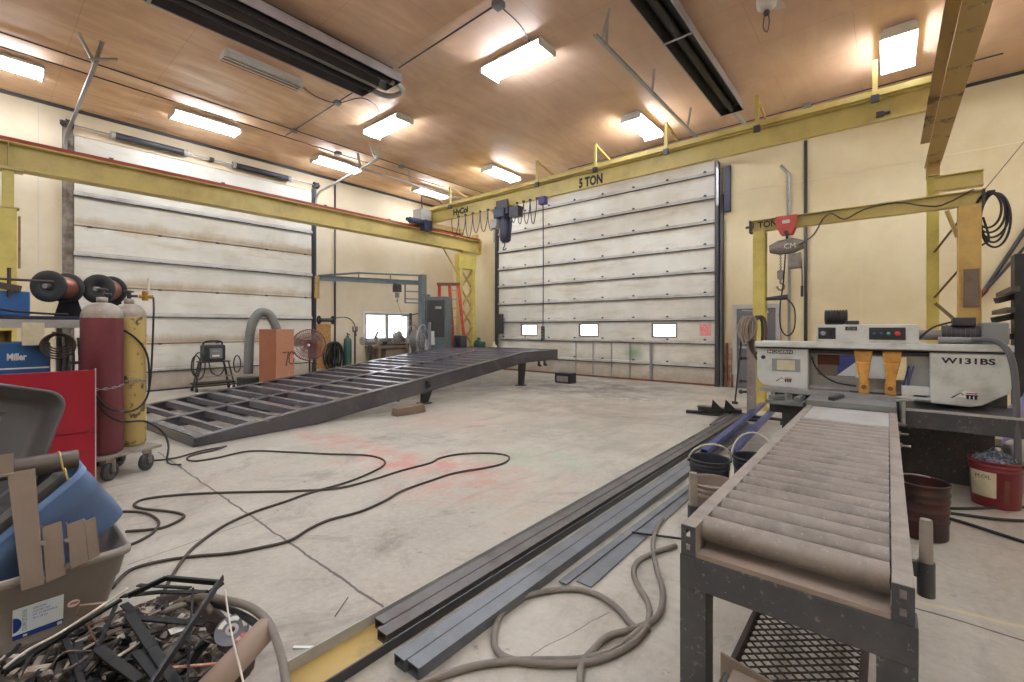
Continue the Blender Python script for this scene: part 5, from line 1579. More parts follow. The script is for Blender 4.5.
# paper label wrapped on the pail and a rust patch
for a0, a1, z0, z1, mm, nm in ((3.45, 4.62, .09, .30, 'paper', 'paper_label'), (4.9, 5.12, .05, .25, 'rust', 'worn_patch')):
    m = MB()
    n = 12
    rows = []
    for z in (z0, z1):
        r = .145 + (.165 - .145) * z / .385 + .003
        rows.append([m.bm.verts.new((.70 + math.cos(a0 + (a1 - a0) * i / n) * r, 5.56 + math.sin(a0 + (a1 - a0) * i / n) * r, z)) for i in range(n + 1)])
    for i in range(n):
        m.face([rows[0][i], rows[0][i + 1], rows[1][i + 1], rows[1][i]], True)
    m.build(nm, M[mm], rp_)
am = 4.15
cl_, sl_ = math.cos(am), math.sin(am)
letters('lettering', 'M.OIL', M['ink'], rp_, (.70 + cl_ * .169 + sl_ * .05, 5.56 + sl_ * .169 - cl_ * .05, .245), (-sl_, cl_, 0), (0, 0, 1), .1, .03, .001)
sw = MB()
for k in range(70):
    a, q = rnd.random() * 6.28, rnd.random() ** .6 * .14
    c = V((.70 + math.cos(a) * q, 5.56 + math.sin(a) * q, .36 + (.14 - q) * .55 + rnd.random() * .03))
    R = .012 + rnd.random() * .02
    ax = V((rnd.random() - .5, rnd.random() - .5, rnd.random() - .5))
    d, s, u = frame_of(ax)
    sw.tube([c + s * math.cos(t) * R + u * math.sin(t) * R + d * (t * .003) for t in [i * .7 for i in range(12)]], .0035, 5, smooth=0)
sw.lathe([(0, .43), (.1, .4), (.16, .34)], (.70, 5.56, 0), n=20)
tag(sw.build('steel_swarf', M['shaving'], None, loc=(.7, 5.56, .36)), 'curly bright steel swarf heaped in the red pail', 'swarf', kind='stuff')

# ================================================================== right edge: rack and bags
rk = thing('cantilever_rack', 'dark cantilever stock rack at the right edge', 'rack', (1.3, 8.5, 0))
MB().box(1.22, 1.4, 8.38, 8.62, .02, 2.43).build('upright', M['black'], rk, bevel=.006)
MB().box(.95, 1.6, 8.25, 8.75, 0, .02).build('base_plate', M['black'], rk)
for k, z in enumerate((1.1, 1.35, 1.6, 1.85)):
    MB().bar((.98 + .03 * k, 8.45, z), (1.22, 8.5, z + .05), .09, .07).build('arm', M['black'], rk)
for k in range(4):
    z = 1.172 + .25 * k
    o = MB().bar((1.04 + .04 * k, 7.9, z + .045), (1.1 + .04 * k, 9.4, z + .045), .07, .06)
    tag(o.build('stock_bar', M['mill_rust'], None, loc=(1.05, 8, z)), ('lowest', 'second lowest', 'second highest', 'topmost')[k] + ' dark stock bar on the cantilever rack', 'steel bar')
for lb, c, s in (('crumpled pale plastic bag under the hose at the right edge', (1.07, 6.3, .22), (.25, .2, .3)), ('lilac plastic bag behind the pale bag at the right edge', (1.2, 6.78, .42), (.28, .2, .5))):
    m = MB().ball(c, 1.0, 30, *s)
    for v in m.bm.verts:
        n = (v.co - V(c))
        v.co = V(c) + n * (1 + .05 * math.sin(v.co.x * 23 + v.co.z * 17) + .045 * math.sin(v.co.y * 27 - v.co.z * 19))
        v.co.z = max(.003, v.co.z)
    tag(m.build('plastic_bag', M['whiteplas'] if 'pale' in lb[:15] else paint('lilac_plastic', (150, 140, 190), .4, sc=6), None, loc=(c[0], c[1], 0)), lb, 'bag')

# ================================================================== stand with straps left of the saw
st = thing('pipe_stand', 'dusty square post stand left of the bandsaw in front of the man door', 'stand', (-1.72, 8.2, 0))
MB().rhs((-1.72, 8.2, .03), (-1.72, 8.2, 1.62), .12, .12, .006, up=(0, 1, 0)).build('post', M['dusty'], st)
MB().box(-1.9, -1.54, 8.02, 8.38, .0, .03).build('base_plate', M['dark'], st)
for z in (.45, .62, 1.0):
    MB().cyl((-1.72, 8.2, z), (-1.84, 8.12, z), .02, n=10).ball((-1.86, 8.1, z), .035, 8).build('knob', M['black'], st)
MB().cyl((-1.85, 8.15, 1.64), (-1.55, 8.15, 1.66), .022, n=10).build('hook_arm', M['dark'], st)
for lb, k in (('brown strap loops hanging from the top of the post stand, left bundle', 0), ('dark strap loops hanging over the right side of the post stand', 1)):
    m = MB()
    for j in range(4 if k == 0 else 2):
        dx = (-.09 + .045 * j) if k == 0 else .1 + .05 * j
        L = (.34 + .12 * rnd.random()) if k == 0 else .62 + .08 * j
        y = 8.09 - .02 * j
        wd = .03 if k == 0 else .05
        m.tube([(-1.72 + dx, y, 1.69), (-1.74 + dx - wd, y - .05, 1.58), (-1.75 + dx - wd * 1.4, y - .06, 1.72 - L * .7), (-1.74 + dx, y - .07, 1.7 - L), (-1.70 + dx + wd * 1.2, y - .06, 1.74 - L * .8), (-1.69 + dx + wd, y - .04, 1.6), (-1.71 + dx, y, 1.69)], .021, 7)
    tag(m.build('lifting_strap', M['primer'] if k == 0 else M['cable'], None, loc=(-1.72 + .1 * k, 8.06, 1.3)), lb, 'strap')
o = thing('pry_bar', 'long thin dark pry bar leaning on the post stand by the man door', 'pry bar', tuple(at(735, 404)))
MB().cyl(at(735, 404) + V((0, 0, .03)), (-1.86, 8.25, 1.55), .016, n=8).build('shaft', M['black'], o)
p = at(735, 404)
MB().box(p.x - .05, p.x + .05, p.y - .02, p.y + .02, .002, .05).build('claw', M['black'], o)
# strips of rusted angle beside the big door
for k, (px, h) in enumerate(((727, 1.12), (733, 1.0))):
    q = aty(px, 387, BY - .12)
    o = MB().angle((q.x, BY - .1, 0.005), (q.x, BY - .04, h), .05, .05, .008, up=(0, 1, 0))
    tag(o.build('rusty_angle', M['rust'], None, loc=(q.x, BY - .1, 0)), ('left', 'right')[k] + ' of two rusty angle bars standing between the big door and the man door', 'steel angle')
# ================================================================== gas cylinders on their cart
cart = thing('cylinder_cart', 'low steel cart on caster wheels carrying the gas cylinders', 'cart', (-6.15, .95, 0))
E0, E1 = V((-5.80, .76, 0)), V((-6.04, 1.31, 0))
ed = (E1 - E0).normalized()
bk = V((-ed.y, ed.x, 0))
if bk.x > 0: bk = -bk
dk = MB().hexa([E0 + V((0, 0, .215)), E1 + V((0, 0, .215)), E1 + bk * .5 + V((0, 0, .215)), E0 + bk * .5 + V((0, 0, .215))],
               [E0 + V((0, 0, .245)), E1 + V((0, 0, .245)), E1 + bk * .5 + V((0, 0, .245)), E0 + bk * .5 + V((0, 0, .245))])
dk.build('deck', M['dusty'], cart, bevel=.004)
for a in (.12, .46):
    for b in (.03, .45):
        c = E0 + ed * a + bk * b
        ax = ed * .35 - bk * .93
        wl = MB().lathe([(.03, -.022), (.085, -.022), (.09, -.015), (.09, .015), (.085, .022), (.03, .022)], c + V((0, 0, .09)), tuple(ax), n=24)
        for k in range(6):
            d, s, u = frame_of(ax)
            t = k * PI / 3
            wl.bar(c + V((0, 0, .09)), c + V((0, 0, .09)) + s * math.cos(t) * .065 + u * math.sin(t) * .065, .018, .02, up=tuple(ax))
        wl.lathe([(0, -.03), (.025, -.03), (.025, .03), (0, .03)], c + V((0, 0, .09)), tuple(ax), n=12)
        w_ = wl.build('wheel', M['dark'], cart)
        MB().box(c.x - .03, c.x + .03, c.y - .03, c.y + .03, .18, .215).bar(c + ax.normalized() * .035 + V((0, 0, .08)), c + ax.normalized() * .035 + V((0, 0, .215)), .008, .04, up=tuple(ax)).build('fork', M['dusty'], w_)
# upright hoop behind the cylinders and the chain
p0, p1 = E0 + bk * .48 + ed * .05, E1 + bk * .48 - ed * .05
MB().tube([p0 + V((0, 0, .24)), p0 + V((0, 0, 1.0)), p0 + V((0, 0, 1.15)), p1 + V((0, 0, 1.15)), p1 + V((0, 0, 1.0)), p1 + V((0, 0, .24))], .016, 8, smooth=0).build('hoop', M['dark'], cart)
RC, YCY = V((-6.06, .83, 0)), V((-6.27, 1.075, 0))
cm = MB()
path = []
for k in range(15):
    t = -2.2 + k * 2.75 / 14
    path.append(V((RC.x + .172 * math.cos(t + .55), RC.y + .172 * math.sin(t + .55), .93 - .03 * math.sin(k * PI / 14))))
for k in range(14):
    t = -1.15 + k * 2.0 / 13
    path.append(V((YCY.x + .152 * math.cos(t + .2), YCY.y + .152 * math.sin(t + .2), .93 + .02 * math.sin(k * PI / 13))))
L = 0
prev = path[0]
i = 0
for a, b in zip(path, path[1:]):
    m = int(max(1, round((b - a).length / .026)))
    for j in range(m):
        c = a + (b - a) * (j + .5) / m
        d = (b - a).normalized()
        ax = V((0, 0, 1)) if i % 2 else d.cross(V((0, 0, 1)))
        dd, ss, uu = frame_of(tuple(ax))
        cm.tube([c + d * math.cos(q) * .019 + ax.normalized().cross(d) * math.sin(q) * .01 for q in [2 * PI * z / 8 for z in range(8)]], .0045, 5, closed=True, smooth=0)
        i += 1
cm.build('chain', M['galv'], cart)


def cylinder(label, c, r, z0, zs, zt, m, msh, valve):
    t = thing('gas_cylinder', label, 'gas cylinder', (c.x, c.y, z0))
    MB().lathe([(0, z0 + .03), (r * .8, z0 + .012), (r * .92, z0), (r, z0 + .02), (r, zs)], (c.x, c.y, 0), n=36).build('body', m, t)
    pr = []
    for k in range(9):
        q = k / 8 * PI / 2
        pr.append((.04 + (r - .04) * math.cos(q), zs + (zt - zs) * math.sin(q)))
    pr += [(.04, zt), (.045, zt + .01), (.045, zt + .05), (.03, zt + .055), (0, zt + .055)]
    MB().lathe(pr, (c.x, c.y, 0), n=36).build('shoulder', msh, t)
    v = MB().cyl((c.x, c.y, zt + .05), (c.x, c.y, zt + .13), .02, n=12)
    v.lathe([(.012, zt + .12), (.045, zt + .125), (.045, zt + .14), (.012, zt + .145), (0, zt + .145)], (c.x, c.y, 0), n=8)
    v.cyl((c.x, c.y, zt + .085), (c.x + .02, c.y + .07, zt + .085), .015, n=10)
    v.build('valve', M['dark'], t)
    return t


g1 = cylinder('tall maroon gas cylinder standing on the cart', RC, .165, .247, 1.6, 1.755, M['maroon'], M['cyl_grey'], 0)
g2 = cylinder('chipped yellow gas cylinder behind the maroon one on the cart', YCY, .145, .247, 1.62, 1.76, M['cyl_yellow'], M['cyl_grey'], 1)
rg = thing('gas_regulator', 'brass gas regulator on the yellow cylinder with a hose', 'regulator', (YCY.x + .03, YCY.y + .1, 1.82))
MB().cyl((YCY.x + .022, YCY.y + .075, 1.845), (YCY.x + .04, YCY.y + .2, 1.845), .022, n=12).cyl((YCY.x + .03, YCY.y + .13, 1.8), (YCY.x + .03, YCY.y + .13, 1.9), .028, n=14).build('body', M['brass'], rg)
MB().cyl((YCY.x + .035, YCY.y + .16, 1.86), (YCY.x + .035, YCY.y + .16, 2.05), .011, n=8).build('flow_tube', M['whiteplas'], rg)
MB().tube([(YCY.x + .04, YCY.y + .2, 1.84), (YCY.x + .06, YCY.y + .2, 1.7), (YCY.x + .1, YCY.y + .18, 1.3), (YCY.x + .12, YCY.y + .16, .95), (YCY.x + .15, YCY.y + .12, .75), (YCY.x + .27, YCY.y + .02, .66), (-5.885, .96, .66), (-5.845, .82, .74), (-5.82, .73, .92)], .010, 8).build('gas_hose', M['rubber'], rg)
for lb, pts in (('upper black hose curving between the maroon and yellow cylinders', [(-6.147, .972, 1.5), (-6.108, 1.075, 1.42), (-6.145, 1.18, 1.28), (-6.2, 1.23, 1.1), (-6.21, 1.235, .8)]),
                ('black hose sagging across the lower half of the gas cylinders', [(-5.84, .73, .92), (-5.86, .79, .72), (-5.93, .95, .56), (-6.02, 1.15, .52), (-6.12, 1.3, .4), (-6.1, 1.36, .3), (-6.0, 1.36, .2), (-5.95, 1.34, .05), (-5.9, 1.45, .015)])):
    o = MB().tube(pts, .010, 8)
    tag(o.build('black_hose', M['rubber'], None, loc=pts[0]), lb, 'hose')

# red sheet metal cabinet
rc = thing('red_cabinet', 'glossy red sheet metal cabinet in front of the welding rack', 'cabinet', (-5.72, -.1, 0))
MB().box(-5.88, -5.6, -1.0, .70, .0, 1.1).build('body', M['red'], rc)
MB().box(-5.6, -5.575, -1.0, .715, .56, 1.115).build('upper_panel', M['red'], rc, bevel=.002)
MB().box(-5.6, -5.578, -1.0, .715, .0, .552).build('lower_panel', M['red'], rc, bevel=.002)
MB().box(-5.6, -5.57, .715, .722, 0, 1.13).build('edge_strip', M['silver_edge'], rc)

# welding rack behind it
wr = thing('welding_rack', 'steel welding rack with a navy top shelf behind the red cabinet', 'rack', (-6.85, .0, 0))
MB().box(-7.15, -6.5, -1.1, 1.06, 1.585, 1.62).build('top_shelf', M['navy'], wr, bevel=.003)
MB().box(-6.53, -6.48, -1.1, 1.06, 1.5, 1.585).build('front_rail', M['lgrey'], wr)
MB().box(-7.15, -6.5, -1.1, 1.06, .86, .9).build('lower_shelf', M['navy'], wr)
for x in (-7.12, -6.55):
    for y in (-1.05, .62, 1.0):
        MB().box(x - .03, x + .03, y - .03, y + .03, .03, 1.585).build('post', M['galv'] if y == .62 else M['dark'], wr)
MB().box(-7.15, -6.5, -1.1, 1.06, .1, .14).build('bottom_shelf', M['navy'], wr)
for y in (-.9, .85):
    for x in (-7.05, -6.6):
        MB().cyl((x, y - .02, .05), (x, y + .02, .05), .05, n=14).build('caster', M['rubber'], wr)
MB().bar((-6.5, -.8, 2.1), (-6.5, .3, 1.88), .05, .06).cyl((-6.5, .1, 1.97), (-6.5, .52, 1.97), .012, n=8).cyl((-6.5, .22, 1.8), (-6.5, .22, 2.08), .014, n=8).build('boom_arm', M['cable'], wr)
MB().box(-6.46, -6.4, .3, .45, 1.33, 1.55).cyl((-6.4, .36, 1.44), (-6.395, .36, 1.44), .012, n=8).build('socket_box', M['paper'], wr, bevel=.006)

ub = thing('wire_feeder', 'blue wire feeder box on top of the welding rack', 'wire feeder', (-6.75, 0, 1.62))
MB().box(-6.98, -6.52, -.45, .36, 1.622, 1.86).build('case', M['blue'], ub, bevel=.01)
MB().box(-6.52, -6.49, -.1, .12, 1.68, 1.78).cyl((-6.5, -.05, 1.72), (-6.46, -.05, 1.72), .04, n=14).cyl((-6.5, .1, 1.7), (-6.44, .12, 1.69), .025, n=10).build('drive_rolls', M['dark'], ub)
MB().tube([(-6.46, .1, 1.69), (-6.4, .25, 1.66), (-6.4, .5, 1.64), (-6.45, .62, 1.64)], .012, 6).build('gun_cable', M['rubber'], ub)


def spool(label, c, ax, R, wdt):
    t = thing('wire_spool', label, 'wire spool', (c[0], c[1], 1.622))
    d = V(ax).normalized()
    for s in (-1, 1):
        o = V(c) + d * s * wdt / 2
        MB().lathe([(.035, -.008), (R * .45, -.008), (R * .45, -.008), (R * .5, -.014), (R * .94, -.014), (R, -.008), (R, .008), (R * .94, .014), (R * .5, .014), (R * .45, .008), (R * .45, .008), (.035, .008), (.035, -.008)], o, tuple(d * s), n=36).build('flange', M['panelblack'], t)
    MB().lathe([(R * .4, -wdt / 2), (R * .72, -wdt / 2), (R * .72, -wdt / 2), (R * .74, 0), (R * .72, wdt / 2), (R * .72, wdt / 2), (R * .4, wdt / 2)], c, tuple(d), n=28).build('wire', M['copperwire'], t)
    MB().cyl(V(c) - d * (wdt / 2 + .05), V(c) + d * (wdt / 2 + .05), .026, n=12).build('spindle', M['galv'], t)
    for s in (-1,):
        o = V(c) + d * s * (wdt / 2 + .03)
        n_ = V((-d.y, d.x, 0))
        MB().prism([(o + n_ * .14).to_tuple()[:2] + (1.622,), (o - n_ * .14).to_tuple()[:2] + (1.622,), (o - n_ * .04).to_tuple()[:2] + (c[2] + .03,), (o + n_ * .04).to_tuple()[:2] + (c[2] + .03,)], d * .008).build('stand_plate', M['black'], t)
    return t


sp1 = spool('black wire spool with its hub facing out on the welding rack, nearest the blue feeder', (-6.80, .58, 1.935), (.77, -.64, 0), .165, .24)
sp2 = spool('black wire spool on the far end of the welding rack behind the gas cylinders', (-6.84, .96, 1.935), (.77, -.64, 0), .165, .2)

wm = thing('welding_machine', 'blue welding machine on the lower shelf behind the red cabinet', 'welder', (-6.8, 0, .9))
MB().box(-7.08, -6.48, -.5, .5, .92, 1.36).build('case', M['blue'], wm, bevel=.015)
MB().box(-6.482, -6.474, -.5, .49, 1.1, 1.115).build('trim_stripe', M['white'], wm)
for y in (-.4, .26):
    MB().box(-7.05, -6.52, y - .03, y + .03, .901, .92).build('skid', M['black'], wm)
letters('lettering', 'Miller', M['white'], wm, (-6.476, .205, 1.185), (0, 1, 0), (0, 0, 1), .13, .07, .002, .04)['label'] = 'white Miller lettering'
MB().box(-6.48, -6.46, -.32, -.05, 1.0, 1.3).cyl((-6.46, -.12, 1.2), (-6.44, -.12, 1.2), .04, n=16).build('front_panel', M['panelblack'], wm)
bw = thing('paint_tin', 'small tan tin on top of the blue welding machine', 'tin', (-6.7, .17, 1.36))
MB().lathe([(0, 1.362), (.075, 1.362), (.075, 1.362), (.075, 1.46), (.08, 1.465), (.08, 1.475), (.07, 1.475), (.07, 1.47), (0, 1.47)], (-6.7, .17, 0), n=20).build('body', M['brass'], bw)
cc_ = MB()
for k in range(5):
    R = .07 + .014 * k
    cc_.tube([(-6.42 + .008 * k, .545 + math.cos(q) * R, 1.36 - .01 * k + math.sin(q) * R) for q in [2 * PI * i / 16 for i in range(16)]], .009, 6, closed=True, smooth=2)
cc_.cyl((-6.52, .52, 1.45), (-6.36, .52, 1.45), .012, n=8)
tag(cc_.build('cable_coil', M['cable'], None, loc=(-6.4, .52, 1.33)), 'thin grey brown cable coil hanging from the welding rack post', 'cable')
gc = MB()
for k in range(6):
    gc.tube([(-6.44, .56 + .045 * k, 1.4), (-6.42, .57 + .045 * k, 1.2), (-6.4, .55 + .05 * k, 1.02), (-6.44, .5 + .06 * k, .91)], .012, 6)
tag(gc.build('welding_cable', M['rubber'], None, loc=(-6.44, .65, 1.0)), 'black welding cables hanging in a bunch below the cable coil', 'cable')

# ================================================================== plastic totes
def rrect(w, l, rad, n=5):
    P = []
    for sx, sy, a0 in ((1, 1, 0), (-1, 1, PI / 2), (-1, -1, PI), (1, -1, 1.5 * PI)):
        for k in range(n + 1):
            a = a0 + PI / 2 * k / n
            P.append((sx * (w / 2 - rad) + math.cos(a) * rad, sy * (l / 2 - rad) + math.sin(a) * rad))
    return P


def tote_mesh(w, l, h, taper, rad, rim, t=.006, step=None):
    """open box, z up, opening at z = h"""
    m = MB()
    lv = [(0, taper + .035, 0), (0, taper + .035, .0), (.012, taper + .01, 0), (.045, taper * .97, 0), (h * .62, taper * .38, 0), (h * .62 + .004, taper * .38 - .008, 0), (h - .035, .0, 0), (h - .035, -rim, 0), (h, -rim, 0), (h + .004, -.004, 0), (h - .01, t, 0), (t + .03, taper + t + .002, 0), (t, taper + t + .035, 0)]
    rings = []
    for z, ins, _ in lv:
        rings.append([m.bm.verts.new((x, y, z)) for x, y in rrect(w - 2 * ins, l - 2 * ins, max(.01, rad - ins * .4))])
    n = len(rings[0])
    for A, B in zip(rings[1:], rings[2:]):
        for i in range(n):
            j = (i + 1) % n
            m.face([A[i], A[j], B[j], B[i]], True)
    m.face(rings[0][::-1])
    m.face(rings[-1])
    for A, B in ((rings[0], rings[1]),):
        for v in A: pass
    bmesh.ops.remove_doubles(m.bm, verts=m.bm.verts, dist=1e-5)
    return m


tg_ = thing('storage_tote', 'big taupe storage tote with a blue and white label', 'tote', (-3.25, .06, 0))
tm = tote_mesh(.56, .88, .39, .085, .05, .018)
tm.xform(Matrix.Translation((-3.25, .065, .002)))
tt = tm.build('body', M['tote_grey'], tg_)
fx = lambda z: -2.97 - .085 * max(0, min(1, (1 - z / .355)))


def on_front(y, z, off=.002):
    """point on the sloping front of the tote"""
    if z > .2418: x = -2.97 - .0323 + (z - .2418) / (.355 - .2418) * .0323
    else: x = -2.97 - .085 + z / .2418 * (.085 - .0323)
    return V((x + off, y, z))


lab = MB()
lab.prism([on_front(.112, .085), on_front(.275, .085), on_front(.275, .238), on_front(.112, .238)], (.0012, 0, 0))
lo_ = lab.build('label_sheet', M['label'], tg_)
MB().prism([on_front(.112, .085, .0034), on_front(.275, .085, .0034), on_front(.275, .112, .0034), on_front(.112, .108, .0034)], (.0006, 0, 0)).build('label_band', M['label_blue'], lo_)
m = MB()
P = [on_front(.114 + max(0, math.cos(q)) * .026, .158 + math.sin(q) * .037, .0034) for q in [-PI / 2 + PI * i / 12 for i in range(13)]]
m.prism(P, (.0006, 0, 0)).build('label_globe', M['label_blue'], lo_)
nrm_up = (on_front(0, .2) - on_front(0, .1)).normalized()
letters('lettering', 'DUKODENE', M['label_green'], lo_, on_front(.156, .122, .004), tuple(nrm_up), (0, -1, 0), .105, .014, .0008)
for k, (tx, wd_) in enumerate((('CERAMIC', .045), ('COATED TILE', .055), ('INT. ET EXTERIEUR', .08), ('20 x 20 cm', .048))):
    letters('lettering', tx, M['label_blue'], lo_, on_front(.175, .213 - .0165 * k, .004), (0, 1, 0), tuple(nrm_up), wd_, .0085, .0008)
MB().prism([on_front(.255, .088, .0045), on_front(.272, .0885, .0045), on_front(.272, .104, .0045), on_front(.255, .103, .0045)], (.0006, 0, 0)).build('label_mark', M['white'], lo_)
MB().prism([on_front(.145, .09, .0045), on_front(.158, .09, .0045), on_front(.158, .101, .0045), on_front(.145, .101, .0045)], (.0006, 0, 0)).build('label_mark', M['white'], lo_)
P = [on_front(.31 + math.cos(q) * .022, .172 + math.sin(q) * .018, .002) for q in [2 * PI * i / 20 for i in range(20)]]
st_ = MB().prism(P, (.001, 0, 0)).build('oval_sticker', M['white'], tg_)
P = [on_front(.31 + math.cos(q) * .019, .172 + math.sin(q) * .008, .0035) for q in [2 * PI * i / 20 for i in range(20)]]
MB().prism(P, (.0006, 0, 0)).build('sticker_band', M['redsign'], st_)


def tilted_tote(name, label, m, mr, w, l, h, corner, tilt, taper=.05, lift=0.0):
    """tote whose rim rises towards +y; corner = upper rim end (y, z), x0 = centre"""
    t = thing(name, label, 'tote', corner)
    R = Matrix.Rotation(tilt, 4, 'X')
    b = tote_mesh(w, l, h, taper, .06, .0)
    b.xform(Matrix.Translation(corner) @ R @ Matrix.Translation((0, -l / 2, -h)))
    b.build('body', m, t)
    rm = MB()
    o = rrect(w + .03, l + .03, .07)
    i_ = rrect(w - .004, l - .004, .058)
    A = [rm.bm.verts.new((x, y, h - .02)) for x, y in o]
    B = [rm.bm.verts.new((x, y, h + .006)) for x, y in o]
    C_ = [rm.bm.verts.new((x, y, h + .006)) for x, y in i_]
    D_ = [rm.bm.verts.new((x, y, h - .02)) for x, y in i_]
    n = len(o)
    for i in range(n):
        j = (i + 1) % n
        for P_, Q_ in ((A, B), (B, C_), (C_, D_), (D_, A)):
            rm.face([P_[i], P_[j], Q_[j], Q_[i]])
    rm.xform(Matrix.Translation(corner) @ R @ Matrix.Translation((0, -l / 2, -h)))
    rm.build('rim', mr, t)
    return t


tilted_tote('storage_tote', 'blue plastic tote tipped up inside the taupe tote', M['tote_blue'], M['tote_bluerim'], .38, .56, .34, V((-3.27, .345, .79)), math.radians(41), .045)
tilted_tote('storage_tote', 'dark grey tote nested inside the tipped blue tote', M['tote_dark'], M['grey'], .34, .5, .28, V((-3.27, .265, .80)), math.radians(41), .045)
ct = thing('storage_tote', 'large charcoal tote lying on its side above the blue tote', 'tote', (-3.72, .0, .8))
b = tote_mesh(.60, .78, .14, .03, .08, .012)
R = Matrix.Translation((-3.40, -.13, .965)) @ Matrix.Rotation(math.radians(-17), 4, 'X') @ Matrix.Rotation(math.radians(80), 4, 'Y') @ Matrix.Translation((0, 0, -.14))
b.xform(R)
b.build('body', M['tote_dark'], ct)
MB().tube([R @ V((.25, .2, .03)), R @ V((.1, .19, .04)), R @ V((-.04, .1, .05)), R @ V((-.12, -.05, .05))], .009, 6).build('handle_cord', M['black'], ct)
for dx in (-.24, .26):
    pass
q = MB()
q.box(-.2, -.18, -.3, .2, .01, .05)
q.xform(R)
q.build('moulded_rib', M['tote_dark'], ct)
q = MB()
q.box(-.16, .24, .19, .21, .01, .045)
q.xform(R)
q.build('moulded_rib', M['tote_dark'], ct)
# support behind so the tote has something to lie on
wb_ = thing('waste_box', 'brown wooden box holding up the charcoal tote behind the totes', 'box', (-3.85, -.1, 0))
MB().box(-4.15, -3.58, -.5, .2, .0, .64).build('body', M['lumber'], wb_, bevel=.006)
MB().box(-4.17, -3.56, -.52, .22, .6, .655).build('rim_board', M['lumber'], wb_)

pp_ = thing('steel_pipe', 'dark steel pipe lying across the rim of the blue tote', 'pipe', (-3.06, 0, .84))
pm = MB().lathe([(.038, -.5), (.046, -.5), (.046, -.5), (.046, .33), (.046, .33), (.038, .33), (.038, .33), (.038, -.5)], (-3.06, 0, .858), (0, 1, -.01), n=24)
pm.build('body', paint('dark_pipe', (92, 84, 76), .4, .4, dirt=(60, 54, 50), sc=5), pp_)
MB().ring((-3.06, .27, .856), (0, 1, .12), .049, .004, 20, 6).tube([(-3.02, .28, .83), (-3.0, .285, .8), (-3.01, .29, .77)], .004, 6).build('tie_wire', M['cyl_yellow'], pp_)
o = MB().angle((-3.0, -.35, .85), (-3.0, .115, .85), .04, .09, .008)
tag(o.build('steel_angle', M['primer'], None, loc=(-3.0, 0, .85)), 'taupe painted steel angle resting in front of the dark pipe', 'steel angle')
fb = thing('fabricated_bracket', 'taupe welded bracket of one tall and three short plates propped against the tote', 'bracket', (-2.93, .2, .35))
MB().hexa([(-2.925, .135, .345), (-2.925, .205, .345), (-2.917, .205, .345), (-2.917, .135, .345)], [(-2.985, .095, .86), (-2.985, .180, .86), (-2.977, .180, .86), (-2.977, .095, .86)]).build('tall_plate', M['primer'], fb, bevel=.002)
for y0, y1, z0, z1, nm in ((.212, .275, .345, .59, 0), (.292, .352, .375, .575, 1), (.354, .392, .39, .57, 2)):
    x = -2.935
    lean = .03
    m = MB()
    m.hexa([(x, y0, z0), (x, y1, z0 + .012), (x + .008, y1, z0 + .012), (x + .008, y0, z0)], [(x - lean, y0 - .012, z1), (x - lean, y1 - .012, z1 + .01), (x - lean + .008, y1 - .012, z1 + .01), (x - lean + .008, y0 - .012, z1)])
    m.hexa([(x - .05, y0, z0), (x, y0, z0), (x, y0 + .006, z0), (x - .05, y0 + .006, z0)], [(x - lean - .05, y0 - .012, z1), (x - lean, y0 - .012, z1), (x - lean, y0 - .006, z1), (x - lean - .05, y0 - .006, z1)])
    m.build('short_plate', M['primer'], fb)
    if nm < 2:
        for z in (z0 + .02, z1 - .06):
            MB().cyl((x + .0, y0 - .012, z), (x + .012, y0 - .012, z), .011, n=8).build('bolt', M['dusty'], fb)
# ================================================================== scrap tub
tb = thing('scrap_tub', 'low rusty tub heaped with scrap in the near left corner', 'tub', (-2.32, .3, 0))
t_ = tote_mesh(.84, .95, .17, .04, .12, .01)
t_.xform(Matrix.Translation((-2.33, .26, .002)))
t_.build('body', M['rust_dark'], tb)
hp = MB()
n = 22
gridv = []
for i in range(n + 1):
    row = []
    for j in range(n + 1):
        u, v = i / n * 2 - 1, j / n * 2 - 1
        x, y = -2.33 + u * .375, .26 + v * .43
        z = .1 + .10 * (1 - max(abs(u), abs(v)) ** 2) + .025 * math.sin(x * 31 + y * 17) * math.cos(y * 29)
        row.append(hp.bm.verts.new((x, y, z)))
    gridv.append(row)
for i in range(n):
    for j in range(n):
        hp.face([gridv[i][j], gridv[i + 1][j], gridv[i + 1][j + 1], gridv[i][j + 1]], True)
r2 = random.Random(5)
for k in range(420):
    u, v = r2.random() * 1.9 - .95, r2.random() * 1.9 - .95
    c = V((-2.33 + u * .36, .26 + v * .41, .135 + .12 * (1 - max(abs(u), abs(v)) ** 2) + r2.random() * .03))
    a = r2.random() * 6.28
    d = V((math.cos(a), math.sin(a), (r2.random() - .5) * .7)).normalized()
    kind = r2.random()
    mi = 0 if r2.random() < .45 else (1 if r2.random() < .35 else 2)
    Ln = .02 + r2.random() * .06
    if kind < .45:
        hp.bar(c - d * Ln, c + d * Ln, .008 + r2.random() * .03, .003 + r2.random() * .014, mi=mi)
    elif kind < .7:
        hp.cyl(c - d * Ln * 1.3, c + d * Ln * 1.3, .002 + r2.random() * .007, n=6, mi=mi)
    elif kind < .85:
        hp.tube([c, c + d * .04 + V((0, 0, .03)), c + d * .09 + V((.02, 0, .01)), c + d * .1 + V((.03, .03, -.01))], .003, 5, mi=mi)
    else:
        hp.cyl(c, c + d * .02, .012 + r2.random() * .012, n=10, mi=mi)
hpo = hp.build('metal_scrap', [M['scrap'], M['scrap_pale'], M['jet']], None, loc=(-2.33, .26, .1))
tag(hpo, 'jumble of small metal offcuts filling the low tub', 'scrap', kind='stuff')

fr = thing('bent_frame', 'tangled frame of black flat bars on top of the scrap heap', 'rack', (-2.4, .45, .25))  # bent welded frame of black flat bars


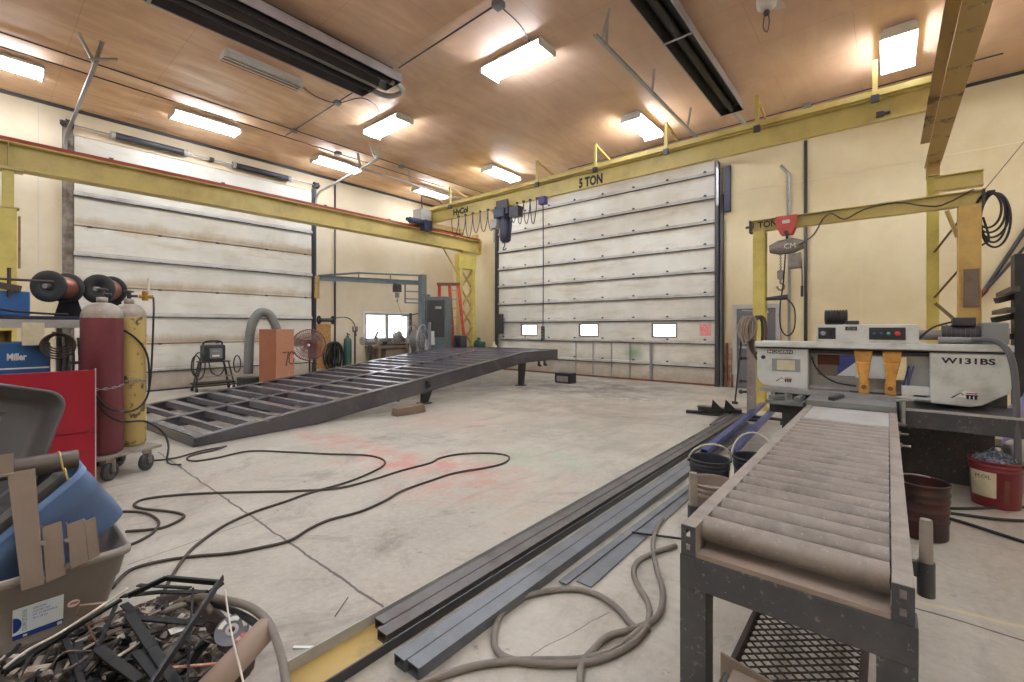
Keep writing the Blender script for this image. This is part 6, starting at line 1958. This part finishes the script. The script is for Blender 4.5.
def fbar(pts, w, h, m='jet', nm='flat_bar'):
    b = MB()
    for a, c in zip(pts, pts[1:]):
        b.bar(at(*a), at(*c), w, h)
    return b.build(nm, M[m], fr, bevel=.0015)


fbar([(128, 596, .36), (166, 578, .38), (222, 583, .40)], .016, .02)
fbar([(222, 583, .40), (208, 594, .34)], .016, .02)
fbar([(138, 585, .33), (190, 588, .36)], .02, .006)
fbar([(122, 596, .30), (160, 592, .32), (206, 592, .34)], .028, .006)
fbar([(124, 604, .31), (140, 618, .31), (205, 624, .30)], .03, .008)
fbar([(128, 612, .32), (152, 648, .30), (180, 690, .27)], .035, .01)
fbar([(136, 652, .30), (160, 682, .27)], .03, .01)
fbar([(63, 634, .31), (77, 668, .28), (84, 692, .27)], .02, .012)
fbar([(116, 605, .34), (97, 648, .30), (72, 684, .27)], .014, .01)
fbar([(98, 648, .3), (112, 660, .29), (140, 680, .28)], .035, .01)
fbar([(193, 588, .37), (187, 690, .27)], .009, .009)
fbar([(110, 618, .31), (88, 626, .3), (98, 646, .29)], .006, .006, 'rust', 'thin_rod')
o = MB().bar(at(5, 671, .30), at(63, 635, .32), .028, .012).bar(at(63, 635, .32), at(121, 600, .35), .016, .01).prism([at(26, 660, .31), at(34, 655, .31), at(21, 678, .29)], (0, 0, .006))
tag(o.build('bent_strip', M['jet'], None, loc=tuple(at(63, 635, .3))), 'long bent black strip reaching left over the scrap tub below the label', 'strip')
o = MB().tube([at(4, 668, .31), at(28, 650, .32), at(60, 633, .33), at(100, 607, .35), at(128, 588, .36)], .005, 6)
tag(o.build('white_cord', M['whiteplas'], None, loc=tuple(at(4, 668, .31))), 'thin white cord along the bent black strip', 'cord')
o = MB().angle(at(224, 580, .42), at(146, 700, .32), .026, .026, .004)
tag(o.build('angle_bar', M['black'], None, loc=tuple(at(224, 580, .42))), 'long straight dark angle bar lying diagonally over the scrap heap', 'steel angle')
kt = thing('card_tube', 'thick beige tube lying at the near right of the scrap heap', 'tube', tuple(at(230, 670, .25)))
pa, pb = at(266, 629, .27), at(195, 705, .24)
dd = (pb - pa).normalized()
MB().lathe([(.032, 0), (.047, 0), (.047, 0), (.047, (pb - pa).length), (.032, (pb - pa).length), (.032, 0)], pa, tuple(dd), n=24).build('body', M['kraft'], kt)
dc = thing('cutting_disc', 'grey abrasive cutting disc beside the thick beige tube', 'disc', tuple(at(232, 628, .27)))
dcc, dax = at(232, 630, .262), V((.55, -.25, 1)).normalized()
MB().lathe([(.012, -.003), (.062, -.003), (.062, -.003), (.062, .003), (.062, .003), (.012, .003), (.012, -.003)], dcc, tuple(dax), n=36).build('body', M['disc'], dc)
MB().lathe([(.012, .0035), (.024, .0035), (.024, .0045), (.012, .0045)], dcc, tuple(dax), n=24).build('centre_ring', M['silver_edge'], dc)
d, s, u = frame_of(tuple(dax))
for q0, q1, r0_, r1_, mm in ((.3, 1.0, .036, .054, 'white'), (1.3, 2.1, .036, .054, 'white'), (2.5, 3.1, .04, .054, 'white'), (3.6, 4.4, .044, .058, 'redsign')):
    m = MB()
    P = [dcc + s * math.cos(q) * r + u * math.sin(q) * r + d * .0035 for r, qs in ((r1_, [q0 + (q1 - q0) * i / 6 for i in range(7)]), (r0_, [q1 - (q1 - q0) * i / 6 for i in range(7)])) for q in qs]
    m.prism(P, d * .0008).build('printed_mark', M[mm], dc)
for lb, pts, r, mm in (('grey hose arching over the right rim of the scrap tub', [(176, 604, .27), (200, 597, .33), (225, 600, .34), (250, 607, .32), (268, 622, .3), (278, 645, .28), (284, 668, .26), (288, 700, .24)], .016, 'hose'),
                       ('black flat hose under the arching grey hose', [(185, 602, .3), (215, 604, .3), (240, 614, .29), (258, 626, .27), (266, 640, .22)], .014, 'black'),
                       ('pale grey hose piece bent in the middle of the scrap heap', [(165, 612, .27), (178, 606, .29), (196, 602, .3), (207, 606, .3), (212, 612, .28)], .013, 'dusty')):
    o = MB().tube([at(*q) for q in pts], r, 8)
    tag(o.build('rubber_hose', M[mm], None, loc=tuple(at(*pts[0]))), lb, 'hose')
o = MB().cyl(at(165, 668, .28), at(226, 663, .28), .005, n=8)
tag(o.build('welding_rod', M['pinkrod'], None, loc=tuple(at(190, 665, .28))), 'pink coated welding rod on the scrap heap', 'rod')
o = MB().tube([at(225, 590, .38), at(228, 612, .34), at(233, 640, .32), at(240, 668, .3), at(246, 695, .28)], .0035, 6)
tag(o.build('thin_wire', M['whiteplas'], None, loc=tuple(at(233, 640, .3))), 'thin pale wire dangling across the beige tube', 'wire')
o = MB().prism([at(168, 630, .285), at(186, 624, .29), at(189, 629, .285), at(171, 635, .28)], (0, 0, .002))
tag(o.build('paper_label', M['white'], None, loc=tuple(at(178, 630, .28))), 'white paper slip lying on the scrap heap', 'paper')
o = MB().hexa([at(72, 622, .05), at(100, 612, .05), at(100, 612, .05) + V((-.02, 0, 0)), at(72, 622, .05) + V((-.02, 0, 0))], [at(80, 606, .17), at(106, 603, .17), at(106, 603, .17) + V((-.02, 0, 0)), at(80, 606, .17) + V((-.02, 0, 0))])
tag(o.build('timber_scrap', M['kraft'], None, loc=tuple(at(85, 615, .1))), 'beige board scrap standing between the tote and the scrap tub', 'board')
# ================================================================== along the left wall
def P3(px, py, t):
    a = (px - 512) / 450
    return V(((FX + a * FY) * t, (FY - a * FX) * t, EYE + (328 - py) / 450 * t))


# welder on a trolley
ws = thing('welder_trolley', 'small steel trolley before the left door carrying a welder', 'trolley', (-12.5, 3.72, 0))
for x, y in ((-12.7, 3.35), (-12.35, 3.3), (-12.7, 4.1), (-12.35, 4.12)):
    y2 = 3.72 + (y - 3.72) * .7
    MB().bar((x, y, .1), (-12.52 + (x + 12.52) * .8, y2, .68), .035, .035).build('leg', M['dark'], ws)
MB().box(-12.7, -12.3, 3.42, 4.02, .68, .71).build('top_shelf', M['dark'], ws)
MB().box(-12.72, -12.32, 3.3, 4.14, .16, .2).build('bottom_shelf', M['black'], ws)
MB().cyl((-12.33, 3.3, .34), (-12.33, 4.1, .34), .018, n=8).build('cross_tube', M['dusty'], ws)
for x in (-12.7, -12.35):
    for y in (3.33, 4.11):
        MB().cyl((x, y - .02, .05), (x, y + .02, .05), .05, n=12).build('wheel', M['rubber'], ws)
wl_ = thing('welder', 'small black inverter welder on the steel trolley', 'welder', (-12.5, 3.7, .71))
MB().box(-12.68, -12.3, 3.48, 3.92, .712, 1.1).build('case', M['panelblack'], wl_, bevel=.04)
MB().tube([(-12.5, 3.5, 1.1), (-12.5, 3.54, 1.17), (-12.5, 3.7, 1.19), (-12.5, 3.88, 1.17), (-12.5, 3.9, 1.1)], .02, 8).build('carry_handle', M['black'], wl_)
MB().box(-12.3, -12.29, 3.58, 3.84, .78, 1.02).build('front_panel', M['grey'], wl_)
for z, mm in ((.84, 'white'), (.95, 'btn_grey')):
    MB().box(-12.292, -12.285, 3.63, 3.78, z - .02, z + .02).build('display', M[mm], wl_)
cb = MB()
for k, (y0, R) in enumerate(((3.3, .2), (3.36, .26), (4.15, .17))):
    cb.tube([(-12.28 + .01 * k, y0 + math.cos(q) * R * .45, .62 + math.sin(q) * R * 1.2) for q in [2 * PI * i / 14 for i in range(14)]], .014, 6, closed=True, smooth=2)
cb.tube([(-12.28, 3.55, .75), (-12.24, 3.6, .45), (-12.24, 3.78, .38), (-12.26, 3.88, .6), (-12.28, 3.8, .75)], .013, 6)
tag(cb.build('welding_cable', M['rubber'], None, loc=(-12.28, 3.4, .6)), 'black cable loops hanging off the welder trolley', 'cable')

# tall orange carton with a duct behind it
bxc = P3(277, 350, 10.75)
ob = thing('cardboard_box', 'tall orange cardboard box standing by the left door', 'box', (bxc.x, bxc.y, 0), math.radians(24))
MB().box(-.24, .24, -.28, .28, .0, 1.47).build('carton', M['card'], ob, world=False, bevel=.006)
MB().box(-.24, .24, -.287, -.2805, .0, 1.47).build('side_face', M['card_dark'], ob, world=False)
sx_ = .243
mk = MB()
mk.tube([(sx_, -.06, .92), (sx_, .1, .93), (sx_, .02, .6)], .012, 5, smooth=0)
mk.tube([(sx_, .2 + math.cos(q) * .085, .78 + math.sin(q) * .15) for q in [.6 + 5.6 * i / 14 for i in range(15)]], .011, 5, smooth=0)
mk.build('marker_writing', M['ink_brown'], ob, world=False)['label'] = 'brown marker 70'
d_ = thing('flexible_duct', 'grey flexible duct bent over behind the orange box', 'duct', (bxc.x - .35, bxc.y - .1, 0))
P = [(-.12, -.42, .4), (-.1, -.4, 1.2), (-.08, -.34, 1.62), (-.05, -.2, 1.86), (-.02, -.02, 1.86), (0, .12, 1.66), (.02, .2, 1.3), (.03, .22, .3)]
c0 = V((bxc.x - .52, bxc.y + .02, 0))
MB().tube([c0 + V(p) for p in P], .105, 14, smooth=8).build('hose', M['grey'], d_)
dr = MB()
pts = [c0 + V(p) for p in P]
for a, b in zip(pts[1:-1], pts[2:]):
    for k in range(4):
        q = a + (b - a) * (k + .5) / 4
        dr.ring(q, tuple(b - a), .108, .007, 16, 5)
dr.build('coil_wire', M['grey'], d_)
MB().box(c0.x - .3, c0.x + .14, c0.y - .62, c0.y + .42, .0, .32).build('base_unit', M['dark'], d_, bevel=.02)

# pedestal fan
fc = P3(309, 345, 11.6)
pf = thing('pedestal_fan', 'dull red pedestal fan right of the orange box', 'fan', (fc.x, fc.y, 0))
ax = V((-fc.x, -fc.y - 1.5, .1)).normalized()
cage = MB()
d, s, u = frame_of(tuple(ax))
for r, o in ((.40, 0), (.4, -.1), (.3, .05), (.2, .07), (.1, .08)):
    cage.ring(fc + d * o, tuple(d), r, .012 if r >= .4 else .006, 30, 5)
for k in range(48):
    t = 2 * PI * k / 48
    e = s * math.cos(t) + u * math.sin(t)
    cage.tube([fc + d * .085 + e * .04, fc + d * .05 + e * .3, fc + e * .4, fc - d * .1 + e * .4, fc - d * .16 + e * .1], .0055, 4, smooth=0)
cage.build('wire_guard', M['fan_red'], pf)
for k in range(3):
    t = 2 * PI * k / 3 + .3
    e, n_ = s * math.cos(t) + u * math.sin(t), -s * math.sin(t) + u * math.cos(t)
    q = [fc + e * .07 - n_ * .05 + d * .02, fc + e * .35 - n_ * .13 + d * .04, fc + e * .36 + n_ * .1 - d * .03, fc + e * .07 + n_ * .05 - d * .02]
    MB().hexa(q, [v + d * .006 for v in q]).build('blade', M['dusty'], pf)
MB().lathe([(0, .09), (.05, .085), (.06, .05), (.06, -.2), (.05, -.26), (0, -.27)], fc, tuple(d), n=18).build('motor', M['fan_red'], pf)
MB().ball(fc + d * .09, .035, 8).build('hub_badge', M['white'], pf)
b_ = fc - d * .15
MB().cyl((b_.x, b_.y, .03), (b_.x, b_.y, b_.z), .024, n=12).build('pole', M['dark'], pf)
MB().lathe([(0, .0), (.26, .0), (.26, .0), (.25, .02), (.05, .045), (0, .045)], (b_.x, b_.y, 0), n=28).build('base', M['dark'], pf)

# board with reels and hose coil on the left wall
bo = atx(322, 345, WX + .05)
wbd = thing('wall_board', 'yellowish strand board fixed to the left wall behind the fan', 'board', (WX + .02, bo.y, .5))
MB().box(WX + .004, WX + .022, bo.y - .28, bo.y + .3, .25, 1.62).build('sheet', M['wood'], wbd)
rz_ = atx(326, 320, WX + .25)
wre = thing('cable_reel', 'small dark cable reel on a bracket above the strand board', 'reel', (WX + .1, rz_.y, rz_.z))
for s in (-.22, .22):
    MB().lathe([(.02, -.01), (.13, -.01), (.13, -.01), (.13, .01), (.02, .01)], (WX + .25, rz_.y + s, rz_.z), (0, 1, 0), n=22).build('flange', M['navy'], wre)
MB().cyl((WX + .25, rz_.y - .26, rz_.z), (WX + .25, rz_.y + .26, rz_.z), .055, n=16).build('drum', M['dark'], wre)
MB().box(WX + .001, WX + .25, rz_.y - .02, rz_.y + .02, rz_.z - .03, rz_.z + .03).build('bracket', M['dark'], wre)
MB().tube([(WX + .25, rz_.y + .22, rz_.z + .05), (WX + .2, rz_.y + .7, rz_.z + .1), (WX + .15, rz_.y + 1.0, rz_.z - .1), (WX + .12, rz_.y + 1.1, rz_.z - .5)], .014, 6).build('cable_tail', M['black'], wre)
hc = atx(334, 350, WX + .2)
hcm = MB()
for k in range(13):
    R1, R2 = .05 + .05 * (k % 6), .34 + .02 * k
    hcm.tube([(WX + .1 + .022 * k, hc.y - .02 + .03 * math.sin(k * 2.1) + math.cos(q) * R1, hc.z + .25 - R2 + math.sin(q) * R2) for q in [2 * PI * i / 16 for i in range(16)]], .022, 7, closed=True, smooth=2)
hcm.box(WX + .001, WX + .3, hc.y - .1, hc.y + .1, hc.z + .16, hc.z + .22)
tag(hcm.build('hose_coil', M['rubber'], None, loc=(WX + .15, hc.y, hc.z)), 'big dark hose coil hung on the left wall right of the fan', 'hose')
gcy = atx(348.5, 360, WX + .3)
cylinder('green gas cylinder against the left wall beside the dark hose coil', V((WX + .25, gcy.y, 0)), .12, .002, 1.08, 1.2, M['green'], M['green'], 0)
o = thing('steel_post', 'thin dark post with a forked top right of the green cylinder', 'post', (WX + .25, atx(355, 350, WX + .25).y, 0))
yp = o.location.y
MB().cyl((WX + .25, yp, .02), (WX + .25, yp, 1.4), .03, n=10).build('shaft', M['dark'], o)
MB().bar((WX + .25, yp - .07, 1.4), (WX + .25, yp - .07, 1.55), .03, .03).bar((WX + .25, yp + .07, 1.4), (WX + .25, yp + .07, 1.55), .03, .03).bar((WX + .25, yp - .08, 1.4), (WX + .25, yp + .08, 1.4), .04, .04).build('fork', M['dark'], o)
MB().box(WX + .1, WX + .4, yp - .15, yp + .15, 0, .02).build('base_plate', M['dark'], o)

# bench under the window with tools
wbn = thing('workbench', 'wooden workbench under the left wall window', 'workbench', (-12.9, 9.4, 0))
MB().box(-13.35, -12.6, 8.35, 10.6, .82, .9).build('top', M['lumber'], wbn, bevel=.005)
MB().box(-13.3, -12.66, 8.7, 10.3, .25, .8).build('drawer_unit', M['primer'], wbn)
for x in (-13.28, -12.68):
    for y in (8.45, 10.5):
        MB().box(x - .05, x + .05, y - .05, y + .05, 0, .82).build('leg', M['lumber'], wbn)
bg = thing('bench_grinder', 'small grey bench grinder on a stand left of the window', 'grinder', (-12.9, 8.25, 0))
MB().cyl((-12.9, 8.25, .02), (-12.9, 8.25, .95), .05, n=12).build('stand', M['dark'], bg)
MB().box(-13.1, -12.7, 8.1, 8.34, 0, .03).build('base', M['dark'], bg)
MB().cyl((-12.9, 8.08, 1.06), (-12.9, 8.42, 1.06), .1, n=18).build('motor', M['grey'], bg)
for y in (7.98, 8.5):
    MB().cyl((-12.9, y - .03, 1.08), (-12.9, y + .03, 1.08), .13, n=22).build('wheel_guard', M['lgrey'], bg)
MB().bar((-12.9, 8.4, 1.1), (-12.86, 8.52, 1.38), .02, .06).build('eye_shield', M['dark'], bg)


def clutter(name, label, cat, px, py, t, fn):
    c = P3(px, py, t)
    o = thing(name, label, cat, (c.x, c.y, 0))
    fn(o, c)
    return o


def vice(o, c):
    x, y, z = c.x, c.y, .9
    MB().box(x - .12, x + .12, y - .1, y + .1, z, z + .05).box(x - .06, x + .06, y - .06, y + .06, z + .05, z + .14).build('base', M['dark'], o)
    MB().box(x - .1, x + .1, y - .18, y + .04, z + .14, z + .26).build('fixed_jaw', M['grey'], o, bevel=.01)
    MB().box(x - .1, x + .1, y + .09, y + .2, z + .14, z + .26).cyl((x, y + .2, z + .19), (x, y + .4, z + .19), .02, n=8).cyl((x, y + .38, z + .06), (x, y + .38, z + .32), .01, n=6).build('sliding_jaw', M['grey'], o)


clutter('bench_vice', 'grey bench vice on the workbench under the window', 'vice', 385, 340, 15.3, vice)


def chop(o, c):
    x, y, z = c.x, c.y, .9
    MB().box(x - .2, x + .2, y - .3, y + .3, z, z + .06).build('base', M['dark'], o)
    MB().lathe([(.03, -.02), (.2, -.02), (.2, -.02), (.2, .02), (.03, .02)], (x, y, z + .3), (1, .4, 0), n=26).build('blade_guard', M['lgrey'], o)
    MB().bar((x, y + .1, z + .3), (x - .1, y + .32, z + .16), .06, .1).cyl((x - .08, y - .02, z + .34), (x - .3, y + .02, z + .34), .09, n=14).build('arm', M['grey'], o)
    MB().tube([(x, y - .12, z + .42), (x, y - .3, z + .5), (x, y - .36, z + .42)], .02, 7).build('handle', M['black'], o)


clutter('chop_saw', 'grey chop saw at the right end of the workbench', 'saw', 399, 336, 15.7, chop)


def reel(o, c):
    x, y, z = c.x, c.y, 1.12
    ax = (1, .55, 0)
    for s in (-.16, .16):
        q = V((x, y, z)) + V(ax).normalized() * s
        MB().ring(q, ax, .48, .022, 30, 7).ring(q, ax, .2, .018, 20, 6).build('rim', M['galv'], o)
        m = MB()
        d, ss, uu = frame_of(ax)
        for k in range(6):
            e = ss * math.cos(k * PI / 3) + uu * math.sin(k * PI / 3)
            m.cyl(q, q + e * .48, .013, n=6)
        m.build('spokes', M['galv'], o)
    MB().cyl(V((x, y, z)) - V(ax).normalized() * .16, V((x, y, z)) + V(ax).normalized() * .16, .3, n=24).build('hose_wrap', M['grey'], o)
    for s in (-1, 1):
        q = V((x, y, 0)) + V(ax).normalized() * s * .26
        MB().bar(q + V((-.25, .25, 0)) * .8, q + V((0, 0, z)), .05, .05).bar(q - V((-.25, .25, 0)) * .8, q + V((0, 0, z)), .05, .05).build('stand_frame', M['lgrey'], o)


clutter('hose_reel', 'large grey spoked hose reel on a frame right of the window', 'reel', 418, 342, 14.0, reel)

# post with a flag arm
pq = P3(410.5, 330, 15.3)
o = thing('tool_post', 'dark post with a thin swing arm left of the jib crane mast', 'post', (pq.x, pq.y, 0))
MB().cyl((pq.x, pq.y, .02), (pq.x, pq.y, 2.0), .05, n=12).build('post', M['dark'], o)
MB().box(pq.x - .2, pq.x + .2, pq.y - .2, pq.y + .2, 0, .02).build('base_plate', M['dark'], o)
a = P3(394, 318, 14.6)
MB().cyl((a.x, a.y, 1.82), (pq.x + .25, pq.y + .3, 2.02), .018, n=8).build('swing_arm', M['dark'], o)

# jib crane
mb_ = P3(422.5, 340, 15.2)
jb = thing('jib_crane', 'grey green jib crane with a long thin boom by the left wall', 'crane', (mb_.x, mb_.y, 0))
mx, my = mb_.x, mb_.y
MB().box(mx - .1, mx + .1, my - .1, my + .1, .02, 3.3).build('mast', M['teal'], jb, bevel=.004)
MB().box(mx - .3, mx + .3, my - .3, my + .3, 0, .02).build('base_plate', M['teal'], jb)
tip = P3(318, 279, 13.6)
bz = 3.02
b0 = V((mx - .1, my - .1, bz))
tipv = V((tip.x, tip.y, bz))
MB().ibeam(b0, tipv, .1, .15, .012, .008).build('boom', M['teal'], jb)
q1 = b0 + (tipv - b0) * .62 + V((0, 0, .22))
MB().tube([b0 + V((0, 0, .26)), q1, tipv + V((0, 0, .06))], .03, 8, smooth=0).build('truss_rod', M['teal'], jb)
for f in (.3, .62):
    q = b0 + (tipv - b0) * f
    MB().cyl(q, q + V((0, 0, .25)), .02, n=8).build('strut', M['teal'], jb)
MB().box(tipv.x - .05, tipv.x + .05, tipv.y - .1, tipv.y + .02, bz - .62, bz + .05).build('end_arm', M['tan_paint'], jb)
hd = (tipv - b0).normalized()
hg = MB()
c = b0 + hd * .45
hg.bar(c + V((0, 0, .06)), c + V((0, 0, -.68)), .04, .04, up=tuple(hd))
for z in (-.05, -.3, -.55, -.68):
    hg.bar(c + V((0, 0, z)), V((mx - .05, my - .05, bz + z)), .035, .035)
hg.build('hinge_frame', M['teal'], jb)
c = b0 + hd * .72
hj = thing('electric_hoist', 'small dark hoist hanging from the jib crane boom', 'hoist', (c.x, c.y, bz - .5))
MB().box(c.x - .12, c.x + .12, c.y - .1, c.y + .1, bz - .34, bz - .1).build('body', M['dark'], hj, bevel=.02)
MB().box(c.x - .03, c.x + .03, c.y - .13, c.y + .13, bz - .12, bz - .05).build('trolley', M['spring'], hj)
MB().box(c.x - .05, c.x + .05, c.y - .05, c.y + .05, bz - .52, bz - .36).tube([(c.x, c.y, bz - .52), (c.x + .04, c.y, bz - .6), (c.x, c.y, bz - .66), (c.x - .04, c.y, bz - .6)], .014, 6).build('hook_block', M['grey'], hj)
MB().tube([(c.x, c.y, bz - .6), (c.x + .15, c.y + .1, bz - 1.1), (c.x + .45, c.y + .35, bz - 1.35)], .008, 5).build('load_chain', M['brass'], hj)

# machinery in the far corner
ph = P3(438.5, 330, 14.8)
mc = thing('control_cabinet', 'tall grey machine cabinet with a white sheet beside the red ladder', 'machine', (ph.x, ph.y, 0), TH - .25)
MB().box(-.36, .36, -.2, .3, .05, 2.52).build('cabinet_body', M['teal'], mc, world=False, bevel=.015)
MB().box(-.3, .3, -.22, -.2, 1.2, 2.4).build('door_panel', M['dark'], mc, world=False)
MB().box(-.02, .2, -.226, -.22, 2.12, 2.2).build('instrument_plate', M['lgrey'], mc, world=False)
MB().box(-.28, -.05, -.226, -.2, .95, 1.4).build('paper_sheet', M['white'], mc, world=False)
MB().box(-.46, -.37, -.24, .15, .0, 2.62).build('side_column', M['teal'], mc, world=False)
MB().box(-.37, .37, -.21, .31, 0, .05).build('plinth', M['black'], mc, world=False)
vc = P3(430.5, 320, 16.7)
o = thing('welding_curtain', 'violet welding curtain on a frame behind the grey machine cabinet', 'curtain', (vc.x, vc.y, 0))
m = MB()
n = 24
r0_, r1_ = [], []
for i in range(n + 1):
    x = vc.x - .3 + .6 * i / n
    y = vc.y + .04 * math.sin(i * 1.3)
    r0_.append((x, y)); r1_.append((x, y + .008))
for i in range(n):
    m.hexa([(r0_[i][0], r0_[i][1], .5), (r0_[i + 1][0], r0_[i + 1][1], .5), (r1_[i + 1][0], r1_[i + 1][1], .5), (r1_[i][0], r1_[i][1], .5)],
           [(r0_[i][0], r0_[i][1], 2.45), (r0_[i + 1][0], r0_[i + 1][1], 2.45), (r1_[i + 1][0], r1_[i + 1][1], 2.45), (r1_[i][0], r1_[i][1], 2.45)])
m.build('cloth', M['purple'], o)
fm = MB().cyl((vc.x - .33, vc.y, 2.5), (vc.x + .33, vc.y, 2.5), .025, n=8)
for s in (-.33, .33):
    fm.cyl((vc.x + s, vc.y, .02), (vc.x + s, vc.y, 2.52), .025, n=8)
    fm.box(vc.x + s - .03, vc.x + s + .03, vc.y - .12, vc.y + .12, 0, .03)
fm.build('frame', M['dark'], o)

# stepladder
lp = P3(449.5, 345, 15.6)
ld = thing('step_ladder', 'red fibreglass stepladder standing folded by the laced column', 'ladder', (lp.x, lp.y, 0), TH)


def lrail(x0, x1, y0, y1, m, nm, zt=3.0):
    MB().bar((x0, y0, .0), (x1, y1, zt), .1, .1, up=(0, 1, 0)).build(nm, M[m], ld, world=False)


lrail(-.38, -.36, .25, .05, 'ladder', 'rear_rail')
lrail(.24, .0, -.25, -.02, 'ladder', 'front_rail')
lrail(.66, .3, -.25, -.02, 'ladder', 'front_rail')
lrail(.0, .0, .25, .05, 'dark', 'rear_rail', 2.0)
MB().box(-.42, .36, -.12, .12, 2.98, 3.06).build('top_cap', M['rust'], ld, world=False)
for k in range(9):
    z = .32 + k * .31
    f = z / 3.0
    xa, xb = .24 - .24 * f, .66 - .36 * f
    y = -.25 + .23 * f
    MB().box(xa, xb, y - .05, y + .05, z - .015, z + .015).build('step', M['galv'], ld, world=False)
MB().cyl((-.36, .1, 2.5), (.1, .0, 2.5), .015, n=6).build('spreader', M['galv'], ld, world=False)


def lockers(o, c):
    MB().box(c.x - .14, c.x + .14, c.y - .14, c.y + .14, .0, .06).build('base', M['black'], o)
    MB().box(c.x - .16, c.x + .16, c.y - .15, c.y + .15, .06, 1.25).build('body', M['dark'], o, bevel=.02)
    MB().box(c.x - .04, c.x + .12, c.y - .165, c.y - .15, .8, 1.15).build('panel', M['panelblack'], o)
    MB().tube([(c.x - .1, c.y - .13, 1.25), (c.x - .1, c.y - .2, 1.05), (c.x, c.y - .22, .8), (c.x + .1, c.y - .18, 1.0)], .02, 6).build('cable', M['black'], o)


clutter('welding_machine', 'dark boxy welding machine at the foot of the red stepladder', 'welder', 460.5, 345, 15.1, lockers)
for k, (px, tp, mm, lb) in enumerate(((429.5, 322, 'grey', 'pale steel post leaning before the grey machine cabinet'), (449, 322, 'dark', 'dark leaning bar between the cabinet and the red stepladder'))):
    b, t = P3(px + 3 * k, 372, (14.55, 15.0)[k]), P3(px, tp, (14.6, 15.35)[k])
    b.z = .01
    o = MB().bar(b, t, .09, .06)
    tag(o.build('steel_bar', M[mm], None, loc=tuple(b)), lb, 'steel bar')


def pump(o, c):
    x, y = c.x, c.y
    MB().box(x - .4, x + .4, y - .2, y + .2, .02, .4).build('skid', M['dark'], o)
    MB().cyl((x - .35, y, .62), (x + .25, y, .62), .22, n=20).build('tank', M['green'], o)
    MB().box(x - .15, x + .1, y - .12, y + .12, .84, 1.02).cyl((x - .1, y, 1.02), (x - .1, y, 1.16), .06, n=12).lathe([(.02, -.05), (.17, -.05), (.17, .05), (.02, .05)], (x + .05, y - .2, .92), (0, 1, 0), n=18).build('compressor_head', M['green'], o)


clutter('air_compressor', 'green air compressor on the floor right of the laced column', 'compressor', 481, 345, 15.75, pump)


def cont(o, c):
    x, y = c.x, c.y
    MB().lathe([(0, .002), (.1, .002), (.11, .02), (.11, .8), (.1, .88), (.04, .95), (.04, 1.02), (0, 1.02)], (x, y, 0), n=18).build('body', M['paper'], o)


clutter('plastic_drum', 'small cream drum between the green compressor and the big door', 'drum', 494, 345, 15.6, cont)

# spare leads by the track of the big door
q = aty(501, 318, BY - .2)
o = thing('door_operator', 'dark chain hoist box on the left track of the big door', 'door operator', (q.x, BY - .2, 1.4))
MB().box(q.x - .1, q.x + .1, BY - .34, BY - .16, 1.3, 2.0).build('housing', M['dark'], o, bevel=.02)
MB().tube([(q.x - .05, BY - .26, 1.3), (q.x - .05, BY - .27, .7), (q.x + .05, BY - .27, .65), (q.x + .05, BY - .26, 1.3)], .012, 6).build('hand_chain', M['galv'], o)
MB().bar((q.x, BY - .26, .02), (q.x - .05, BY - .26, 1.3), .05, .05).build('leg', M['grey'], o)
# ================================================================== daylight and exposure
W = bpy.data.worlds.new('sky')
SC.world = W
W.use_nodes = True
nt = W.node_tree
bgn = nt.nodes['Background']
bgn.inputs['Color'].default_value = (0.92, 0.95, 1.0, 1)
bgn.inputs['Strength'].default_value = 2.2
SC.view_settings.view_transform = 'Standard'
SC.view_settings.look = 'None'
SC.view_settings.gamma = 1.0
SC.view_settings.use_curve_mapping = False
SC.view_settings.exposure = 0.92
